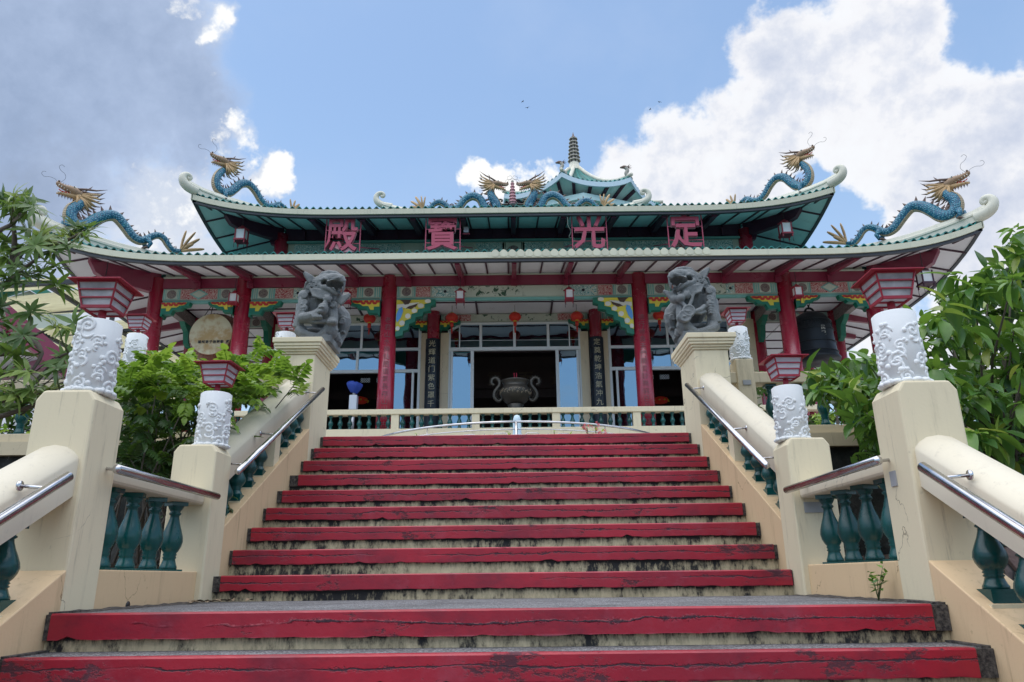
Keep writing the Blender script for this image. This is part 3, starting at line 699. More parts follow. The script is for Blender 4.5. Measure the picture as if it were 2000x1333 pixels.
# ------------------------------------------------------------------ ground, plaza and retaining walls
tag(MB().box(-900, 900, -300, 2500, -2.6, -2.0).build('ground', 'ground_soil'), 'soil and low planting around the foot of the stairs', kind='structure')
for s in (-1, 1):
    a = XC + s * 2.3; b = s * 30
    mb = MB(); rows = []
    for i in range(13):
        y = -2 + i * .85; row = []
        for j in range(13):
            t = j / 12; x = a + (b - a) * t ** 1.6
            zz = -2.0 + max(0, min(1, (y + .2) / 4.2)) * 1.62 + rnd.uniform(-.05, .05) - (0 if j else .05)
            row.append((x, y, zz))
        rows.append(row)
    mb.slab(rows, (0, 0, -1.0), True).build('planted_bank', 'ground_soil', kind='structure', label=f'bare soil bank under the shrubs {side_name(s)} of the stairs')
    w = MB(); x0, x1 = XC + s * 2.36, s * 30
    w.box(x0, x1, 8.02, 8.4, -1.0, 1.32)
    w.build('retaining_wall', 'mossy_wall', kind='structure')
    MB().box(x0, x1, 7.94, 8.4, 1.32, 1.465).build('wall_coping', 'old_cream', kind='structure')
    # rubble lining seen between the balusters
    MB().box(XC + s * 2.55, XC + s * 3.1, 3.9, 6.6, -1.0, .12).build('rubble_kerb', 'rubble', kind='structure')
MB().box(-30, 30, 8.36, 40, .9, PLZ).build('plaza', 'paving', kind='structure')
# terrace balustrades
for s in (-1, 1):
    tb = empty('terrace_balustrade', (s * 6, 8.1, PLZ), w=True)
    tag(tb, f'old cream balustrade along the terrace edge {side_name(s)} of the stone lion', 'balustrade', 'terrace edge balustrades')
    x0, x1 = XC + s * 2.36, s * 13
    MB().box(x0, x1, 8.03, 8.22, 1.467, 1.57).build('base_rail', 'old_cream', tb, bevel=.008)
    MB().box(x0, x1, 8.02, 8.23, 2.05, 2.18).build('top_rail', 'old_cream', tb, bevel=.012)
    xs = [2.62, 4.35, 6.1, 7.85, 9.6, 11.35]
    for i, x in enumerate(xs):
        MB().box(s * x - .10, s * x + .10, 8.0, 8.24, 1.468, 2.33 if i < 2 else 2.26).build('post', 'old_cream', tb, bevel=.012)
        for k in range(5):
            xx = s * (x + .29 + k * .29)
            if i < 5: inst('baluster', bal_terr, tb, (xx, 8.125, 1.57))
plate((2.62, 7.992, 2.05), (.09, .055), 0, 'grey metal plate on the cracked cream post beside the right lion')
# ================================================================== TEMPLE
TX = .08; FZ = 3.45                       # centre line and floor level
tem = empty('temple', (TX, 22.5, FZ), w=True)
tag(tem, 'wide two-tier temple with upturned teal-tiled roofs, dark red columns and painted beams', 'temple')
def tx(x): return TX + x
# ------------- roof surfaces.  a = distance in from the front eave line, c = distance from the corner along the eave
class Roof:
    def __init__(s, X, Y0, ZE, A, rise, U, CL, sag=.0, U2=2.3): s.X, s.Y0, s.ZE, s.A, s.rise, s.U, s.CL, s.sag, s.U2 = X, Y0, ZE, A, rise, U, CL, sag, U2
    def up(s, c): return s.U * max(0, 1 - c / s.CL) ** s.U2
    def front(s, x, y):
        a = y - s.Y0; b = s.X - abs(x); d, c = min(a, b), max(a, b); t = d / s.A
        return s.ZE + s.rise * (t - s.sag * t * (1 - t)) + s.up(c)
LR_ = Roof(12.62, 18.0, 8.30, 3.5, 1.02, .74, 5.6, .62, 3.4)
UR_ = Roof(9.52, 19.5, 10.42, 4.3, 1.90, .56, 5.2, .68, 3.1)
def tile_rows(rf, parent, depth_y, pitch=.225):
    n = int(2 * rf.X / pitch); pitch = 2 * rf.X / n
    for i in range(n):
        xc = -rf.X + pitch * (i + .5); amax = min(rf.A, max(.12, rf.X - abs(xc) + .05))
        m = max(2, int(amax / .35)); rows_t = []; rows_b = []
        for j in range(m * 2 + 1):
            a = amax * (j // 2 + (j % 2) * .98) / m if j < m * 2 else amax
            stepz = .022 * (1 - (j % 2)) if j < m * 2 else 0
            rt = []; rb = []
            for k in range(7):
                x = xc + pitch * (k / 6 - .5); w = .048 * math.cos(2 * PI * (k / 6 - .5))
                z = rf.front(max(-rf.X + .01, min(rf.X - .01, x)), rf.Y0 + a) + w + stepz
                rt.append((tx(x), rf.Y0 + a, z)); rb.append((tx(x), rf.Y0 + a, z - .03))
            rows_t.append(rt); rows_b.append(rb)
        mb = MB(); mb.sheet(rows_t, True); mb.sheet(rows_b, True)
        f = rows_t[0]; g = rows_b[0]
        mb.add(f + g, [(q, q + 1, q + 8, q + 7) for q in range(6)])
        mb.build('roof_tile', 'teal_tile', parent)
    # side slopes, whose rows run in x: seen only edge-on from the stairs
    mb = MB()
    for s in (-1, 1):
        ny = int((depth_y - rf.Y0) / pitch)
        for i in range(ny):
            yc = rf.Y0 + pitch * (i + .5); amax = min(rf.A, max(.12, yc - rf.Y0 + .05)); rows = []
            for j in range(5):
                a = amax * j / 4; row = []
                for k in range(5):
                    y = yc + pitch * (k / 4 - .5); w = .048 * math.cos(2 * PI * (k / 4 - .5)); d = min(a, max(.0, y - rf.Y0)); c = max(0, y - rf.Y0)
                    t = a / rf.A; z = rf.ZE + rf.rise * (t - rf.sag * t * (1 - t)) + rf.up(max(c, a)) + w
                    row.append((tx(s * (rf.X - a)), y, z))
                rows.append(row)
            mb.sheet(rows, True)
    mb.build('side_tiles', 'teal_tile', parent, kind='stuff')
def eave_board(rf, parent, y1, drop0, drop1, out, mat, name, th=.05):
    """board that hangs under the tile edge, front and both sides"""
    xs = [rf.X * math.sin(PI / 2 * (i / 40 - 1)) for i in range(81)]
    xs = [-rf.X + 2 * rf.X * i / 80 for i in range(81)]
    top = [(tx(x), rf.Y0 - out, rf.ZE + rf.up(max(0.0, rf.X - abs(x))) - drop0) for x in xs]; bot = [(p[0], p[1], p[2] - (drop1 - drop0)) for p in top]
    MB().slab([top, bot], (0, th, 0), False).build(name, mat, parent)
    for s in (-1, 1):
        ys = [rf.Y0 - out + (y1 - rf.Y0) * i / 30 for i in range(31)]
        top = [(tx(s * (rf.X + out)), y, rf.ZE + rf.up(max(0, y - rf.Y0)) - drop0) for y in ys]; bot = [(p[0], p[1], p[2] - (drop1 - drop0)) for p in top]
        MB().slab([top, bot], (-s * th, 0, 0), False).build(name, mat, parent)
# soffit: rises from eave to wall line over width 'w'
def soffit(rf, parent, w, z_in, drop, mat, bay, xs_r, yb, bat='batten_red'):
    z_e = rf.ZE - drop
    def zs(x, y):       # front part
        a = y - rf.Y0; b = rf.X - abs(x); d, c = min(a, b), max(a, b); t = min(1, d / w)
        return z_e + (z_in - z_e) * t + rf.up(c) * (1 - .25 * t)
    def ylim(x): return min(w, rf.X - abs(x))
    edges = sorted(set([-rf.X + .04] + [x for x in xs_r if abs(x) < rf.X] + [rf.X - .04]))
    for i in range(len(edges) - 1):
        xa, xb = edges[i], edges[i + 1]; rows = []
        nn = 4
        for j in range(5):
            row = []
            for k in range(nn + 1):
                x = xa + (xb - xa) * k / nn; y = rf.Y0 + .04 + (ylim(x) - .04) * j / 4; row.append((tx(x), y, zs(x, y)))
            rows.append(row)
        MB().slab(rows, (0, 0, .04), False).build('soffit_panel', mat, parent)
        x = xa
        if i: 
            for off in ((0,),)[0]:
                yy = ylim(x)
                pts = [(tx(x), rf.Y0 + .05 + (yy - .05) * j / 4, zs(x, rf.Y0 + .05 + (yy - .05) * j / 4) - .012) for j in range(5)]
                mb = MB()
                for j in range(4): mb.bar(pts[j], pts[j + 1], .042, .05)
                mb.build('batten', bat, parent)
    # sides: panels between battens that run in x
    ys = [rf.Y0 + .04]; y = rf.Y0 + bay
    while y < yb: ys.append(y); y += bay
    ys.append(yb)
    def zz(s, x, y):
        a = max(0.0, y - rf.Y0); b = rf.X - abs(x); d, c = min(a, b), max(a, b); t = min(1, d / w); return z_e + (z_in - z_e) * t + rf.up(c) * (1 - .25 * t)
    for s in (-1, 1):
        for i in range(len(ys) - 1):
            rows = []
            for j in range(5):
                row = []
                for k in range(5):
                    y = ys[i] + (ys[i + 1] - ys[i]) * k / 4; lim = min(w, y - rf.Y0); b = .04 + (lim - .04) * j / 4; x = s * (rf.X - b); row.append((tx(x), y, zz(s, x, y) + .001))
                rows.append(row)
            MB().slab(rows, (0, 0, .04), False).build('soffit_panel', mat, parent)
            if i:
                y = ys[i]; lim = min(w, y - rf.Y0); mb = MB()
                pts = [(tx(s * (rf.X - .05 - (lim - .05) * j / 4)), y, zz(s, s * (rf.X - .05 - (lim - .05) * j / 4), y) - .012) for j in range(5)]
                for j in range(4): mb.bar(pts[j], pts[j + 1], .042, .05)
                mb.build('batten', bat, parent)
        # diagonal batten along the hip
    return zs
def ridge_prism(pts, wd, ht, parent, name='hip_ridge', mat='ridge_paint'):
    """rounded ridge with given height along pts (bottom line)"""
    prof = [(-.5, 0), (-.5, .45), (-.62, .5), (-.62, .62), (-.5, .70), (-.38, .9), (0, 1.0), (.38, .9), (.5, .70), (.62, .62), (.62, .5), (.5, .45), (.5, 0)]
    rows = []
    for i, p in enumerate(pts):
        a = Vector(pts[max(0, i - 1)]); b = Vector(pts[min(len(pts) - 1, i + 1)]); t = (b - a); t.z = 0; t.normalize(); sdv = Vector((t.y, -t.x, 0))
        k = wd if isinstance(wd, (int, float)) else wd[i]; h = ht if isinstance(ht, (int, float)) else ht[i]
        rows.append([Vector(p) + sdv * (u * k) + Vector((0, 0, v * h)) for (u, v) in prof])
    mb = MB(); mb.sheet(rows, False); mb.add(rows[0], [tuple(range(len(prof)))]); mb.add(rows[-1], [tuple(range(len(prof)))[::-1]])
    return mb.build(name, mat, parent)
def curl(base, outd, size, r0, parent, mat='ridge_paint', start=-.35):
    """scroll that leaves the ridge end outward, rises and hooks back"""
    o = Vector(outd).normalized(); up = Vector((0, 0, 1)); pts = [(-.9, -.12, 1.0), (-.45, -.03, 1.0), (0.0, .10, .98), (.38, .36, .92), (.56, .72, .80), (.50, 1.08, .68), (.26, 1.28, .58), (-.02, 1.26, .50), (-.14, 1.06, .44), (-.04, .92, .42), (.09, .98, .40), (.08, 1.06, .36)]
    P = spline(pts, 4); mb = MB()
    mb.tube([Vector(base) + o * (a * size) + up * (b * size) for a, b, r in P], [r0 * r for a, b, r in P], 12)
    return mb.build('ridge_curl', mat, parent)

# ------------- lower roof
lr = MB().slab([[(tx(-9.2), 21.45, 9.35), (tx(9.2), 21.45, 9.35)], [(tx(-9.2), 30, 9.40), (tx(9.2), 30, 9.40)]], (0, 0, -.12)).build('lower_roof', 'teal_tile', tem)
tile_rows(LR_, lr, 31, .225)
eave_board(LR_, lr, 31, .035, .20, .03, 'fascia_paint', 'fascia_board')
eave_board(LR_, lr, 31, .205, .285, -.02, 'gutter_dark', 'gutter', .10)
bay = 1.53
xr = []
for k in range(-8, 9):
    for d in (-.16, .16, bay / 2): xr.append(round(k * bay + d, 3))
zs_l = soffit(LR_, lr, 2.0, 8.50, .27, 'soffit_white', .80, xr, 31)
# scalloped end tiles on the right middle of the lower eave
for i in range(26):
    x = -.5 + i * .225
    mb = MB(); mb.prism([(-.10, -.03), (-.10, -.11), (-.07, -.15), (0, -.165), (.07, -.15), (.10, -.11), (.10, -.03), (.05, .03), (0, .05), (-.05, .03)], 0, .02, 'xz')
    mb.build('end_tile', 'fascia_paint', lr, loc=Vector((tx(x) - TX, 17.954 - 22.5, 8.285 - FZ)) + Vector((TX, 22.5, FZ)))
# hip ridges with curls
def hip(rf, s, a1, over, parent, h, wd):
    P = []
    n = 16
    for i in range(n + 1):
        a = -over + (a1 + over) * i / n; x = s * (rf.X - a); y = rf.Y0 + a
        z = (rf.front(x, y) if a > .02 else rf.ZE + rf.up(0) - a * .28 * 2) + .0
        P.append((tx(x), y, z))
    ridge_prism(P, wd, [h * (.80 + .20 * min(1, i / 4)) for i in range(n + 1)], parent)
    b = Vector(P[0]); o = Vector((s, -1, 0)); return b, o
for s in (-1, 1):
    b, o = hip(LR_, s, 3.5, .12, lr, .46, .22)
    curl(b + Vector((0, 0, .09)), o, .34, .17, lr)
# upper roof
ur = MB().box(tx(-5.2), tx(5.2), 23.75, 24.0, 12.2, 12.62).build('upper_roof', 'teal_tile', tem)
tile_rows(UR_, ur, 28, .205)
eave_board(UR_, ur, 28, .035, .20, .03, 'fascia_paint', 'fascia_board')
eave_board(UR_, ur, 28, .205, .28, -.02, 'gutter_dark', 'gutter', .10)
bay2 = 1.49; xr2 = []
for k in range(-6, 7):
    for d in (-.15, .15, bay2 / 2): xr2.append(round(k * bay2 + d, 3))
zs_u = soffit(UR_, ur, 2.05, 10.72, .27, 'soffit_green', .85, xr2, 28)
for s in (-1, 1):
    b, o = hip(UR_, s, 4.3, .12, ur, .38, .20)
    curl(b + Vector((0, 0, .07)), o, .31, .145, ur)
P = [(tx(x), 23.85, 12.26 + .42 * (abs(x) / 4.7) ** 4) for x in [-4.7 + 9.4 * i / 24 for i in range(25)]]
ridge_prism(P, .22, .30, ur, 'main_ridge')
for s in (-1, 1): curl(Vector((tx(s * 4.72), 23.85, 12.84)), (s, 0, 0), .40, .13, ur)
# ------------- rafters
def rafter(x, yin, yout, zf, zwall, w, h, mat, parent):
    """red cantilever whose top follows the soffit"""
    n = 8; top = []; bot = []
    for i in range(n + 1):
        t = i / n; y = yout + (yin - yout) * t; zt = zf(x, y) - .005; hh = h * (.40 + .60 * min(1, t * 1.15)) ; top.append((y, zt)); bot.append((y, zt - hh))
    poly = top + bot[::-1]
    return MB().prism(poly, tx(x) - w / 2, tx(x) + w / 2, 'yz').build('rafter', mat, parent)
for k in range(-6, 7):
    rafter(k * bay, 20.0, 18.14, zs_l, 8.5, .13, .20, 'red_beam', lr)
    MB().box(tx(k * bay) - .09, tx(k * bay) + .09, 19.80, 19.875, 8.06, 8.33).build('rafter_end', 'red_beam', lr)
for k in range(-4, 5): rafter(k * bay2, 21.5, 19.66, zs_u, 10.7, .15, .24, 'dark_beam' if abs(k) < 5 else 'red_beam', ur)
def hip_beam(rf, s, zf, colx, coly, L_, w, mat, parent, h0=.42):
    n = 10; d = Vector((s, -1, 0)).normalized(); sd_ = Vector((1, s, 0)).normalized() * (w / 2); top = []; bot = []
    for i in range(n + 1):
        t = i / n; p = Vector((tx(s * colx), coly, 0)) + d * (L_ * t)
        zt = zf(p.x - TX, p.y) - .01; hh = h0 * (1 - .30 * t) if t < .8 else h0 * (1 - .30 * t) * math.sqrt(max(.05, 1 - ((t - .8) / .2) ** 2))
        top.append(Vector((p.x, p.y, zt))); bot.append(Vector((p.x, p.y, zt - hh)))
    poly = top + bot[::-1]; mb = MB(); m_ = len(poly)
    vs = [q - sd_ for q in poly] + [q + sd_ for q in poly]
    mb.add(vs, [tuple(range(m_)), tuple(range(m_, 2 * m_))[::-1]] + [(i, i + m_, (i + 1) % m_ + m_, (i + 1) % m_) for i in range(m_)])
    return mb.build('hip_beam', mat, parent)
for s in (-1, 1):
    hip_beam(LR_, s, zs_l, 10.39, 20.0, 1.9, .20, 'red_beam', lr, .62)
    hip_beam(UR_, s, zs_u, 7.42, 21.5, 1.9, .18, 'dark_beam', ur, .46)
    # beams that carry the side eaves
    for y in (21.9, 23.5, 25.1, 26.7): MB().bar((tx(s * 10.3), y, 8.36), (tx(s * 12.2), y, 8.12), .13, .24).build('side_rafter', 'red_beam', lr)
    for y in (23.0, 25.2): MB().bar((tx(s * 7.4), y, 10.58), (tx(s * 9.2), y, 10.30), .13, .20).build('side_rafter', 'red_beam', ur)
    # cream wedge between beam and soffit near the corner
    pts = []
    for i in range(9):
        x = s * (7.9 + 2.3 * i / 8); pts.append((tx(x), zs_l(x, 19.98)))
    poly = pts + [(pts[-1][0], 8.40), (pts[0][0], 8.40)]
    MB().prism(poly, 19.95, 19.99, 'xz').build('wedge_panel', 'frieze_cream', lr)
# ------------- floors, core walls
MB().box(tx(-10.9), tx(10.9), 18.85, 30, 2.9, FZ).build('floor', 'floor_paint', tem)
MB().box(tx(-11.2), tx(11.2), 18.86, 19.3, .9, 2.9).build('terrace_wall', 'cream_paint', tem)
MB().box(tx(-11.2), tx(11.2), 19.3, 30, .9, 2.89).build('base_block', 'mossy_wall', tem)
# columns
def column(x, y, z1=8.12, r=.235, lab=None):
    c = MB(); c.lathe([(r * 1.02, FZ), (r, FZ + 1.5), (r * .97, z1)], 28, (tx(x), y, 0)); o = c.build('column', 'red_column', tem)
    b = MB(); b.lathe([(r * 1.45, FZ), (r * 1.5, FZ + .1), (r * 1.25, FZ + .22), (r * 1.05, FZ + .26)], 24, (tx(x), y, 0)); b.build('column_base', 'cream_paint', o)
    o.location = -tem.location
    for ch in [q for q in COL.objects if q.parent == o]: ch.location = (0, 0, 0)
    return o
cols = {}
for s in (-1, 1):
    for x in (3.62, 7.85, 10.39): cols[(s, x)] = column(s * x, 20.0, 8.42)
    column(s * 2.58, 22.25, 8.15, .20)
    for x in (7.85, 10.39): column(s * x, 22.6, 8.12, .22)
    for x in (10.39,): column(s * x, 25.2, 8.12, .22)
# ------------- front beams and friezes
BZ0, BZ1 = 8.10, 8.50
MB().box(tx(-10.6), tx(10.6), 19.87, 20.13, 8.10, 8.40).build('front_beam', 'red_beam', tem)
for s in (-1, 1): MB().box(tx(s * 10.27), tx(s * 10.51), 20.13, 29.8, 8.10, 8.40).build('side_beam', 'red_beam', tem)
F0, F1, FY = 7.74, 8.09, 19.90          # painted frieze under the beam
def frieze(xa, xb, y, z0, z1, scheme, th=.12):
    """panels between two columns, laid out as painted: border - medallion - border - scroll - diamond ..."""
    body = MB().box(tx(xa), tx(xb), y, y + th, z0, z1).build('frieze_beam', 'frieze_cream', tem)
    h = z1 - z0; f = y - .012
    def pan(a, b, mat, dz=.02, name='frieze_panel', yy=0): return MB().box(tx(min(a, b)), tx(max(a, b)), f - yy, y - .002, z0 + dz, z1 - dz).build(name, mat, body)
    def disc(c, r_, mat, yy=.01):
        mb = MB(); poly = [(tx(c) + r_ * math.cos(2 * PI * i / 20), (z0 + z1) / 2 + r_ * math.sin(2 * PI * i / 20)) for i in range(20)]; mb.prism(poly, f - yy, f + .004, 'xz'); mb.build('medallion', mat, body)
    def dia(c, w_, h_, mat, yy=.01, name='diamond'):
        zc = (z0 + z1) / 2; MB().prism([(tx(c - w_), zc), (tx(c), zc + h_), (tx(c + w_), zc), (tx(c), zc - h_)], f - yy, f + .004, 'xz').build(name, mat, body)
    def chev(c, d, w_, mat, yy=.006):
        zc = (z0 + z1) / 2; a = h * .46; MB().prism([(tx(c), zc + a), (tx(c + d * w_), zc + a), (tx(c + d * (w_ + .17)), zc), (tx(c + d * w_), zc - a), (tx(c), zc - a), (tx(c + d * .17), zc)], f - yy, f + .004, 'xz').build('chevron', mat, body)
    for (kind, a, b) in scheme:
        c = (a + b) / 2
        if kind == 'med':
            pan(a, b, 'frieze_teal'); w = abs(b - a); q = min(h * .46, w * .36); pan(c - q, c + q, 'frieze_cream', .03, yy=.005); disc(c, q * .84, 'scroll_brown', .010)
            for t in (.08, .16): pan(a + (b - a) * t, a + (b - a) * (t + .03), 'frieze_cream', .02, 'flute', .006); pan(b - (b - a) * t, b - (b - a) * (t + .03), 'frieze_cream', .02, 'flute', .006)
        elif kind == 'scroll': pan(a, b, 'scroll_red')
        elif kind == 'dia': pan(a, b, 'scroll_red'); dia(c, .27, h * .46, 'frieze_teal'); dia(c, .20, h * .33, 'frieze_cream', .018)
        elif kind == 'hex': pan(a, b, 'scroll_teal'); disc(c, .045, 'black_panel', .008)
        elif kind == 'chev': chev(a, 1 if b > a else -1, .06, 'frieze_cream')
        elif kind == 'floral': pan(a, b, 'floral_panel')
        elif kind == 'plain': pan(a, b, 'frieze_cream')
def mir(sch, s): return [(k, s * a, s * b) for k, a, b in sch]
for s in (-1, 1):
    frieze(*sorted((s * 7.62 + 0, s * 3.85)), FY, F0, F1, mir([('med', 3.87, 4.55), ('scroll', 4.56, 5.05), ('hex', 5.06, 5.3), ('floral', 5.32, 6.12), ('hex', 6.14, 6.38), ('scroll', 6.40, 6.92), ('med', 6.93, 7.60), ('chev', 5.05, 5.2), ('chev', 6.40, 6.3)], s))
    frieze(*sorted((s * 10.18, s * 8.08)), FY, F0, F1, mir([('med', 8.10, 8.58), ('dia', 8.60, 9.66), ('med', 9.68, 10.16)], s))
    frieze(*sorted((s * 3.40, s * 2.41)), FY + .001, F0, F1, mir([('med', 3.38, 2.86), ('scroll', 2.85, 2.43)], s))
frieze(-2.40, 2.40, FY, F0, F1, [('hex', -2.38, -1.62), ('hex', 1.62, 2.38), ('floral', -1.55, 1.55), ('chev', -2.42, -2.3), ('chev', 2.42, 2.3), ('chev', -1.6, -1.5), ('chev', 1.6, 1.5)])
MB().box(tx(-3.40), tx(3.40), FY + .03, FY + .14, 7.66, 7.738).build('lower_rail', 'frieze_teal', tem)
for s in (-1, 1):
    MB().box(tx(s * 3.85), tx(s * 7.62), FY + .03, FY + .14, 7.66, 7.738).build('lower_rail', 'frieze_teal', tem)
    MB().box(tx(s * 8.08), tx(s * 10.18), FY + .03, FY + .14, 7.66, 7.738).build('lower_rail', 'frieze_teal', tem)
MB().box(tx(-10.2), tx(10.2), 19.84, 19.90, 8.402, 8.445).build('cream_strip', 'frieze_cream', tem)
# ------------- brackets beside the columns
def small_bracket(x, s, y=19.93, z=7.655, k=1.0):
    P = [(0, 0), (.92, 0), (.88, -.12), (.70, -.16), (.64, -.24), (.40, -.26), (.34, -.40), (.06, -.40), (.06, -.46), (0, -.46)]
    o = MB().prism([(tx(x + s * a * k), z + b * k) for a, b in P], y - .09, y + .09, 'xz').build('bracket', 'green_trim', tem)
    Q = [(.02, -.015), (.82, -.015), (.74, -.10), (.58, -.12), (.50, -.18), (.34, -.18), (.28, -.30), (.18, -.30), (.18, -.20), (.02, -.20)]
    MB().prism([(tx(x + s * a * k), z + b * k) for a, b in Q], y - .105, y - .088, 'xz').build('inlay', 'yellow_trim', o)
    r = random.Random(int(x * 100)); 
    for j in range(9):
        a = .07 + j * .083; b = -.05 - (j % 2) * .055 * (1 if a < .6 else .3); rr = .058 * k
        mb = MB(); mb.prism([(tx(x + s * a * k) + rr * math.cos(q * PI / 3 + j) * 1.2, z + b * k + rr * math.sin(q * PI / 3 + j) * .7) for q in range(6)], y - .118, y - .104, 'xz'); mb.build('red_flower', 'red_trim', o)
def big_bracket(s):
    x0 = 3.62 - .235; z = 7.655; y = 19.93
    P = [(0, 0), (1.12, 0), (1.12, -.16), (.98, -.20), (.98, -.34), (.78, -.38), (.74, -.50), (.56, -.54), (.54, -.68), (.38, -.74), (.36, -.90), (.22, -.95), (.20, -1.08), (0, -1.12)]
    X = lambda a: tx(s * (x0 - a))
    o = MB().prism([(X(a), z + b) for a, b in P], y - .10, y + .10, 'xz').build('stepped_bracket', 'green_trim', tem)
    Q = [(.0, -.015), (.98, -.015), (.98, -.10), (.80, -.14), (.80, -.26), (.62, -.30), (.60, -.40), (.44, -.44), (.42, -.58), (.26, -.64), (.24, -.80), (.12, -.84), (.10, -.94), (0, -.96)]
    MB().prism([(X(a), z + b) for a, b in Q], y - .115, y - .098, 'xz').build('inlay', 'yellow_trim', o)
    for (a, b, w, h) in ((.90, -.06, .09, .06), (.70, -.20, .09, .07), (.52, -.35, .08, .07), (.34, -.51, .08, .08), (.18, -.72, .08, .08), (.06, -.88, .06, .07)):
        MB().prism([(X(a + w * math.cos(q * PI / 4)), z + b + h * math.sin(q * PI / 4)) for q in range(8)], y - .126, y - .113, 'xz').build('cloud_patch', 'offwhite_trim', o)
    def blob(pts, mat, yy, nm): MB().prism([(X(a), z + b) for a, b in pts], y - .126 - yy, y - .112, 'xz').build(nm, mat, o)
    blob([(.02, -.16), (.40, -.12), (.66, -.10), (.52, -.26), (.36, -.30), (.16, -.24), (.02, -.30)], 'offwhite_trim', .006, 'painted_body')
    blob([(.10, -.02), (.42, -.02), (.36, -.15), (.24, -.17), (.18, -.08)], 'brown_trim', .012, 'painted_wing')
    blob([(.62, -.13), (.56, -.23), (.42, -.30), (.28, -.28), (.36, -.22), (.50, -.18)], 'brown_trim', .012, 'painted_wing')
    blob([(.02, -.44), (.08, -.28), (.17, -.24), (.20, -.36), (.14, -.56), (.04, -.70), (.01, -.62)], 'blue_trim', .010, 'painted_panel')
for s in (-1, 1):
    big_bracket(s)
    small_bracket(s * (3.62 + .235), s); small_bracket(s * (7.85 - .235), -s); small_bracket(s * (7.85 + .235), s, k=.8); small_bracket(s * (10.39 - .235), -s, k=.9)
# ------------- porch ceiling
CZ = 8.14
PX = [-10.3, -8.9, -7.7, -6.3, -4.9, -3.55, -1.18, 1.18, 3.55, 4.9, 6.3, 7.7, 8.9, 10.3]
for i in range(len(PX) - 1):
    for (ya, yb) in ((20.14, 21.35), (21.35, 22.55)) if abs(PX[i] + PX[i + 1]) < 7.4 else ((20.14, 20.95), (20.95, 21.75), (21.75, 22.55)):
        MB().box(tx(PX[i]) + .02, tx(PX[i + 1]) - .02, ya + .02, yb - .02, CZ, CZ + .03).build('ceiling_panel', 'soffit_white', tem)
        MB().box(tx(PX[i]), tx(PX[i + 1]), yb - .025, yb + .025, CZ - .03, CZ - .001).build('batten', 'batten_red', tem)
    MB().box(tx(PX[i]) - .03, tx(PX[i]) + .03, 20.14, 22.55, CZ - .04, CZ - .0015).build('batten', 'batten_red', tem)
for s in (-1, 1):      # ceiling of the open side pavilions behind
    for ya in (22.6, 23.6, 24.6, 25.6, 26.6, 27.6):
        for xa, xb in ((7.9, 9.1), (9.1, 10.3)):
            MB().box(tx(s * xa) + s * .02, tx(s * xb) - s * .02, ya + .03, ya + .97, CZ + .002, CZ + .03).build('ceiling_panel', 'soffit_white', tem)
        MB().box(tx(s * 7.9), tx(s * 10.3), ya - .03, ya + .03, CZ - .03, CZ + .001).build('batten', 'batten_red', tem)
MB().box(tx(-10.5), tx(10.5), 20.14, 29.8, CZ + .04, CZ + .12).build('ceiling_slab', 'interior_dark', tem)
# ------------- door wall  (Y = 22.5)
WY = 22.5
G0, G1, GY = 7.86, 8.12, 22.40
for s in (-1, 1):
    frieze(*sorted((s * 7.62, s * 2.80)), GY, G0, G1, mir([('med', 2.82, 3.4), ('scroll', 3.41, 3.9), ('floral', 3.95, 6.3), ('scroll', 6.35, 6.9), ('med', 6.92, 7.6)], s), .06)
    small_bracket(s * 2.78, s, 22.35, 7.86, .72); small_bracket(s * 2.38, -s, 22.35, 7.86, .72)
    frieze(*sorted((s * 10.15, s * 8.1)), 22.55, 7.80, 8.12, mir([('med', 8.12, 8.6), ('dia', 8.62, 9.66), ('med', 9.68, 10.13)], s), .08)
    # diagonal beams of the pavilion ends
    MB().box(tx(s * 10.39) - .1, tx(s * 10.39) + .1, 20.2, 22.4, 7.74, 8.09).build('side_frieze', 'scroll_brown', tem)
    MB().box(tx(s * 7.85) - .1, tx(s * 7.85) + .1, 20.2, 22.4, 7.74, 8.09).build('side_frieze', 'scroll_brown', tem)
    for xx in (7.85, 10.39):
        P = [(20.24, 7.74), (20.95, 7.74), (20.8, 7.60), (20.6, 7.52), (20.5, 7.35), (20.24, 7.28)]
        MB().prism(P, tx(s * xx) - .08, tx(s * xx) + .08, 'yz').build('side_bracket', 'green_trim', tem)
        P = [(42.64 - a, b) for a, b in P]; P = [(22.38, 7.74), (21.7, 7.74), (21.85, 7.60), (22.05, 7.50), (22.15, 7.15), (22.38, 7.05)]
        MB().prism(P, tx(s * xx) - .08, tx(s * xx) + .08, 'yz').build('side_bracket', 'green_trim', tem)
frieze(-2.36, 2.36, GY, G0, G1, [('med', -2.34, -1.95), ('scroll', -1.93, -1.4), ('floral', -1.2, 1.2), ('scroll', 1.4, 1.93), ('med', 1.95, 2.34), ('chev', -1.36, -1.2), ('chev', 1.36, 1.2)], .06)
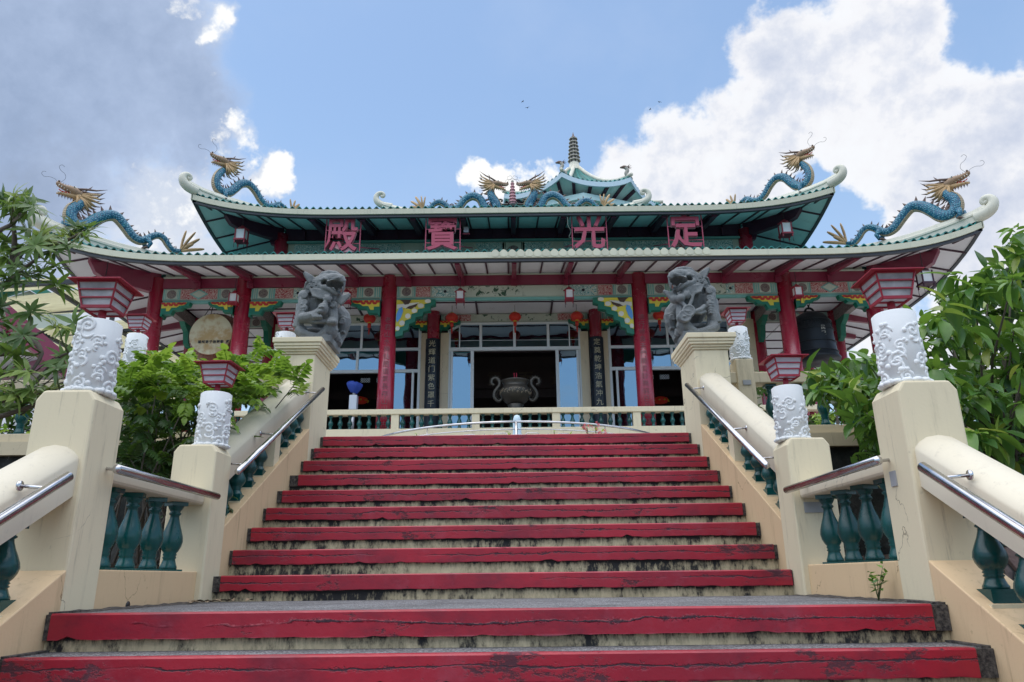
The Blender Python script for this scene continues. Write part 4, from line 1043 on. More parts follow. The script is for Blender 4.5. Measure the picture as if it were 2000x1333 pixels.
# piers either side of the black couplet columns
for s in (-1, 1):
    MB().box(tx(s * 2.10), tx(s * 2.36), 22.42, 22.62, FZ, 7.5).build('pier', 'cream_paint', tem)
    MB().box(tx(s * 2.80), tx(s * 2.98), 22.42, 22.62, FZ, 7.5).build('pier', 'cream_paint', tem)
    MB().box(tx(s * 6.9), tx(s * 7.7), 22.45, 22.65, FZ, 7.86).build('pier', 'cream_paint', tem)
FR = 'white_frame'
def vbar(x, z0, z1, w=.06, y=WY, name='mullion', par=None): return MB().box(tx(x) - w / 2, tx(x) + w / 2, y - .045, y + .045, z0, z1).build(name, FR, par or tem)
def hbar(xa, xb, z, h=.07, y=WY, name='transom', par=None, d=.05): return MB().box(tx(min(xa, xb)), tx(max(xa, xb)), y - d, y + d, z - h / 2, z + h / 2).build(name, FR, par or tem)
def pane(xa, xb, z0, z1, par, y=WY): return MB().box(tx(min(xa, xb)), tx(max(xa, xb)), y - .006, y + .006, z0, z1).build('pane', 'window_glass', par)
# centre doorway
dw = hbar(-2.12, 2.12, 6.96, .11, name='door_frame')
for s in (-1, 1):
    vbar(s * 2.09, FZ, 7.60, .09, par=dw, name='jamb')
    o = MB(); o.bar((tx(s * 2.09), WY, 7.58), (tx(s * 1.72), WY, 7.80), .09, .07, up=(0, 0, 1)); o.build('frame_corner', FR, dw)
hbar(-1.74, 1.74, 7.815, .07, par=dw, name='head')
for x in (-1.08, 0, 1.08): vbar(x, 7.0, 7.79, .085, par=dw)
for s in (-1, 1): vbar(s * 1.76, 7.0, 7.76, .035, par=dw)
for xa, xb in ((-2.05, -1.78), (-1.74, -1.12), (-1.04, -.04), (.04, 1.04), (1.12, 1.74), (1.78, 2.05)):
    z1 = 7.60 if abs(xa + xb) > 3.7 else 7.785
    pane(xa, xb, 7.015, z1, dw)
hbar(-2.05, 2.05, 7.25, .012, par=dw, name='glazing_bar', d=.012)
for s in (-1, 1):
    dl = MB().box(tx(s * 1.35) - .05, tx(s * 1.35) + .05, WY - .03, WY + .03, FZ, 6.90).build('sliding_door', FR, tem)
    MB().box(tx(s * 1.44) - .03, tx(s * 1.44) + .03, WY + .035, WY + .08, FZ, 6.90).build('stile', FR, dl)
    MB().box(tx(s * 2.0) - .035, tx(s * 2.0) + .035, WY - .02, WY + .03, FZ, 6.90).build('stile', FR, dl)
    pane(s * 1.40, s * 1.965, FZ + .05, 6.88, dl)
    MB().box(tx(s * 1.33) - .025, tx(s * 1.33) + .025, WY - .11, WY - .06, 4.35, 4.95).build('handle', 'grey_metal', dl)
# side windows
for s in (-1, 1):
    wf = hbar(s * 3.0, s * 6.88, 6.98, .085, name='window_frame')
    hbar(s * 3.0, s * 6.88, 7.83, .06, par=wf, name='head'); hbar(s * 3.0, s * 6.88, 6.26, .10, par=wf)
    vbar(s * 3.03, FZ, 7.82, .08, par=wf, name='jamb')
    for x in (4.9, 5.0 + 1.87): vbar(s * x, 7.0, 7.8, .07, par=wf)
    for x in (3.98, 5.0, 6.0): vbar(s * x, 6.3, 6.95, .08, par=wf)
    for x in (3.22, 3.95, 6.0): vbar(s * x, FZ, 6.22, .07, par=wf)
    for xa, xb in ((3.07, 4.86), (4.94, 6.86)): pane(s * xa, s * xb, 7.02, 7.8, wf)
    for xa, xb in ((3.07, 3.94), (4.02, 4.96), (5.04, 5.96), (6.04, 6.9)): pane(s * xa, s * xb, 6.31, 6.94, wf)
    for xa, xb in ((3.26, 3.91),): pane(s * xa, s * xb, FZ, 6.21, wf)
    # pierced lattice strip inside
    for k in range(12):
        for zz_ in (6.00, 6.075):
            mb = MB(); c = Vector((tx(s * (3.30 + k * .075 + (.55 if k > 3 else 0) + (.2 if k > 7 else 0))), 22.72, zz_)); mb.tube([c + Vector((.030 * math.cos(q * PI / 4), 0, .030 * math.sin(q * PI / 4))) for q in range(9)], .006, 5); mb.build('lattice_ring', 'white_frame', wf)
# room behind
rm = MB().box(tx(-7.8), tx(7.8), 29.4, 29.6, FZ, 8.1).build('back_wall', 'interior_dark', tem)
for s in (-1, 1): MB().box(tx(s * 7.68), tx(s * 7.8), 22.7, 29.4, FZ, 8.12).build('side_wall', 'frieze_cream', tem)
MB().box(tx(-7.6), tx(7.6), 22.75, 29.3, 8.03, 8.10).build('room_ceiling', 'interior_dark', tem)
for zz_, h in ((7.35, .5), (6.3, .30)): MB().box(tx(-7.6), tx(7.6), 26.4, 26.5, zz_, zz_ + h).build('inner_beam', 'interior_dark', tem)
# ------------- upper storey
for s in (-1, 1):
    MB().lathe([(.22, 9.2), (.22, 10.55)], 24, (tx(s * 7.42), 21.5, 0)).build('upper_column', 'red_column', tem)
    P = [(0, 0), (.5, 0), (.45, -.12), (.2, -.2), (.15, -.4), (0, -.45)]
    MB().prism([(tx(s * (7.60 + a)), 10.62 + b) for a, b in P], 21.42, 21.58, 'xz').build('bracket', 'dark_beam', tem)
MB().box(tx(-7.3), tx(7.3), 21.45, 21.62, 10.34, 10.80).build('upper_beam', 'dark_beam', tem)
MB().box(tx(-7.3), tx(7.3), 21.40, 21.50, 10.24, 10.30).build('ledge', 'frieze_teal', tem)
frieze(-7.2, 7.2, 21.5, 9.55, 10.235, [('hex', -7.0, -5.6), ('scroll', -5.5, -5.2), ('hex', -5.1, -3.6), ('plain', -3.5, -3.0), ('hex', -2.9, -1.6), ('chev', -1.3, -1.1), ('hex', -1.2, 1.2), ('chev', 1.3, 1.1), ('hex', 1.6, 2.9), ('plain', 3.0, 3.5), ('hex', 3.6, 5.1), ('scroll', 5.2, 5.5), ('hex', 5.6, 7.0), ('med', -.35, .35)], .1)
for k in range(-9, 10): MB().box(tx(k * .745) - .05, tx(k * .745) + .05, 21.36, 21.46, 10.33, 10.62).build('beam_end', 'dark_beam', tem)
# side walls of upper storey
for s in (-1, 1): MB().box(tx(s * 7.3) - .05, tx(s * 7.3) + .05, 21.7, 27.5, 9.3, 10.7).build('upper_side_wall', 'soffit_green', tem)
MB().box(tx(-7.3), tx(7.3), 21.64, 21.72, 9.3, 10.75).build('upper_wall', 'soffit_green', tem)
# ------------- couplets on the back columns (boards fixed to the temple)
for s, txt in ((-1, '光輝道门紫色罩千秋'), (1, '定奠乾坤浩氣冲九霄')):
    r0 = .235; mb = MB(); rows = []
    for z in (FZ + .1, 7.20): rows.append([(tx(s * 2.58) + r0 * math.sin(a), 22.25 - r0 * math.cos(a), z) for a in [R(q) for q in range(-70, 71, 14)]])
    mb.slab(rows, (0, .02, 0), True); b = mb.build('couplet_board', 'black_panel', tem)
    for i, ch in enumerate(txt): inst('letter', text_mesh(ch, .225, 'gold_letter', extrude=.004), b, (tx(s * 2.58), 22.25 - r0 - .008, 7.00 - i * .275), (PI / 2, 0, 0))
for s, txt in ((-1, '老君山水神仙居道氣長存山川萬古'), (1, '德行修身天門開玄妙無窮日月同輝')):
    c = cols[(s, 3.62)]
    for i, ch in enumerate(txt): inst('letter', text_mesh(ch, .20, 'grey_letter', extrude=.002, offset=-.002), c, (tx(s * 3.62) + s * -.02, 20.0 - .245, 7.0 - i * .215), (PI / 2, 0, 0))
# dark red characters on a board behind the fanlight, and dim characters deep inside
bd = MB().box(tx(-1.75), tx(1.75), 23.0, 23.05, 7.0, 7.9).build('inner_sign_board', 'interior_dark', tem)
for x, ch in ((-1.42, '殿'), (-.52, '寶'), (.5, '光'), (1.5, '定')): inst('letter', text_mesh(ch, .36, 'dark_red_letter', extrude=.01, offset=.008), bd, (tx(x), 22.98, 7.36), (PI / 2, 0, 0))
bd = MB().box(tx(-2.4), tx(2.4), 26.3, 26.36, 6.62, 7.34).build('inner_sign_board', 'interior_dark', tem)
for x, ch in ((-1.75, '巨'), (-.75, '貢'), (.42, '而'), (1.62, '造')): inst('letter', text_mesh(ch, .56, 'dim_letter', extrude=.01, offset=.01), bd, (tx(x), 26.28, 6.95), (PI / 2, 0, 0))
# ------------- big characters in frames under the upper eave
SG = [(-5.06, '殿', 'leftmost, the character 殿'), (-2.10, '寶', 'second from left, the character 寶'), (2.24, '光', 'third from left, the character 光'), (5.08, '定', 'rightmost, the character 定')]
for x, ch, lab in SG:
    y = 19.75; zc = 9.62
    sg = empty('character_sign', (tx(x), y, zc), w=True); tag(sg, f'pink framed character sign under the upper eave, {lab}', 'sign', 'four pink character signs')
    inst('character_edge', text_mesh(ch, 1.18, 'pink_edge', extrude=.03, offset=.028), sg, (tx(x), y + .035, zc), (PI / 2, 0, 0), (.80, 1.0, 1))
    inst('character_face', text_mesh(ch, 1.18, 'pink_sign', extrude=.05, offset=.017), sg, (tx(x), y, zc), (PI / 2, 0, 0), (.80, 1.0, 1))
    for dx in (-.50, .52): MB().box(tx(x + dx) - .015, tx(x + dx) + .015, y + .07, y + .10, zc - .50, zc + .72).build('frame_post', 'pink_sign', sg)
    for dz in (.26, -.18): MB().box(tx(x) - .5, tx(x) + .52, y + .075, y + .095, zc + dz - .012, zc + dz + .012).build('frame_rail', 'pink_sign', sg)
    MB().bar((tx(x + .52), y + .09, zc - .3), (tx(x + .80), 21.35, zc + .35), .03, .03).build('stay', 'pink_sign', sg)
    MB().bar((tx(x - .5), y + .09, zc - .3), (tx(x - .62), 21.35, zc + .35), .03, .03).build('stay', 'pink_sign', sg)
fl = empty('flood_lamp', (tx(-1.42), 20.1, 9.98)); tag(fl, 'small grey flood lamp hung under the upper eave beside the second character', 'lamp')
MB().box(-.075, .075, -.04, .04, -.09, .09).build('lamp_body', 'grey_metal', fl); MB().box(-.11, .11, .04, .06, -.12, -.09).build('bracket', 'pink_sign', fl); MB().box(-.01, .01, 0, .02, .09, .45).build('stem', 'black_steel', fl)
cw = MB(); P = spline([(tx(1.6), 19.6, 10.1), (tx(1.62), 19.8, 9.95), (tx(1.72), 20.0, 9.85), (tx(1.68), 20.2, 9.75), (tx(1.85), 20.4, 9.8), (tx(1.8), 20.6, 9.7)], 6)
cw.tube(P, .012, 5); tag(cw.build('cable', 'offwhite_trim'), 'loose pale cable dangling beside the third pink character', 'cable')
# ------------- temple balustrade
bt = empty('porch_balustrade', (TX, 19.05, FZ), w=True); tag(bt, 'long cream balustrade with small green balusters in front of the temple porch', 'balustrade')
MB().box(tx(-8), tx(8), 18.93, 19.17, FZ + .001, 3.72).build('base_rail', 'cream_paint', bt, bevel=.01)
MB().box(tx(-8), tx(8), 18.91, 19.19, 4.10, 4.24).build('top_rail', 'cream_paint', bt, bevel=.015)
px = [-7.5, -5.3, -3.16, -1.05, 1.05, 3.16, 5.3, 7.5]
for i, x in enumerate(px):
    MB().box(tx(x) - .10, tx(x) + .10, 18.94, 19.16, 3.722, 4.098).build('post', 'cream_paint', bt)
    if i < len(px) - 1:
        n = 8; w = px[i + 1] - x
        for k in range(n): inst('baluster', bal_far, bt, (tx(x + w * (k + .75) / (n + .5)), 19.05, 3.722), scale=(1, 1, 1.08))
# ------------- incense burner
ib = empty('incense_burner', (TX, 20.0, FZ)); ib.scale = (.88, .88, .90); ib.location.z = FZ + .12; tag(ib, 'round bronze incense burner with two curling dragon handles in front of the doorway', 'incense burner')
mb = MB(); mb.lathe([(.30, -.14), (.34, .1), (.2, .3), (.16, .9), (.26, 1.1), (.22, 1.12)], 24); mb.build('stand', 'bronze', ib)
bw = MB().lathe([(.24, 1.12), (.36, 1.20), (.47, 1.36), (.50, 1.48), (.49, 1.56), (.42, 1.64), (.38, 1.68), (.38, 1.76), (.44, 1.82), (.45, 1.86), (.42, 1.87), (.36, 1.84), (.30, 1.6)], 40).build('bowl', 'bronze', ib)
mb = MB()
for i in range(44):
    a = 2 * PI * i / 44 + rnd.uniform(-.05, .05); z = 1.40 + rnd.uniform(0, .14); rr = .497 - abs(z - 1.48) * .12
    c = Vector((rr * math.cos(a), rr * math.sin(a), z)); t = Vector((-math.sin(a), math.cos(a), 0)); q = rnd.uniform(.025, .045)
    mb.tube([c + t * (q * math.cos(b)) + Vector((0, 0, q * math.sin(b))) for b in [k * PI / 4 for k in range(7)]], .010, 5)
mb.build('relief', 'burner_gold', bw)
for s in (-1, 1):
    P = spline([(.42, 1.30, .05), (.54, 1.22, .055), (.66, 1.34, .07), (.66, 1.50, .075), (.58, 1.62, .08), (.50, 1.74, .075), (.52, 1.88, .07), (.63, 1.96, .065), (.74, 1.90, .06), (.74, 1.78, .05), (.66, 1.74, .04)], 5)
    mb = MB(); mb.tube([(s * a, 0, b) for a, b, c in P], [c * .8 for a, b, c in P], 10); h = mb.build('handle', 'bronze', ib)
    m2 = MB()
    for k in range(3, len(P) - 3, 2):
        a, b, c = P[k]; a2, b2, _ = P[k + 1]; d = Vector((a2 - a, 0, b2 - b)).normalized(); n = Vector((d.z, 0, -d.x)) * -1
        if k < 20: n = -n if False else n
        p = Vector((s * a, 0, b)); n = Vector((s * n.x, 0, n.z)); m2.tube([p + n * c * .6, p + n * (c + .045)], [.018, .003], 5)
    m2.build('handle_spines', 'bronze', h)
for dx in (-.025, .03): MB().tube([(dx, 0, 1.7), (dx * 1.4, 0, 2.12)], .010, 6).build('incense_stick', 'incense_red', ib)
for k, (u, v, w) in enumerate(((703, 782, 'left'), (1290, 782, 'right'))):
    p = at(u, v, 26.0); al = empty('altar_lamp', p); tag(al, f'dim red and gold altar lamp glowing inside the hall behind the {w} open window', 'lamp')
    MB().lathe([(.10, .12), (.26, .06), (.30, -.02), (.22, -.10), (.06, -.14)], 16).build('shade', 'lit_red', al)
    for q in range(10): a = q * .628; MB().ball((.30 * math.cos(a), .30 * math.sin(a), -.04), .035, 6, 4).build('bulb_cup', 'yellow_trim', al)
    MB().tube([(0, 0, .12), (0, 0, 8.03 - p.z)], .012, 5).build('chain', 'black_steel', al)
# ------------- yellow boxes on the porch
for s in (-1, 1):
    tag(MB().box(-.16, .16, -.12, .12, 0, .42).build('box', 'yellow_trim', None, loc=(tx(s * 2.98), 21.7, FZ + .001), bevel=.02), f'small yellow box standing on the porch floor {side_name(s)} of the doorway, seen through the balusters', 'box')
# ------------- lamp post with blue cover
at_b = Vector((at(692, 760, 19.6).x, 19.6, FZ))
bp = empty('covered_lamp_post', at_b); tag(bp, 'silver box on a pole with bright blue cloth tied over its top', 'lamp post')
MB().tube([(0, 0, 0), (0, 0, 1.0)], .05, 12).build('pole', 'grey_metal', bp)
MB().box(-.105, .105, -.1, .1, .92, 1.33).build('box', 'silver_box', bp, bevel=.015)
MB().tube([(0, 0, 1.33), (0, 0, 1.45)], .04, 10).build('neck', 'grey_metal', bp)
mb = MB(); rows = []
for i in range(7):
    t = i / 6; rr = [.02, .16, .21, .21, .17, .13, .08][i]; zz_ = [1.72, 1.70, 1.66, 1.60, 1.52, 1.46, 1.40][i]
    rows.append([(rr * math.cos(a) * (1 + .07 * math.sin(5 * a + 1)) + .02 * math.sin(a), rr * .8 * math.sin(a) * (1 + .1 * math.cos(5 * a)), zz_ + .012 * math.sin(6 * a) - (.02 * math.cos(a) if i > 2 else .02 * math.cos(a))) for a in [2 * PI * k / 20 for k in range(21)]])
mb.sheet(rows).build('cloth_cover', 'blue_cloth', bp)
# ------------- hanging lanterns
def square_lantern(loc, drop, label):
    root = empty('hanging_lantern', loc); tag(root, label, 'lantern', 'small square lanterns under the eaves')
    MB().tube([(0, 0, .24), (0, 0, .24 + drop)], .008, 5).build('chain', 'black_steel', root)
    f = MB()
    f.lathe([(.17, .12), (.16, .14), (.07, .20), (.03, .24)], 4, smooth=False)
    f.box(-.13, .13, -.13, .13, -.16, -.12)
    for i in (-1, 1):
        for j in (-1, 1): f.box(i * .105 - .012, i * .105 + .012, j * .105 - .012, j * .105 + .012, -.22, .13)
    f.build('frame', 'lamp_red' if drop < .6 else 'batten_red', root)
    MB().box(-.095, .095, -.095, .095, -.12, .12).build('shade', 'white_paint', root)
    for i in (-1, 1):
        for j in (-1, 1): MB().tube([(i * .11, j * .11, -.16), (i * .11, j * .11, -.34)], .006, 4).build('tassel', 'batten_red', root)
    return root
for x, w in ((-7.92, 'beside the second column from the left'), (-4.75, 'just right of the left stone lion'), (-1.53, 'left of the middle of the porch beam'), (1.55, 'right of the middle of the porch beam'), (4.85, 'behind the right stone lion'), (8.0, 'beside the right drum bay column')):
    square_lantern((tx(x), 19.45, 7.60), .38, f'small white red-framed lantern {w}')
for s in (-1, 1):
    o_ = square_lantern((tx(s * 11.25), 18.75, 7.70), .60, f'dark framed lantern hanging under the {side_name(s)} corner of the lower roof')
    o2_ = square_lantern((tx(s * 8.25), 20.3, 9.98), .42, f'dark framed lantern hanging under the {side_name(s)} corner of the upper roof')
for o_ in [q for q in COL.objects if q.name.startswith('hanging_lantern') and 'dark framed' in q.get('label', '')]: o_.scale = (1.35, 1.35, 1.35)
for x, w in ((-4.5, 'first from the left'), (-1.94, 'second from the left, by the left couplet column'), (0.02, 'in the middle, over the doorway'), (1.94, 'fourth from the left, by the right couplet column'), (4.5, 'last on the right, beside the right stone lion')):
    rt = empty('round_lantern', (tx(x), 21.6, 7.72)); tag(rt, f'round red porch lantern, {w}', 'lantern', 'round red porch lanterns')
    mb = MB(); n = 24; prof = [(.05, -.13), (.12, -.12), (.175, -.06), (.19, 0), (.175, .06), (.12, .12), (.05, .13)]
    vs = []; fs = []
    for (r_, z) in prof:
        for j in range(n): a = 2 * PI * j / n; q = r_ * (1 + .035 * (-1) ** j); vs.append((q * math.cos(a), q * math.sin(a), z))
    for i in range(len(prof) - 1):
        for j in range(n): fs.append((i * n + j, i * n + (j + 1) % n, (i + 1) * n + (j + 1) % n, (i + 1) * n + j))
    mb.add(vs, fs, True); mb.build('lantern_body', 'lantern_red', rt)
    MB().lathe([(.06, .12), (.06, .16), (.03, .17)], 12).build('cap', 'yellow_trim', rt); MB().lathe([(.055, -.16), (.06, -.12)], 12).build('cap', 'yellow_trim', rt)
    MB().lathe([(.05, -.30), (.055, -.2), (.05, -.16)], 10).build('sleeve', 'lantern_red', rt)
    MB().lathe([(.018, -.52), (.03, -.36), (.01, -.30)], 8).build('tassel', 'red_trim', rt)
    MB().tube([(0, 0, .17), (0, 0, .40)], .006, 4).build('cord', 'black_steel', rt)
# ------------- drum and bell
dr = empty('drum', (tx(-8.95), 21.1, 6.93), w=True); tag(dr, 'large barrel drum with pale skin and studded rim hung in the left side bay', 'drum')
mb = MB(); prof = [(.62, -.50), (.70, -.36), (.77, -.15), (.79, .05), (.77, .25), (.70, .45), (.62, .58)]; vs = []; fs = []; n = 36
def drp(r_, yy, a): return (tx(-8.95) + r_ * math.cos(a), 21.1 + yy, 6.93 + r_ * math.sin(a))
for (r_, yy) in prof: vs += [drp(r_, yy, 2 * PI * j / n) for j in range(n)]
for i in range(len(prof) - 1):
    for j in range(n): fs.append((i * n + j, i * n + (j + 1) % n, (i + 1) * n + (j + 1) % n, (i + 1) * n + j))
fs.append(tuple(range((len(prof) - 1) * n, len(prof) * n))); mb.add(vs, fs, True); mb.build('barrel', 'drum_wood', dr)
mb = MB(); mb.prism([(tx(-8.95) + .625 * math.cos(2 * PI * j / n), 6.93 + .625 * math.sin(2 * PI * j / n)) for j in range(n)], 20.575, 20.61, 'xz'); sk = mb.build('skin', 'drum_skin', dr)
stud = MB().ball((0, 0, 0), .016, 6, 4).mesh('stud', 'dark_gold')
for j in range(44): a = 2 * PI * j / 44; inst('stud', stud, dr, (tx(-8.95) + .665 * math.cos(a), 20.66, 6.93 + .665 * math.sin(a)))
for j in range(44): a = 2 * PI * (j + .5) / 44; inst('stud', stud, dr, (tx(-8.95) + .69 * math.cos(a), 20.74, 6.93 + .69 * math.sin(a)))
for i, ch in enumerate('福州弟子信眾敬獻'): inst('letter', text_mesh(ch, .10, 'black_ink', extrude=.002, offset=.003), sk, (tx(-8.95) - .30 + i * .11 + (.06 if i == 7 else 0), 20.57, 6.68), (PI / 2, 0, 0))
for dx in (-.45, .45):
    for dy in (-.2, .3): MB().tube([(tx(-8.95 + dx), 21.1 + dy, 7.5), (tx(-8.95 + dx * .55), 21.1, 8.12)], .012, 6).build('hanging_rod', 'black_steel', dr)
bl = empty('bell', (tx(9.05), 21.3, 5.9), w=True); tag(bl, 'big dark iron bell with pale characters hanging by a chain in the right side bay', 'bell')
prof = [(.70, -.82), (.71, -.76), (.66, -.70), (.63, -.55), (.60, -.2), (.58, .15), (.54, .42), (.44, .60), (.26, .70), (.08, .73)]
mb = MB().lathe(prof, 40, (tx(9.05), 21.3, 6.90)); bb = mb.build('bell_body', 'bell_iron', bl)
for z in (-.60, -.30, .10, .38):
    mb = MB(); rr = .655 if z < -.5 else (.63 if z < -.2 else (.60 if z < .2 else .565)); mb.tube([(tx(9.05) + rr * math.cos(a), 21.3 + rr * math.sin(a), 6.90 + z) for a in [2 * PI * k / 32 for k in range(33)]], .014, 5); mb.build('band', 'bell_iron', bb)
mb = MB()
for k in range(36):
    a = 2 * PI * k / 36
    for z in (.2, .28, .33): mb.ball((tx(9.05) + .575 * math.cos(a), 21.3 + .575 * math.sin(a), 6.90 + z - .02), .018, 5, 3)
mb.build('knobs', 'bell_iron', bb, kind='stuff')
mb = MB(); mb.tube([(tx(9.05) + .14 * math.cos(a), 21.3, 7.63 + .16 * math.sin(a)) for a in [PI * k / 8 for k in range(9)]], .035, 8); mb.build('loop', 'bell_iron', bl)
for k in range(4):
    c = Vector((tx(9.05), 21.3, 7.82 + k * .10)); v = Vector((1, 0, 0)) if k % 2 else Vector((0, 1, 0))
    MB().tube([c + v * (.035 * math.cos(q * PI / 5)) + Vector((0, 0, .07 * math.sin(q * PI / 5))) for q in range(11)], .014, 5).build('chain_link', 'black_steel', bl)
for i, ch in enumerate('民安'): inst('letter', text_mesh(ch, .15, 'offwhite_trim', extrude=.002), bb, (tx(9.05) + .10, 20.72, 6.97 - i * .17), (PI / 2, 0, .12))
# ================================================================== DRAGONS ON THE RIDGES
def dragon(pts, Yf, head, L_, face, tilt, plumes, legs, label, whisk=1.0, neckY=0):
    """pts: (u, v, half-width px) read along the spine from neck to tail; Yf: depth of pixel column u"""
    def W(u, v): return at(u, v, Yf(u))
    base = W(*pts[len(pts) // 2][:2]); root = empty('dragon', (base.x, base.y, base.z - .5), w=True); tag(root, label, 'dragon', 'blue dragons on the roof ridges')
    S = spline(pts, 5); P = [W(u, v) for u, v, r in S]; Rr = [r * (CM.transposed() @ p).z * -1 / FPX for (u, v, r), p in zip(S, P)]
    MB().tube(P, Rr, 16).build('body', 'dragon_scale', root)
    ex0 = (W(head[0] + face * 40, head[1]) - W(head[0], head[1])); ex0.z = 0; ex0.normalize(); up = Vector((0, 0, 1)); side = ex0.cross(up)
    T = [(P[min(i + 1, len(P) - 1)] - P[max(i - 1, 0)]).normalized() for i in range(len(P))]
    def back(i):      # direction of the spine side, in the dragon's own vertical plane
        t = T[i]; n = t.cross(side); n = n * (1 if face < 0 else -1)
        n = n if face < 0 else n
        return n.normalized()
    sgn = 1 if (back(len(P) // 2).z > 0) == True else -1
    # check the sign on the first hump: the highest middle point must have its spines up
    mid = max(range(len(P) // 4, len(P) * 3 // 4), key=lambda i: P[i].z); sgn = 1 if back(mid).z > 0 else -1
    # belly plates
    rowsL = []
    for i in range(0, len(P)):
        n = back(i) * sgn; c = P[i]; r = Rr[i]; rowsL.append([c - n * (r * math.cos(a) * 1.04) + side * (r * math.sin(a) * 1.04) for a in [R(q) for q in (-34, -17, 0, 17, 34)]])
    for i in range(0, len(P) - 1):
        q = [rowsL[i], [a.lerp(b, .86) for a, b in zip(rowsL[i], rowsL[i + 1])]]
        off = back(i) * sgn * -.012
        MB().slab(q, off).build('belly_plate', 'belly_paint', root)
    # spines
    acc = 0; step = 0
    for i in range(1, len(P) - 2):
        acc += (P[i] - P[i - 1]).length
        if acc > max(.13, Rr[i] * 1.05):
            acc = 0; n = back(i) * sgn; r = Rr[i]; b = P[i] + n * r * .85; h = r * .95 + .03; t = T[i]
            mb = MB(); mb.add([b - t * r * .38, b + side * .03, b + t * r * .38, b - side * .03, b + n * h + t * r * .15], [(0, 1, 4), (1, 2, 4), (2, 3, 4), (3, 0, 4), (0, 3, 2, 1)])
            mb.build('back_spine', 'dark_gold', root)
    # tail plumes
    tp = P[-1]
    for (du, dv) in plumes:
        u0, v0 = pts[-1][:2]; e = W(u0 + du, v0 + dv); m = tp.lerp(e, .5) + up * (.02 if du else 0) + side * .03
        mb = MB(); Q = spline([tuple(tp), tuple(m), tuple(e)], 4); k = len(Q); mb.tube(Q, [.05 * (1.15 - .2 * abs(i / k - .45) * 4) * (1 - .8 * max(0, i / k - .75) * 4) for i in range(k)], 7, flat=.6); o = mb.build('tail_plume', 'gold_paint', root)
    # legs
    for (u, v, du) in legs:
        for sd_ in (-1, 1):
            a = W(u, v) + side * (sd_ * .12); k1 = W(u + du * .6, v + 9) + side * (sd_ * .17); f = W(u - du * .2, v + 17) + side * (sd_ * .16)
            lg = MB().tube([a, k1, f], [.09, .06, .05], 8).build('leg', 'dragon_scale', root)
            for q in (-.09, 0, .09): MB().tube([f, f + ex0 * .10 + side * q - up * .03, f + ex0 * .18 + side * q * 1.5 - up * .07], [.028, .02, .004], 6).build('claw', 'dark_gold', lg)
    # head
    H = W(*head); z = -(CM.transposed() @ H).z; Lm = L_ * z / FPX; ct, st = math.cos(R(tilt)), math.sin(R(tilt)); ex = ex0 * ct + up * st; ey = up * ct - ex0 * st
    def h(a, b, c=0): return H + ex * (a * Lm) + ey * (b * Lm) + side * (c * Lm)
    def tb(ps, rs, n=8, flat=1.0): return MB().tube([h(*p) for p in ps], [r * Lm for r in rs], n, flat=flat)
    hd = tb([(-.30, -.12), (-.12, .0), (.1, .07), (.35, .09), (.58, .07), (.78, .09), (.92, .15), (.97, .20)], [.16, .25, .25, .19, .15, .13, .11, .04], 12).build('head', 'head_paint', root)
    tb([(-.25, -.22), (.0, -.16), (.25, -.24), (.5, -.29), (.72, -.34), (.84, -.42)], [.14, .17, .12, .09, .07, .03], 10).build('lower_jaw', 'gold_paint', hd)
    MB().tube([h(-.2, -.30), h(-.1, -.08)], [.20 * Lm, .24 * Lm], 10).build('cheek', 'gold_paint', hd)
    tb([(.1, -.14), (.4, -.16), (.66, -.2), (.8, -.14)], [.05, .06, .04, .02], 8).build('tongue', 'red_trim', hd)
    for sd_ in (-1, 1):
        MB().ball(h(.16, .22, sd_ * .15), .075 * Lm, 10, 7).build('eye', 'offwhite_trim', hd); MB().ball(h(.20, .23, sd_ * .20), .035 * Lm, 8, 5).build('pupil', 'black_ink', hd)
        MB().ball(h(.90, .24, sd_ * .08), .055 * Lm, 8, 6).build('nostril', 'dark_gold', hd)
        tb([(-.02, .22, sd_ * .12), (-.35, .36, sd_ * .2), (-.8, .50, sd_ * .26), (-1.30, .80, sd_ * .28)], [.07, .065, .045, .008], 8).build('horn', 'dark_gold', root)
        tb([(-.45, .42, sd_ * .2), (-.55, .56, sd_ * .22), (-.60, .68, sd_ * .2)], [.035, .025, .006], 6).build('horn_tine', 'dark_gold', root)
        for k, q in enumerate((.3, .45, .6, .74, .86)):
            tb([(q, -.02 + .02 * k, sd_ * .11), (q + .02, -.13 + .02 * k, sd_ * .11)], [.025, .003], 5).build('tooth', 'offwhite_trim', hd)
            tb([(q - .05, -.20 - .04 * k, sd_ * .08), (q - .03, -.10 - .03 * k, sd_ * .08)], [.022, .003], 5).build('tooth', 'offwhite_trim', hd)
        # mane
        r = random.Random(4)
        for k in range(9):
            th = R(156 + k * 14); ln = (1.50 - .06 * k) * (1 if k < 6 else .82) * r.uniform(.88, 1.08); o_ = sd_ * (.12 + .02 * (k % 3))
            b0 = (-.05 + .12 * math.cos(th), -.05 + .12 * math.sin(th), o_)
            m1 = (-.05 + .5 * ln * math.cos(th), -.02 + .5 * ln * math.sin(th) - .03, o_ * 1.6); t1 = (-.05 + .8 * ln * math.cos(th + .02), -.02 + .8 * ln * math.sin(th + .02) - .01, o_ * 1.7); e1 = (-.05 + ln * math.cos(th - .06), -.02 + ln * math.sin(th - .06) + .04, o_ * 1.7)
            tb([b0, m1, t1], [.080, .070, .046], 7, .7).build('mane_lock', 'gold_paint', root); tb([t1, e1], [.048, .004], 6, .7).build('mane_tip', 'dark_gold', root)
        for k in range(5): q = .15 + k * .14; tb([(q, -.32 - .02 * k, sd_ * .06), (q - .04, -.46 - .02 * k, sd_ * .07)], [.03, .004], 5).build('beard_spike', 'dark_gold', hd)
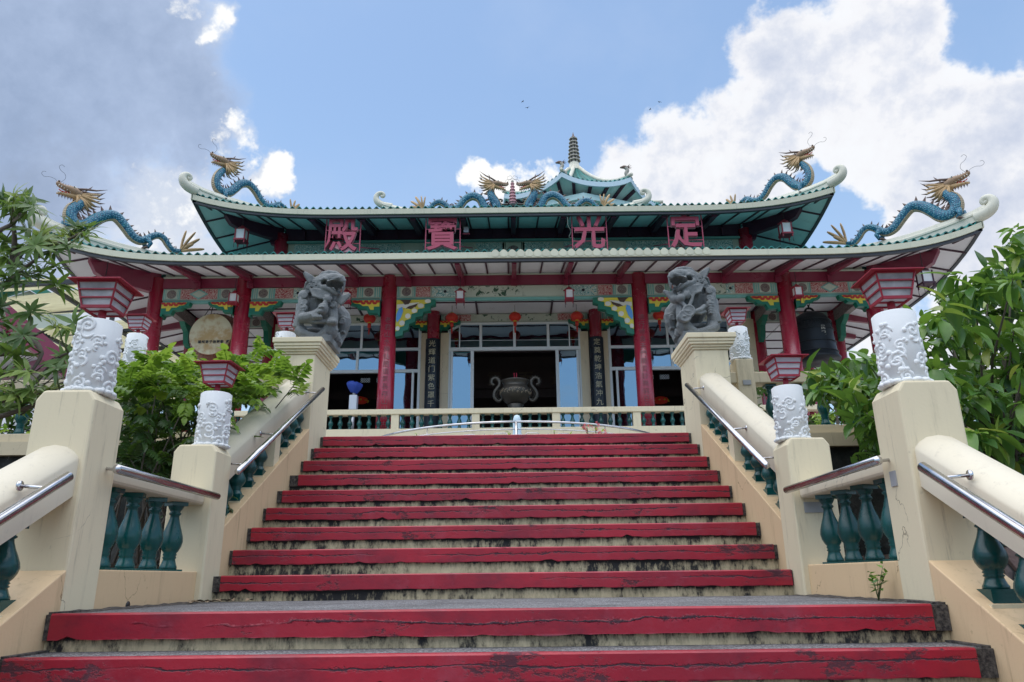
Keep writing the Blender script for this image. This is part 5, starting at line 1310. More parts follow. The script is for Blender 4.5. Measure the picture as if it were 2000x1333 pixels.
        # whisker wires
        wp = [(.88, .22, sd_ * .1), (1.0, .40, sd_ * .2), (1.22, .46, sd_ * .3), (1.45, .38, sd_ * .35), (1.6, .48, sd_ * .38), (1.56, .64, sd_ * .38), (1.44, .66, sd_ * .36)] if sd_ > 0 else [(.80, .24, -.1), (.70, .46, -.2), (.80, .66, -.25), (1.02, .72, -.3), (1.14, .88, -.3), (1.05, 1.04, -.3), (.90, 1.0, -.3)]
        P2 = spline(wp, 5); MB().tube([h(*p) for p in P2], .0045, 5).build('whisker', 'black_steel', root)
    for k in range(8): q = .0 + k * .115; tb([(q, .24 - .05 * min(1, k / 5)), (q - .03, .38 - .06 * min(1, k / 5))], [.03, .003], 5).build('crest_spike', 'dark_gold', hd)
    return root
def zc(ox, oy, sc, lst): return [(ox + a / sc, oy + b / sc, c / sc) for a, b, c in lst]
def mirrored(o, label): 
    c = copy_tree(o, loc=(2 * TX - o.location.x, o.location.y, o.location.z), scale=(-1, 1, 1)); c['label'] = label; return c
low = zc(90, 340, 6.4516, [(440, 360, 52), (400, 400, 62), (330, 445, 72), (300, 520, 76), (325, 600, 78), (400, 655, 78), (500, 650, 76), (600, 590, 74), (700, 540, 70), (800, 520, 68), (880, 540, 66), (950, 610, 62), (1020, 700, 60), (1090, 790, 58), (1180, 840, 52), (1270, 820, 46), (1340, 785, 42), (1420, 775, 40), (1490, 820, 40), (1540, 900, 38), (1600, 965, 36), (1690, 975, 30)])
d1 = dragon(low, lambda u: 18.5 + (u - 150) * (2.4 / 240), (90 + 375 / 6.4516, 340 + 250 / 6.4516), 38, -1, 4, [(12, -40), (30, -37), (38, -24), (47, -4), (26, -14)], [(130, 432, -8), (284, 470, 8)], 'blue dragon with gold mane on the far left tip of the lower roof')
mirrored(d1, 'blue dragon with gold mane on the far right tip of the lower roof')
upp = zc(350, 260, 3.92, [(340, 285, 22), (300, 320, 28), (282, 370, 31), (292, 420, 33), (330, 452, 34), (380, 455, 33), (425, 425, 32), (465, 393, 31), (510, 385, 30), (550, 405, 28), (590, 455, 27), (625, 515, 26), (665, 553, 24), (715, 560, 22), (765, 545, 20), (800, 570, 18), (830, 600, 16), (870, 608, 14)])
d2 = dragon(upp, lambda u: 20.05 + (u - 420) * (2.15 / 160), (350 + 345 / 3.92, 260 + 225 / 3.92), 31, -1, 0, [(-5, -26), (5, -23), (13, -16), (14, -3)], [(437, 376, -6), (537, 404, 5)], 'blue dragon rearing on the left tip of the upper roof')
mirrored(d2, 'blue dragon rearing on the right tip of the upper roof')
cen = zc(720, 240, 3.3333, [(795, 440, 20), (800, 480, 26), (825, 520, 29), (838, 556, 28), (800, 578, 27), (755, 548, 26), (725, 497, 26), (675, 478, 26), (625, 503, 25), (585, 552, 24), (535, 566, 22), (500, 535, 20), (462, 517, 19), (425, 530, 17), (395, 560, 15), (355, 572, 13)])
d3 = dragon(cen, lambda u: 23.85, (720 + 825 / 3.3333, 240 + 402 / 3.3333), 26, 1, -8, [(-26, -8), (-24, -18), (-15, -27), (-4, -28), (4, -27)], [(966, 404, 4), (880, 408, 3)], 'blue dragon left of the pink pagoda ornament on the main ridge')
mirrored(d3, 'blue dragon right of the pink pagoda ornament on the main ridge')
# pearl pagoda between them
pg = empty('pagoda_ornament', (TX, 23.85, 12.8)); tag(pg, 'small pink seven-tier pagoda ornament between two dragons on the main ridge', 'roof ornament')
for k in range(7):
    z0 = .04 + k * .125; rr = .15 - k * .013
    t = MB().lathe([(rr * .72, z0), (rr * .70, z0 + .075)], 8, smooth=False).build('tier', 'pink_edge', pg)
    MB().lathe([(rr * .7, z0 + .07), (rr * 1.08, z0 + .075), (rr * 1.0, z0 + .10), (rr * .6, z0 + .125)], 8, smooth=False).build('tier_roof', 'pink_edge', t)
MB().lathe([(.04, .9), (.05, .95), (.05, 1.0), (.01, 1.03)], 10).build('finial', 'spire_stone', pg)
for s in (-1, 1):
    MB().tube([(s * a, 0, b) for a, b in spline([(.15, .05), (.35, .04), (.5, .12), (.48, .24), (.38, .22), (.40, .14)], 4)], .035, 7).build('wave_scroll', 'bronze', pg)

# ================================================================== STONE LIONS
def bake(mb, voxel, smooth_it=4, carve=(), mat='lion_stone', name='body'):
    me = mb.mesh(name, mat); ob = bpy.data.objects.new('tmp', me); COL.objects.link(ob)
    m = ob.modifiers.new('r', 'REMESH'); m.mode = 'VOXEL'; m.voxel_size = voxel; m.use_smooth_shade = True
    s_ = ob.modifiers.new('s', 'SMOOTH'); s_.iterations = smooth_it; s_.factor = .5
    dg = bpy.context.evaluated_depsgraph_get(); out = bpy.data.meshes.new_from_object(ob.evaluated_get(dg), depsgraph=dg)
    bpy.data.objects.remove(ob)
    for (c, r_) in carve:
        for v in out.vertices:
            d = [(v.co[i] - c[i]) / r_[i] for i in range(3)]; q = d[0] ** 2 + d[2] ** 2
            if q < 1 and d[1] < math.sqrt(1 - q): v.co.y = c[1] + r_[1] * math.sqrt(1 - q)
    out.materials.clear(); out.materials.append(M[mat]); out.name = name
    for p in out.polygons: p.use_smooth = True
    return out
def q_(zx, zy, y):
    dy = y + .25; return Vector(((zx - 420) / 1344 * (1 + dy / 8) - .27 * dy, y, (1230 - zy) / 1344 + .325 * dy))
def lion_mesh(coins):
    mb = MB(); T = lambda pts, rs, n=10: mb.tube([q_(*p) for p in pts], rs, n)
    B = lambda p, r, rot=None: mb.ball(q_(*p), r, 14, 10, rot)
    a = q_(120, 1150, -.22); b = q_(590, 1230, -.22); mb.box(a.x, b.x, -.24, .26, -.004, .075)
    T([(85, 1050, -.18), (150, 1115, -.2), (260, 1140, -.2), (385, 1158, -.2), (480, 1110, -.2), (570, 1000, -.19)], [.06, .06, .045, .04, .05, .06])
    B((130, 1070, -.14), (.075, .09, .07)); B((590, 1080, -.14), (.075, .10, .09)); B((350, 1120, .12), (.2, .18, .06))
    T([(360, 560, .0), (380, 720, .02), (470, 860, .14), (560, 960, .26)], [.17, .165, .17, .17], 16)
    B((300, 520, .02), (.15, .14, .15)); B((520, 560, -.02), (.12, .13, .14))
    # viewer-left foreleg
    T([(135, 470, -.06), (140, 600, -.12), (130, 760, -.16), (90, 900, -.18), (70, 1020, -.18)], [.075, .07, .058, .058, .055])
    B((130, 500, -.1), (.07, .07, .08)); T([(55, 640, -.1), (60, 850, -.16), (30, 1000, -.18)], [.03, .035, .03])
    # viewer-right foreleg
    T([(540, 570, -.10), (580, 720, -.16), (605, 850, -.19), (600, 930, -.20)], [.075, .062, .058, .062]); B((590, 930, -.21), (.07, .08, .055))
    for k in range(4): B((535 + k * 36, 930, -.275), (.021, .035, .030))
    T([(590, 960, -.17), (620, 1060, -.16), (560, 1150, -.16)], [.06, .06, .05])
    # hind leg
    T([(640, 760, .20), (740, 860, .22), (780, 960, .2)], [.12, .11, .09], 14); T([(785, 870, .16), (790, 1000, .16), (765, 1130, .18), (715, 1240, .16)], [.075, .062, .048, .045])
    T([(715, 1240, .16), (700, 1290, .10)], [.05, .045]); T([(640, 1130, .05), (690, 1230, .08)], [.07, .05])
    T([(700, 850, .13), (760, 835, .1), (820, 870, .13)], [.014, .016, .014]); T([(720, 1090, .12), (775, 1080, .1), (800, 1110, .14)], [.012, .014, .012])
    # head
    B((500, 300, -.08), (.155, .16, .145)); B((400, 350, -.04), (.135, .15, .15)); B((580, 255, -.12), (.115, .13, .10)); B((300, 430, .0), (.12, .13, .14))
    T([(490, 215, -.20), (590, 205, -.25), (690, 235, -.26), (722, 285, -.25)], [.055, .055, .05, .045], 12)
    T([(722, 270, -.25), (730, 350, -.24), (715, 430, -.23), (670, 480, -.23)], [.030, .022, .022, .026])
    T([(380, 330, -.20), (430, 365, -.24), (520, 390, -.26), (600, 440, -.26), (655, 480, -.25)], [.045, .042, .040, .038, .034], 12)
    T([(375, 250, -.22), (420, 215, -.235), (500, 235, -.25)], [.022, .022, .020]); T([(375, 300, -.225), (420, 345, -.24)], [.022, .02])
    T([(330, 200, -.14), (400, 125, -.16), (500, 108, -.18), (600, 125, -.2), (690, 190, -.22), (735, 215, -.22)], [.022, .028, .028, .026, .026, .022])
    T([(520, 215, -.27), (580, 235, -.29), (650, 215, -.30), (705, 235, -.28)], [.018, .02, .02, .022]); B((600, 175, -.24), (.035, .04, .025)); B((690, 205, -.27), (.03, .035, .028))
    T([(470, 255, -.28), (560, 270, -.30), (650, 285, -.31), (700, 330, -.28), (705, 420, -.26)], [.013] * 5)
    T([(470, 330, -.285), (540, 360, -.30), (600, 400, -.31), (650, 450, -.29)], [.012] * 4)
    T([(480, 265, -.30), (465, 330, -.30)], [.016, .008]); 
    # fans: ears and beard tuft
    for k in range(6): T([(300, 235, -.08), (205, 165 + k * 16, -.14), (100 + k * 16, 110 + k * 34, -.15)], [.020, .024, .027])
    for k in range(6): T([(640, 580, -.18), (720, 530 + k * 22, -.22), (850 - k * 24, 490 + k * 30, -.22)], [.016, .019, .022])
    T([(700, 480, -.22), (670, 540, -.2), (640, 590, -.18)], [.025] * 3)
    # mane strands and curls
    for k in range(6): T([(210 + k * 10, 390 + k * 22, -.20 - .01 * k), (330 + k * 12, 405 + k * 27, -.24), (450 + k * 10, 430 + k * 24, -.25), (560 + k * 4, 470 + k * 18, -.24)], [.014, .018, .017, .012])
    r = random.Random(9)
    def curl_(zx, zy, y, s=1.0):
        P = []
        for k in range(13): an = k * .75; rr = (.006 + .0028 * k) * s * 1344; P.append((zx + rr * math.cos(an), zy + rr * math.sin(an), y))
        T(P, [.0125 * s] * 13, 6)
    for (zx, zy, y) in ((200, 330, -.16), (180, 400, -.15), (260, 300, -.2), (300, 350, -.22), (140, 480, -.19), (145, 600, -.20), (150, 690, -.22), (740, 900, .08), (590, 640, -.245), (350, 260, -.22), (230, 250, -.12)): curl_(zx, zy, y)
    for k in range(9): B((170 - k * 6, 280 + k * 32, -.03 + .02 * k), (.032, .05, .026))
    for k in range(5): T([(90, 700 + k * 40, -.215), (150, 690 + k * 40, -.235), (190, 720 + k * 38, -.20)], [.010, .012, .008])
    B((500, 555, -.28), (.042, .03, .042)); 
    for k in range(6): B((500 + 52 * math.cos(k), 555 + 52 * math.sin(k), -.27), (.020, .02, .020))
    B((610, 400, -.25), (.042, .05, .03))
    if not coins:
        T([(110, 870, -.22), (230, 850, -.27), (330, 820, -.28), (420, 760, -.27)], [.06, .062, .06, .06]); B((440, 720, -.30), (.062, .065, .07)); B((465, 650, -.27), (.035, .04, .05)); B((405, 760, -.34), (.034, .03, .026))
        T([(130, 890, -.24), (330, 925, -.27), (500, 925, -.24)], [.035, .028, .026]); T([(370, 700, -.36), (420, 690, -.37), (460, 700, -.36)], [.010] * 3)
        for k in range(5): T([(260 + k * 36, 800 + k * 4, -.335), (290 + k * 34, 850, -.345), (300 + k * 34, 890, -.31)], [.010] * 3)
    else:      # ribbons and two linked coins, drawn in the mirrored frame
        for (x_, y_) in ((480, 820), (550, 905)):
            c = q_(x_, y_, -.30); mb.tube([c + Vector((0, -.018, 0)), c + Vector((0, .018, 0))], [.075, .075], 24)
            mb.tube([c + Vector((.062 * math.cos(t), -.02, .062 * math.sin(t))) for t in [2 * PI * k / 20 for k in range(21)]], .008, 6)
            mb.tube([q_(x_ - 20, y_, -.325), q_(x_ + 20, y_, -.325)], .008, 6)
        T([(470, 750, -.28), (420, 640, -.26), (380, 520, -.24)], [.024, .022, .02]); T([(520, 760, -.28), (570, 680, -.26)], [.022, .02])
        T([(400, 830, -.27), (300, 800, -.24), (230, 740, -.2)], [.022, .03, .03]); T([(400, 850, -.26), (300, 860, -.24), (220, 830, -.2)], [.014, .018, .02])
        B((590, 610, -.26), (.055, .06, .05)); B((690, 620, -.2), (.06, .06, .055)); T([(200, 560, -.1), (170, 760, -.14), (150, 930, -.12)], [.05, .055, .04])
        T([(130, 930, -.12), (160, 1100, -.1)], [.06, .07])
    cv = [(q_(600, 330, -.27), (.095, .16, .046)), (q_(655, 400, -.27), (.040, .12, .045)), (q_(430, 285, -.25), (.044, .14, .034))]
    return bake(mb, .0070, 1, cv)
lx = at(570 + 420 / 7.84, 657, 7.50).x
l1 = empty('stone_lion', (lx, 7.76, 2.441)); tag(l1, 'grey stone guardian lion on the left pedestal, a cub under its paw', 'stone lion', 'pair of stone lions')
inst('body', lion_mesh(False), l1); l1.scale = (.95, .95, .96)
l2 = empty('stone_lion', (2 * XC - lx + .06, 7.76, 2.441)); tag(l2, 'grey stone guardian lion on the right pedestal with carved coins on ribbons', 'stone lion', 'pair of stone lions'); l2.scale = (-.95, .95, .96)
inst('body', lion_mesh(True), l2)

# ================================================================== LANTERN POSTS (white carved drums with red lamps)
def relief_mesh(R0, H, seed):
    r = random.Random(seed); mb = MB()
    def P(th, z, lift=0): return Vector(((R0 + lift) * math.sin(th), -(R0 + lift) * math.cos(th), z))
    spots = []
    rows = 5; colsn = 5
    for i in range(rows):
        for j in range(colsn): spots.append((2 * PI * (j + .5 * (i % 2) + r.uniform(-.2, .2)) / colsn, H * (.10 + .82 * (i + r.uniform(-.15, .15)) / (rows - 1) * .98), r.choice((-1, 1)), r.uniform(.8, 1.2)))
    for (th, z, d, s_) in spots:
        if z > H - .045: continue
        pts = []; n = 20
        for k in range(n):
            a = k * .50; rr = (.004 + .0019 * k) * s_
            pts.append(P(th + d * rr * math.cos(a) / R0, z + rr * math.sin(a), -.002))
        mb.tube(pts, [.0085 * s_] * (n - 1) + [.003], 7)
        for q in range(3):
            a = r.uniform(0, 6.28); rr = .045 * s_; mb.ball(P(th + rr * math.cos(a) / R0, max(.02, min(H - .02, z + rr * math.sin(a))), 0), .014 * s_, 8, 5)
        if r.random() < .8:
            P2 = []
            a0 = r.uniform(0, 6.28)
            for k in range(10): a = a0 + k * .45; rr = .028 * s_; P2.append(P(th + (.05 * d + rr * math.cos(a) / R0), max(.015, min(H - .015, z - .035 + rr * math.sin(a))), 0))
            mb.tube(P2, [.004] + [.008] * 8 + [.003], 6)
    for k in range(14): th = 2 * PI * k / 14; mb.ball(P(th, .012, -.004), (.03, .03, .016), 8, 5)
    return mb.mesh('cloud_relief', 'white_paint')
RH, RR = .40, .108
rel = [relief_mesh(RR, RH, 11 + k) for k in range(3)]
mb = MB(); mb.lathe([(RR, 0), (RR, RH - .01), (RR - .012, RH), (.02, RH + .001)], 40); col_me = mb.mesh('carved_drum', 'white_paint')
mb = MB(); mb.tube([(0, 0, RH), (0, 0, RH + .075)], .020, 12); mb.lathe([(.034, RH), (.034, RH + .008)], 12); neck_me = mb.mesh('lamp_neck', 'lamp_red')
def lamp_meshes():
    z0, z1 = RH + .070, RH + .205; a, b = .074, .102; f = MB()
    cs = [(-1, -1), (1, -1), (1, 1), (-1, 1)]
    for i, (cx, cy) in enumerate(cs):
        nx, ny = cs[(i + 1) % 4]
        f.bar((cx * a, cy * a, z0), (cx * b, cy * b, z1), .008, .008)
        for t, w in ((0.02, .012), (.36, .008), (.68, .008), (.985, .006)):
            q = a + (b - a) * t; z = z0 + (z1 - z0) * t; f.bar((cx * q, cy * q, z), (nx * q, ny * q, z), .011, w)
    for i, (cx, cy) in enumerate(cs):
        nx, ny = cs[(i + 1) % 4]; f.bar((cx * a, cy * a, z0 - .002), (nx * a, ny * a, z0 - .002), .014, .010)
    f.bar((-a, 0, z0 - .002), (a, 0, z0 - .002), .016, .008)
    fr = f.mesh('lamp_frame', 'lamp_red')
    panes = []
    for i, (cx, cy) in enumerate(cs):
        nx, ny = cs[(i + 1) % 4]; k = .96
        rows = [[Vector((cx * a * k, cy * a * k, z0 + .006)), Vector((nx * a * k, ny * a * k, z0 + .006))], [Vector((cx * b * k, cy * b * k, z1)), Vector((nx * b * k, ny * b * k, z1))]]
        n_ = Vector((-(cy + ny) * 0 - (cx + nx), -(cy + ny), 0)).normalized() * .003
        panes.append((rows, n_))
    panes.append(([[Vector((-a, -a, z0)), Vector((a, -a, z0))], [Vector((-a, a, z0)), Vector((a, a, z0))]], Vector((0, 0, .003))))
    rf = MB(); zt = z1 + .008
    c = .138; rf.add([(-c, -c, z1 + .002), (c, -c, z1 + .002), (c, c, z1 + .002), (-c, c, z1 + .002), (-c, -c, zt), (c, -c, zt), (c, c, zt), (-c, c, zt), (-.045, -.045, zt + .018), (.045, -.045, zt + .018), (.045, .045, zt + .018), (-.045, .045, zt + .018)],
        [(3, 2, 1, 0), (0, 1, 5, 4), (1, 2, 6, 5), (2, 3, 7, 6), (3, 0, 4, 7), (4, 5, 9, 8), (5, 6, 10, 9), (6, 7, 11, 10), (7, 4, 8, 11)])
    rf.box(-.05, .05, -.05, .05, zt + .016, zt + .030); rf.box(-.104, .104, -.104, .104, z1 - .001, z1 + .001)
    rfm = rf.mesh('lamp_roof', 'lamp_red')
    pm_ = [(MB().slab(r_, n_).mesh('lamp_panel', 'lamp_glass'), MB().slab(r_, n_).mesh('lamp_panel', 'lamp_glass_old')) for r_, n_ in panes]
    return fr, rfm, pm_
fr_me, rf_me, pan_me = lamp_meshes()
def lantern_post(loc, rz, k, label, old=0, lean=0):
    o = empty('lantern_post', loc, rz); tag(o, label, 'lantern post', 'white carved lantern posts')
    o.rotation_euler = (0, lean, rz)
    d = inst('carved_drum', col_me, o, (0, 0, 0), (0, 0, k)); inst('cloud_relief', rel[k % 3], d)
    inst('lamp_neck', neck_me, o); inst('lamp_roof', rf_me, o, rot=(0, 0, 0))
    f = inst('lamp_frame', fr_me, o)
    for p in pan_me: inst('lamp_panel', p[old], f)
    return o
for s in (-1, 1):
    sn = side_name(s)
    lantern_post((XC + s * (HW + .122), 3.725, .921), s * -.03, 0 if s < 0 else 1, f'white carved lantern post on the tall {sn} stair pillar, nearest the viewer', 1, 0)
    lantern_post((XC + s * (HW + .085), 5.25, .906), s * .03, 2 if s < 0 else 3, f'white carved lantern post on the shorter {sn} stair pillar')
    lantern_post((s * 2.62, 8.12, 2.331), 0, 4 if s < 0 else 5, f'white carved lantern post on the terrace post just {"left" if s<0 else "right"} of the stone lion')
lantern_post((-4.35, 8.12, 2.331), 0, 1, 'white carved lantern post on the far left terrace post, half hidden behind the nearest one')

# ================================================================== POND RAILING AND SMALL PLANTS ON THE PLAZA
pc = Vector((.05, 14.4, PLZ)); RRd = 2.9
rl = empty('pond_railing', pc, w=True); tag(rl, 'low round steel railing with wire mesh around the pond beyond the top step', 'railing')
ring = lambda z, r_=RRd: [(pc.x + r_ * math.sin(a), pc.y - r_ * math.cos(a), PLZ + z) for a in [2 * PI * k / 72 for k in range(73)]]
MB().tube(ring(.88), .019, 8).build('top_rail', 'steel', rl); MB().tube(ring(.76), .010, 6).build('wire', 'steel', rl); MB().tube(ring(.1), .012, 6).build('wire', 'steel', rl)
for k in range(36):
    a = 2 * PI * k / 36; x, y = pc.x + RRd * math.sin(a), pc.y - RRd * math.cos(a)
    MB().tube([(x, y, PLZ), (x, y, PLZ + (.88 if k % 3 == 0 else .70))], .022 if k % 6 == 0 else .008, 6).build('upright', 'steel', rl)
    b = a + PI / 36; P = [(pc.x + RRd * math.sin(b + t * .055), pc.y - RRd * math.cos(b + t * .055), PLZ + .70 + u_ * .08) for t, u_ in ((-1, -1), (-.5, 0), (.5, 0), (1, -1))]
    MB().tube(P, .008, 5).build('mesh_hoop', 'steel', rl)
MB().lathe([(RRd + .15, 0), (RRd + .15, .12), (RRd - .1, .12), (RRd - .1, 0)], 48, (pc.x, pc.y, PLZ), smooth=False).build('kerb', 'cream_paint', rl)
st = empty('pond_ornament', (pc.x + .03, 14.4, PLZ)); tag(st, 'pale round-topped ornament on a blue base standing in the middle of the pond', 'ornament')
MB().lathe([(.22, 0), (.24, .8), (.22, .95)], 16).build('blue_base', 'teal_tile', st); MB().lathe([(.20, .95), (.13, 1.05), (.085, 1.2), (.08, 1.46), (.055, 1.54), (.01, 1.56)], 16).build('figure', 'pale_blue_paint', st)
st.location.z = PLZ + .05
# ================================================================== OCTAGONAL PAVILION BEHIND
ov = empty('octagonal_pavilion', (3.42, 36.3, 12.0), w=True); tag(ov, 'eight-sided pavilion with teal double roof and tiered spire behind the temple', 'pavilion')
OC = Vector((3.60, 36.3)); A0 = math.atan2(32.0 - 36.3, 2.38 - 3.42)
def ocp(r_, a, z): return Vector((OC.x + r_ * math.cos(a), OC.y + r_ * math.sin(a), z))
def oct_roof(Re, ze, Rt, zt, up_, parent, nrow, sag, tile='teal_tile'):
    for f in range(8):
        a0 = A0 + f * PI / 4; a1 = a0 + PI / 4
        # tile rows fan up the facet, eave edge lifts at the corners
        for i in range(nrow):
            rows = []
            for j in range(7):
                t = j / 6; row = []
                for k in range(5):
                    s_ = (i + k / 4) / nrow
                    e0, e1 = ocp(Re, a0, 0), ocp(Re, a1, 0); g0, g1 = ocp(Rt, a0, 0), ocp(Rt, a1, 0)
                    e = e0.lerp(e1, s_); g = g0.lerp(g1, s_); p = e.lerp(g, t)
                    lift = up_ * (abs(2 * s_ - 1) ** 2.4) * (1 - t) ** 2
                    p.z = ze + (zt - ze) * (t - sag * t * (1 - t)) + lift + .06 * math.cos(2 * PI * (k / 4 - .5)) * (1 - t * .7)
                    row.append(p)
                rows.append(row)
            MB().slab(rows, (0, 0, -.05), True).build('roof_tile', tile, parent)
        E = []; 
        for i in range(13):
            s_ = i / 12; p = ocp(Re + .03, a0, 0).lerp(ocp(Re + .03, a1, 0), s_); p.z = ze + up_ * abs(2 * s_ - 1) ** 2.4 - .06; E.append(p)
        F = [p - Vector((0, 0, .26)) for p in E]; inn = (Vector((OC.x, OC.y, 0)) - ocp(Re, a0 + PI / 8, 0)).normalized() * .08
        MB().slab([E, F], inn).build('eave_board', 'pale_blue_paint', parent)
        # soffit with dark rafters
        I = []
        for i in range(13):
            s_ = i / 12; p = ocp(Re * .72, a0, 0).lerp(ocp(Re * .72, a1, 0), s_); p.z = ze + up_ * abs(2 * s_ - 1) ** 2.4 * .3 - .45; I.append(p)
        E2 = [p - Vector((0, 0, .14)) + inn * .6 for p in E]
        MB().slab([E2, I], (0, 0, .04)).build('soffit_panel', 'soffit_green', parent)
        for i in (2, 5, 8, 11) if True else ():
            MB().bar(E2[i] - Vector((0, 0, .03)), I[i] - Vector((0, 0, .05)), .16, .12).build('rafter', 'dark_beam', parent)
        # white hip ridge
        P = []
        for j in range(9):
            t = -.03 + j / 8 * 1.03; p = ocp(Re + (Rt - Re) * t, a0, 0); tt = max(0, t); p.z = ze + (zt - ze) * (tt - sag * tt * (1 - tt)) + up_ * (1 - tt) ** 2 + .05; P.append(p)
        MB().tube(P, [.09] + [.11] * 8, 8).build('hip_ridge', 'ridge_paint', parent)
r1 = MB().lathe([(4.0, 17.7), (4.0, 18.0)], 8, (OC.x, OC.y, 0), False).build('upper_roof', 'soffit_green', ov); r1.location = -ov.location
oct_roof(4.55, 18.55, .40, 21.55, .40, r1, 15, .62)
r2 = MB().lathe([(4.0, 15.4), (4.0, 15.7)], 8, (OC.x, OC.y, 0), False).build('lower_roof', 'soffit_green', ov)
oct_roof(5.5, 15.9, 3.6, 17.0, .75, r2, 17, .3)
MB().lathe([(3.3, 12.0), (3.3, 18.0)], 8, (OC.x, OC.y, 0), False).build('drum_wall', 'frieze_cream', ov)
for f in range(8):
    a = A0 + f * PI / 4; MB().lathe([(.2, 2), (.2, 15.6)], 12, tuple(ocp(4.3, a, 0))).build('column', 'red_column', ov)
MB().lathe([(4.6, .9), (4.6, 2.0)], 8, (OC.x, OC.y, 0), False).build('base', 'mossy_wall', ov)
MB().lathe([(.52, 21.0), (.40, 21.4), (.32, 21.7), (.27, 22.05)], 16, (OC.x, OC.y, 0)).build('spire_neck', 'ridge_paint', ov)
for k in range(7):
    z0 = 22.05 + k * .235; rr = .27 - k * .015
    tr = MB().lathe([(rr, z0), (rr * .97, z0 + .15)], 8, (OC.x, OC.y, 0), False).build('spire_tier', 'spire_stone', ov)
    MB().lathe([(rr, z0 + .13), (rr * 1.38, z0 + .14), (rr * 1.34, z0 + .18), (rr * .9, z0 + .235)], 8, (OC.x, OC.y, 0), False).build('tier_eave', 'spire_stone', tr)
    for f in range(8):
        a = A0 + PI / 8 + f * PI / 4; c = ocp(rr * .93, a, z0 + .07); t = Vector((-math.sin(a), math.cos(a), 0)) * .045; n = Vector((math.cos(a), math.sin(a), 0)) * .012
        MB().slab([[c - t + n - Vector((0, 0, .05)), c + t + n - Vector((0, 0, .05))], [c - t + n + Vector((0, 0, .05)), c + t + n + Vector((0, 0, .05))]], n).build('opening', 'black_ink', tr)
MB().lathe([(.12, 23.68), (.15, 23.73), (.06, 23.81), (.05, 23.89), (.01, 24.07)], 12, (OC.x, OC.y, 0)).build('finial', 'dark_gold', ov)
# little dragons on the pavilion corners
def small_dragon(p, d, k, label):
    o = empty('corner_dragon', p); tag(o, label, 'roof ornament', 'small dragons on the pavilion corners'); s = d
    MB().tube(spline([(-.1 * s, 0, -.1), (-.22 * s, 0, .15), (-.05 * s, 0, .32), (.08 * s, 0, .52), (-.02 * s, 0, .78), (.1 * s, 0, .98)], 4), [.13, .14, .12, .12, .10, .09][0], 8).build('body', 'spire_stone', o)
    MB().tube([(.05 * s, 0, .98), (.22 * s, 0, 1.02), (.46 * s, 0, .98)], [.13, .12, .05], 8).build('head', 'dark_gold', o)
    for q in range(4): a = R(130 + q * 25); MB().tube([(0, 0, 1.0), (.34 * s * math.cos(a), 0, 1.0 + .34 * math.sin(a))], [.04, .005], 5).build('mane_lock', 'dark_gold', o)
    o.scale = (k, k, k)
def corner(f, R_=4.5, z=18.95): return ocp(R_ - .15, A0 + f * PI / 4, z)
small_dragon(corner(0) + Vector((0, 0, -.1)), -1, .7, 'small dark dragon figure on the front corner of the pavilion roof')
small_dragon(corner(1) + Vector((0, 0, -.15)), -1, .75, 'small dragon figure on the right corner of the upper pavilion roof')
e2 = ocp(5.6, A0 + 2 * PI / 4, 16.8); small_dragon(Vector((9.05, 33.0, 16.5)), 1, 1.0, 'small dragon figure at the right end of the lower pavilion roof')
for k, (dx, dz, s_) in enumerate([(-.9, 0, .5), (-.45, .2, .42), (-1.35, -.15, .35)]):
    P = [(8.75 + dx * .8 + s_ * .7 * math.cos(t) * (1 - i / 22), 32.8, 16.55 + dz + s_ * .7 * math.sin(t) * (1 - i / 22)) for i, t in enumerate([q * .45 for q in range(15)])]
    MB().tube(P, [.11 - .004 * i for i in range(15)], 8).build('wave_scroll', 'ridge_paint' if k else 'pale_blue_paint', ov)
MB().bar((7.6, 33.2, 15.9), (8.9, 32.9, 16.6), .3, .35).build('eave_end', 'ridge_paint', ov)

# ================================================================== CANOPY, SIDE PAVILION AND GABLE ON THE LEFT
cn = empty('canopy', (-17, 30, 2), w=True); tag(cn, 'pale ribbed sheet canopy on thin black steel frame left of the temple', 'canopy')
CX0, CX1, CY0, CY1, CZ_ = -26.0, -13.2, 24.0, 42.0, 9.7
ny = 22
for j in range(ny):
    y0 = CY0 + (CY1 - CY0) * j / ny; y1 = CY0 + (CY1 - CY0) * (j + 1) / ny - .02
    if j in (1, 2, 5): x_a = CX0 + 7
    else: x_a = CX0
    rows = []
    for i in range(9):
        y = y0 + (y1 - y0) * i / 8; rows.append([(x_a, y, CZ_ + .045 * math.cos(i * PI / 1.0)), (CX1, y, CZ_ + .6 + .045 * math.cos(i * PI / 1.0))])
    if j not in (4,): MB().slab(rows, (0, 0, .02)).build('roof_sheet', 'canopy_sheet', cn)
for j in range(0, 8): y = CY0 + j * 2.6; MB().bar((CX0, y, CZ_ - .12), (CX1, y, CZ_ + .48), .15, .16).build('purlin', 'black_steel', cn)
for i in range(5): x = CX0 + .5 + i * 3.1; z = CZ_ + .6 * (x - CX0) / (CX1 - CX0); MB().bar((x, CY0, z - .26), (x, CY1, z - .26), .12, .14).build('rafter', 'black_steel', cn)
for i, (x, y) in enumerate([(CX0 + .5, CY0), (-14.0, CY0 + .3), (CX0 + .5, CY1 - 1), (-14.0, CY1 - 1)]): MB().box(x - .06, x + .06, y - .06, y + .06, 1.0, CZ_).build('post', 'black_steel', cn)
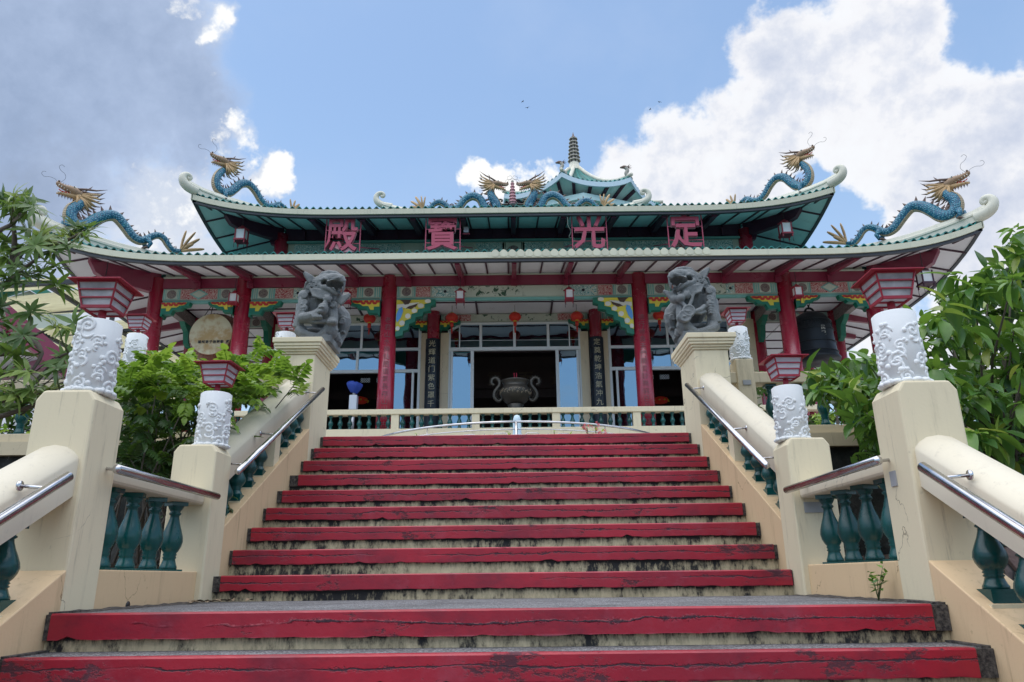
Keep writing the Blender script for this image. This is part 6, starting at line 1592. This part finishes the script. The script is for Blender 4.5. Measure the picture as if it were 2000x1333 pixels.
# gabled shrine behind
gb = empty('gabled_shrine', (-27, 46, 2), w=True); tag(gb, 'small shrine with green-edged gable and painted pediment seen under the canopy', 'shrine')
g0 = at(-60, 620, 44); g1 = at(62, 562, 44); g2 = at(150, 600, 44)
def G(u, v, d=0): p = at(u, v, 44); p.y += d; return p
poly = [G(-120, 700), G(-120, 625), G(58, 568), G(112, 598), G(112, 700)]
mb = MB(); n = len(poly); mb.add([p for p in poly] + [p + Vector((0, 6, 0)) for p in poly], [tuple(range(n)), tuple(range(n, 2 * n))[::-1]] + [(i, i + n, (i + 1) % n + n, (i + 1) % n) for i in range(n)]); mb.build('gable_wall', 'frieze_cream', gb)
for a, b in (((-130, 618), (60, 556)), ((58, 556), (130, 600))): MB().bar(G(*a, -.3), G(*b, -.3), .9, .55, up=(0, 0, 1)).build('verge_board', 'green_trim', gb)
for k, (u, v) in enumerate([(20, 598), (38, 594), (56, 596), (28, 606), (48, 604)]): MB().ball(G(u, v, -.1), (.45, .05, .28), 10, 6).build('painted_cloud', ['frieze_teal', 'pale_blue_paint'][k % 2], gb)
p0, p1 = G(-120, 700), G(112, 700); MB().box(p0.x, p1.x, 44.2, 49.8, .9, p0.z).build('shrine_body', 'soffit_white', gb)
# near side pavilion: red fascia and dark underside
sp = empty('side_pavilion', (-8.5, 12.5, PLZ), w=True); tag(sp, 'low pavilion with dark red sloping fascia at the left edge, behind the branches', 'pavilion')
a = at(-60, 560, 12.0); b = at(158, 742, 13.5)
MB().bar(a, b, .12, .36).build('fascia_board', 'red_beam', sp)
a2, b2 = a + Vector((-3.2, 1.8, .1)), b + Vector((-3.2, 1.8, .1))
MB().slab([[a - Vector((0, 0, .08)), b - Vector((0, 0, .08))], [a2, b2]], (0, 0, .06)).build('soffit_panel', 'soffit_white', sp)
MB().slab([[a + Vector((0, 0, .14)), b + Vector((0, 0, .14))], [a2 + Vector((0, 0, .5)), b2 + Vector((0, 0, .5))]], (0, 0, .1)).build('roof', 'teal_tile', sp)
for t in (.35, .7, .97): p = a.lerp(b, t); MB().bar(p - Vector((0, 0, .2)), p + Vector((-3.0, 1.7, -.2)), .12, .2).build('beam', 'red_beam', sp)
c = b + Vector((-.5, .3, 0)); MB().lathe([(.16, PLZ), (.15, c.z - .1)], 20, (c.x, c.y, 0)).build('column', 'red_column', sp)
# birds
for (u, v, Y, rz, lab) in ((1021, 199, 60, .5, 'tiny dark bird flying high left of the spire, upper of the two'), (1030, 211, 62, 1.2, 'tiny dark bird flying high left of the spire, lower of the two'), (1288, 200, 60, 2, 'tiny dark bird flying alone near the big cloud'), (1270, 214, 66, .2, 'faint tiny bird left below the lone bird')):
    b = empty('bird', at(u, v, Y), rz); b.scale = (.55, .55, .55); tag(b, lab, 'bird', 'birds in the sky')
    MB().tube([(-.22, 0, 0), (0, 0, .02), (.2, 0, 0)], [.01, .06, .02], 8).build('body', 'bird_black', b)
    for s in (-1, 1): MB().slab([[(.08, 0, .02), (-.08, 0, .02)], [(.05, s * .22, .10), (-.05, s * .2, .10)], [(-.08, s * .42, .02), (-.12, s * .40, .02)]], (0, 0, .006)).build('wing', 'bird_black', b)
# ================================================================== VEGETATION
def in_poly(p, poly):
    x, y = p; c = False; n = len(poly)
    for i in range(n):
        x1, y1 = poly[i]; x2, y2 = poly[(i + 1) % n]
        if (y1 > y) != (y2 > y) and x < (x2 - x1) * (y - y1) / (y2 - y1) + x1: c = not c
    return c
def leaf_mb(mb, L_, W_, droop, fold, M4=None, nseg=5, tone=0):
    rows = []
    for i in range(nseg + 1):
        t = i / nseg; w = W_ * math.sin(PI * min(1, t ** .8 * 1.0)) ** .9 * (1 if t < .98 else .1); z = -droop * t * t; x = L_ * t
        rows.append([Vector((x, -w, z + fold * w)), Vector((x, 0, z)), Vector((x, w, z + fold * w))])
    rows[-1] = [Vector((L_, 0, -droop))] * 3; rows[-1] = [Vector((L_, -.0006, -droop)), Vector((L_, 0, -droop)), Vector((L_, .0006, -droop))]
    if M4 is not None: rows = [[M4 @ p for p in r] for r in rows]
    mb.sheet(rows, True)
def orient(p, d, roll=0.0):
    d = d.normalized(); z = Vector((0, 0, 1)); y = z.cross(d)
    y = y.normalized() if y.length > 1e-4 else Vector((0, 1, 0)); x = d; zz = x.cross(y)
    m = Matrix((x, y, zz)).transposed().to_4x4() @ Matrix.Rotation(roll, 4, 'X'); m.translation = p; return m
def add_tone(me, r):
    """one tone per leaf-sized island, kept as a face attribute"""
    pass
def big_leaf_plant(root, pts, npart, leafmat, L0, W0, rr, shapes, hang=.6, per=7, clump=.10, stuffname='foliage'):
    """pts: twig ends.  Nearest leaves become parts, the rest one mesh"""
    me = [MB() for _ in range(shapes)]; 
    for i, m_ in enumerate(me): leaf_mb(m_, 1, W0 / L0 * rr.uniform(.85, 1.2), rr.uniform(.10, .40), rr.uniform(.15, .45))
    me = [m_.mesh('leaf', leafmat) for m_ in me]; leaves = []
    for p in pts:
        ax = Vector((rr.uniform(-1, 1), rr.uniform(-1.2, .4), rr.uniform(-.2, .7))).normalized()
        for k in range(per):
            a = k * 2.4 + rr.uniform(-.3, .3); side = ax.orthogonal().normalized(); side.rotate(Matrix.Rotation(a, 3, ax))
            d = (ax * rr.uniform(.2, .8) + side * rr.uniform(.6, 1)).normalized(); d.z -= hang * rr.uniform(.3, 1.0); d.normalize()
            q = p - ax * (k / per) * clump; leaves.append((q, d, L0 * rr.uniform(.45, 1.2), rr.uniform(-.5, .5)))
    leaves.sort(key=lambda l: l[0].y); big = MB()
    for i, (q, d, l, ro) in enumerate(leaves):
        m4 = orient(q, d, ro)
        if i < npart:
            o = bpy.data.objects.new('leaf', me[i % shapes]); COL.objects.link(o); o.parent = root
            mm = m4 @ Matrix.Diagonal((l, l, l, 1)); mm.translation = q - root.location; o.matrix_local = mm
        else: big.add([m4 @ (v.co * l) for v in me[i % shapes].vertices], [tuple(p.vertices) for p in me[i % shapes].polygons], True)
    if big.v:
        o = big.build(stuffname, leafmat, root, kind='stuff'); me_ = o.data
        a = me_.attributes.new('tone', 'FLOAT', 'FACE'); nf = len(me[0].polygons); vals = []; cur = 0
        for i in range(len(me_.polygons)):
            if i % nf == 0: cur = rr.random()
            vals.append(cur)
        a.data.foreach_set('value', vals)
    return leaves
# ---- right shrub with large drooping leaves
rr = random.Random(21)
def sample(poly, n, ylo, yhi, rr, bias=1.0):
    xs = [p[0] for p in poly]; ys = [p[1] for p in poly]; out = []
    while len(out) < n:
        u, v = rr.uniform(min(xs), max(xs)), rr.uniform(min(ys), max(ys))
        if in_poly((u, v), poly): out.append((u, v, ylo + (yhi - ylo) * rr.random() ** bias))
    return out
PR = [(1770, 780), (1775, 650), (1812, 600), (1830, 560), (1870, 545), (1925, 555), (1950, 500), (1965, 470), (2030, 450), (2200, 520), (2200, 960), (1960, 960), (1890, 900), (1830, 840)]
PM = [(1592, 728), (1640, 705), (1700, 688), (1745, 665), (1790, 640), (1810, 800), (1840, 900), (1700, 900), (1690, 860), (1670, 800), (1620, 790), (1590, 760)]
rt = empty('shrub', (3.9, 6.2, -.4), w=True); tag(rt, 'large shrub with broad drooping glossy leaves behind the right stair pillars', 'shrub')
pts = [at(*q) for q in sample(PR, 240, 5.0, 6.9, rr)] + [at(*q) for q in sample(PM, 95, 5.6, 7.4, rr)] + [at(1985, 440, 5.4), at(1975, 475, 5.4), at(1990, 500, 5.3), at(1850, 540, 5.6), at(1905, 545, 5.6), at(1935, 520, 5.5), at(1700, 855, 6.0), at(1690, 880, 6.0), at(1580, 735, 6.6), at(1605, 715, 6.8), at(1780, 640, 6.6), at(1660, 700, 6.6)]
big_leaf_plant(rt, pts, 290, 'leaf_big', .21, .040, rr, 6, .85, 8, .16)
tp = Vector((4.05, 6.3, -.45))
for k in range(5): tp2 = tp + Vector((rr.uniform(-.25, .4), rr.uniform(-.2, .2), 0)); 
MB().tube([tp, tp + Vector((.02, 0, .5)), tp + Vector((.1, -.05, 1.1)), tp + Vector((.12, -.1, 1.7))], [.045, .035, .028, .015], 9).build('trunk', 'bark', rt)
for i, p in enumerate(pts):
    if i % 9 == 0:
        a = tp + Vector((.05, 0, rr.uniform(.4, 1.5))); m = a.lerp(p, .5) + Vector((rr.uniform(-.1, .1), rr.uniform(-.1, .1), rr.uniform(-.05, .15)))
        MB().tube([a, m, p], [.018, .011, .005], 6).build('branch', 'bark', rt)
# dark inner leaves that close the crown
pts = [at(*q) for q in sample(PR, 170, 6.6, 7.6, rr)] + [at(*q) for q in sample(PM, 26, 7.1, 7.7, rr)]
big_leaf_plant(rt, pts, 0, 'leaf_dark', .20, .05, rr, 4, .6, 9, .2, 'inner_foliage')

# ---- left bush with pinnate arching fronds
def frond_mesh(n, L_, ll_, w_, mat, rr):
    mb = MB(); pr = None
    for i in range(n):
        t = (i + 1) / n; x = L_ * t; z = .35 * L_ * math.sin(t * 1.9) * .6 - .35 * L_ * t * t
        for s in (-1, 1):
            l = ll_ * math.sin(PI * (.18 + .80 * t)) ** .6; d = Vector((.55, s * .8, -.15)); m4 = orient(Vector((x, 0, z)), d, rr.uniform(-.3, .3)); leaf_mb(mb, l, w_, l * .45, .3, m4, 3)
        if pr: mb.tube([pr, (x, 0, z)], .0025, 4)
        pr = (x, 0, z)
    leaf_mb(mb, ll_, w_, .02, .3, orient(Vector(pr), Vector((1, 0, -.3))), 3)
    return mb.mesh('frond', mat)
rr = random.Random(5)
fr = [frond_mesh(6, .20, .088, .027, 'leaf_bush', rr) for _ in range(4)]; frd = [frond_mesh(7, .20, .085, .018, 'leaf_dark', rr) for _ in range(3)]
PB = [(232, 745), (262, 700), (330, 690), (400, 712), (440, 700), (485, 690), (508, 672), (530, 700), (572, 730), (575, 765), (540, 800), (500, 850), (470, 880), (470, 980), (380, 1000), (350, 950), (250, 950), (245, 850)]
lb = empty('bush', (-2.9, 6.2, -.4), w=True); tag(lb, 'dense bush of arching feathery leaves between the left stair pillars', 'bush')
S = [q for q in sample(PB, 640, 5.6, 7.6, rr) if not (q[0] > 430 and q[1] > 790) and not (q[0] > 500 and q[1] > 760) and q[0] < 545]; S = [(u, v + 24 if v < 760 else v, y) for u, v, y in S]; S += [(q[0], q[1] + 30, 6.2 + rr.random()) for q in [(300, 690, 0), (335, 685, 0), (365, 695, 0), (425, 700, 0), (470, 690, 0), (490, 680, 0), (507, 664, 0), (545, 705, 0), (575, 722, 0), (578, 745, 0), (262, 705, 0), (244, 735, 0)] * 3]
S.sort(key=lambda q: q[2]); rest = MB(); rest2 = MB(); nf = len(fr[0].polygons)
for i, (u, v, y) in enumerate(S):
    p = at(u, v, y); d = Vector((rr.uniform(-1, 1), rr.uniform(-1.2, .3), rr.uniform(.0, .9) if v < 780 else rr.uniform(-.5, .5))); m4 = orient(p, d, rr.uniform(-.4, .4)); k = rr.uniform(.75, 1.35)
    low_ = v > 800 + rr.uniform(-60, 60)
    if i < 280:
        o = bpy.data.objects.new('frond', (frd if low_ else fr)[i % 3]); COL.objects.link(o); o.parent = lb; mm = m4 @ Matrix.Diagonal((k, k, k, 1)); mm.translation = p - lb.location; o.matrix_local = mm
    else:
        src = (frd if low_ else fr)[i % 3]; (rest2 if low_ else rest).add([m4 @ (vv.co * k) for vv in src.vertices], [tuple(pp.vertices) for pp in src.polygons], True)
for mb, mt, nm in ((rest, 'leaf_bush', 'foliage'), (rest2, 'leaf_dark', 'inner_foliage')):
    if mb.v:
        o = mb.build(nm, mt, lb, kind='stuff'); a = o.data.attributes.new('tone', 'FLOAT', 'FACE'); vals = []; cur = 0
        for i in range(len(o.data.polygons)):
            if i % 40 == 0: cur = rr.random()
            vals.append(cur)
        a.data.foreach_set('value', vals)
for k in range(34):
    a = Vector((-2.9 + rr.uniform(-.7, .6), 6.3 + rr.uniform(-.4, .4), -.45)); u, v, y = rr.choice(S); p = at(u, v, y); m = a.lerp(p, .5) + Vector((rr.uniform(-.15, .15), rr.uniform(-.1, .1), .05))
    MB().tube([a, m, p], [.016, .010, .004], 6).build('branch', 'bark', lb)

# ---- left tree: rosettes of narrow leaves on bare forked branches
def rosette(rr, mat):
    mb = MB()
    for k in range(15):
        a = k * 2.4; el = rr.uniform(-.25, .9); d = Vector((math.cos(a) * math.cos(el), math.sin(a) * math.cos(el), math.sin(el))); leaf_mb(mb, rr.uniform(.12, .185), rr.uniform(.017, .023), .05, .25, orient(Vector((0, 0, rr.uniform(-.03, .01))), d), 4)
    return mb.mesh('leaf_rosette', mat)
rr = random.Random(12)
ros = [rosette(rr, 'leaf_narrow') for _ in range(4)]; rosd = [rosette(rr, 'leaf_dark') for _ in range(2)]
lt = empty('tree', (-4.6, 5.6, -.4), w=True); tag(lt, 'tree with whorls of narrow leaves on forked bare branches at the left edge', 'tree')
RS = [(5, 388), (28, 383), (48, 392), (62, 402), (20, 398), (40, 405), (10, 470), (30, 455), (55, 447), (75, 460), (15, 500), (45, 485), (70, 480), (95, 470), (120, 462), (140, 458), (150, 445), (170, 447), (165, 462), (130, 480), (105, 490), (85, 505), (60, 515), (30, 520), (10, 540), (50, 540), (80, 530), (110, 520), (5, 560), (30, 552), (112, 556), (0, 600), (8, 620), (20, 640), (45, 655), (70, 640), (112, 636), (145, 632), (30, 690), (15, 670), (110, 720), (50, 725), (20, 740), (40, 790), (15, 800), (70, 790), (5, 770), (95, 760), (-40, 430), (-50, 500), (-40, 580), (-30, 650), (-45, 720), (-60, 470), (-20, 770), (125, 700), (0, 700), (5, 730), (60, 610), (30, 770), (60, 760), (0, 800)]
tk = Vector((-4.75, 5.8, -.5)); forks = [at(-60, 700, 5.5), at(-60, 560, 5.2), at(-40, 800, 5.6)]
MB().tube([tk, tk + Vector((.1, -.1, .9)), forks[0], forks[1], at(-70, 420, 5.1)], [.10, .08, .07, .05, .03], 10).build('trunk', 'bark', lt)
lim = [[(-60, 800), (40, 770), (80, 735), (112, 700), (135, 690)], [(-60, 830), (20, 808), (70, 790), (120, 765)], [(-60, 600), (0, 560), (40, 530), (80, 500)], [(-50, 470), (20, 440), (45, 410)], [(20, 520), (60, 480), (120, 475), (160, 455)], [(22, 520), (28, 470), (22, 420), (30, 395)], [(-50, 690), (20, 690), (60, 660), (100, 640)], [(60, 660), (80, 690), (60, 730)]]
lims = []
for L2 in lim:
    P = [at(u + rr.uniform(-3, 3), v, 5.2 + rr.uniform(-.12, .12)) for u, v in L2]; lims += P
    n = len(P); MB().tube(spline([tuple(p) for p in P], 3), [.024 * (1 - .75 * i / (3 * n - 2)) for i in range(3 * (n - 1) + 1)], 7).build('branch', 'bark', lt)
RS = [q for i, q in enumerate(RS) if not (q[1] > 440 and q[0] < 105 and i % 7 == 0)]
for i, (u, v) in enumerate(RS):
    for rep in range(1):
        p = at(u + rr.uniform(-10, 10) * rep, v + rr.uniform(-8, 8) * rep, rr.uniform(4.95, 5.5)); d = Vector((rr.uniform(-.5, .7), rr.uniform(-.9, .1), rr.uniform(.2, 1)))
        k = rr.uniform(.75, 1.12); m4 = Matrix.LocRotScale(p - lt.location, d.to_track_quat('Z', 'X'), Vector((k, k, k)))
        o = bpy.data.objects.new('leaf_rosette', (rosd if rr.random() < .08 else ros)[i % 2 + (0 if rr.random() < .5 else 0)]); COL.objects.link(o); o.parent = lt; o.matrix_local = m4
    q = min(lims, key=lambda l: (l - p).length); m = q.lerp(p, .5) - Vector((0, 0, .02)); MB().tube([q, m, p], [.009, .006, .005], 5).build('twig', 'twig_green', lt)
# pile of bare grey twigs in the lower left
for k in range(40):
    u, v = rr.uniform(-20, 120), rr.uniform(715, 815); p = at(u, v, rr.uniform(5.2, 5.6)); e = p + Vector((rr.uniform(.05, .3), rr.uniform(-.1, .1), rr.uniform(-.02, .22))); MB().tube([p, p.lerp(e, .5) + Vector((0, 0, .02)), e], [.006, .005, .002], 5).build('bare_twig', 'bark', lt)

# ---- shrubs on the plaza between the temple and terrace rail (seen between balusters)
def low_shrub(c, w, h, n, label, mat='leaf_bush', grp='low shrubs on the terrace'):
    o = empty('shrub', c, w=True); tag(o, label, 'shrub', grp); pts = [Vector(c) + Vector((rr.uniform(-w, w), rr.uniform(-.3, .3), rr.uniform(0, h))) for _ in range(n)]
    big_leaf_plant(o, pts, 0, mat, .07, .02, rr, 3, .2, 9, .06); MB().tube([c, Vector(c) + Vector((0, 0, h * .7))], .02, 6).build('stem', 'bark', o)
low_shrub((3.55, 8.9, PLZ), .35, .45, 40, 'low leafy shrub behind the right terrace balusters')
low_shrub((-5.6, 8.9, PLZ), .6, .5, 60, 'low leafy shrub behind the left terrace balusters')
def hedge(x0, x1, y, h, n, label):
    o = empty('hedge', ((x0 + x1) / 2, y, PLZ), w=True); tag(o, label, 'hedge')
    pts = [Vector((rr.uniform(x0, x1), y + rr.uniform(-.35, .35), PLZ + rr.uniform(.1, h) * (1 if rr.random() < .8 else 1.12))) for _ in range(n)]
    big_leaf_plant(o, pts, 0, 'leaf_dark', .16, .055, rr, 3, .3, 8, .15)
    for k in range(8): x = x0 + (x1 - x0) * (k + .5) / 8; MB().tube([(x, y, PLZ - .02), (x + .05, y, PLZ + h * .8)], [.05, .02], 7).build('stem', 'bark', o)
hedge(-13.5, -6.2, 13.2, 1.9, 900, 'dark hedge on the terrace at the left, seen through the balusters')
hedge(4.2, 13.0, 13.2, 2.0, 1000, 'dark hedge on the terrace at the right, seen through the balusters')
# flowering sprigs in front of the pond railing
def sprig(c, h, n, flowers, label):
    o = empty('flowering_plant', c, w=True); tag(o, label, 'plant', 'small plants at the top of the stairs')
    for k in range(n):
        e = Vector(c) + Vector((rr.uniform(-.16, .16), rr.uniform(-.05, .05), h * rr.uniform(.7, 1.0))); m = Vector(c).lerp(e, .5) + Vector((rr.uniform(-.04, .04), 0, 0))
        MB().tube([c, m, e], [.009, .008, .006], 5).build('stem', 'twig_green', o)
        for q in range(5): l = MB(); leaf_mb(l, .09, .018, .02, .2, orient(m.lerp(e, q / 4), Vector((rr.uniform(-1, 1), rr.uniform(-.6, .3), rr.uniform(0, .6)))), 3); l.build('leaf', 'leaf_bush', o)
        for q in range(flowers):
            c_ = e + Vector((rr.uniform(-.06, .06), rr.uniform(-.03, .03), rr.uniform(-.03, .05))); f = MB()
            for a in range(5): leaf_mb(f, .035, .014, -.004, .2, orient(c_, Vector((math.cos(a * 1.256), -.4, math.sin(a * 1.256)))), 2)
            f.build('flower', 'flower_pink', o)
def px_at(u, y): return at(u, 840, y).x
sprig((px_at(1165, 10.5), 10.5, PLZ), .62, 6, 3, 'pink flowering plant at the right above the top step')
sprig((px_at(988, 10.5), 10.5, PLZ), .52, 4, 0, 'thin leafy sprigs in the middle above the top step')
sprig((px_at(1095, 10.5), 10.5, PLZ), .54, 4, 0, 'thin leafy sprigs right of the middle above the top step')
sprig((px_at(830, 10.8), 10.8, PLZ), .58, 3, 0, 'wiry sprig at the left above the top step')
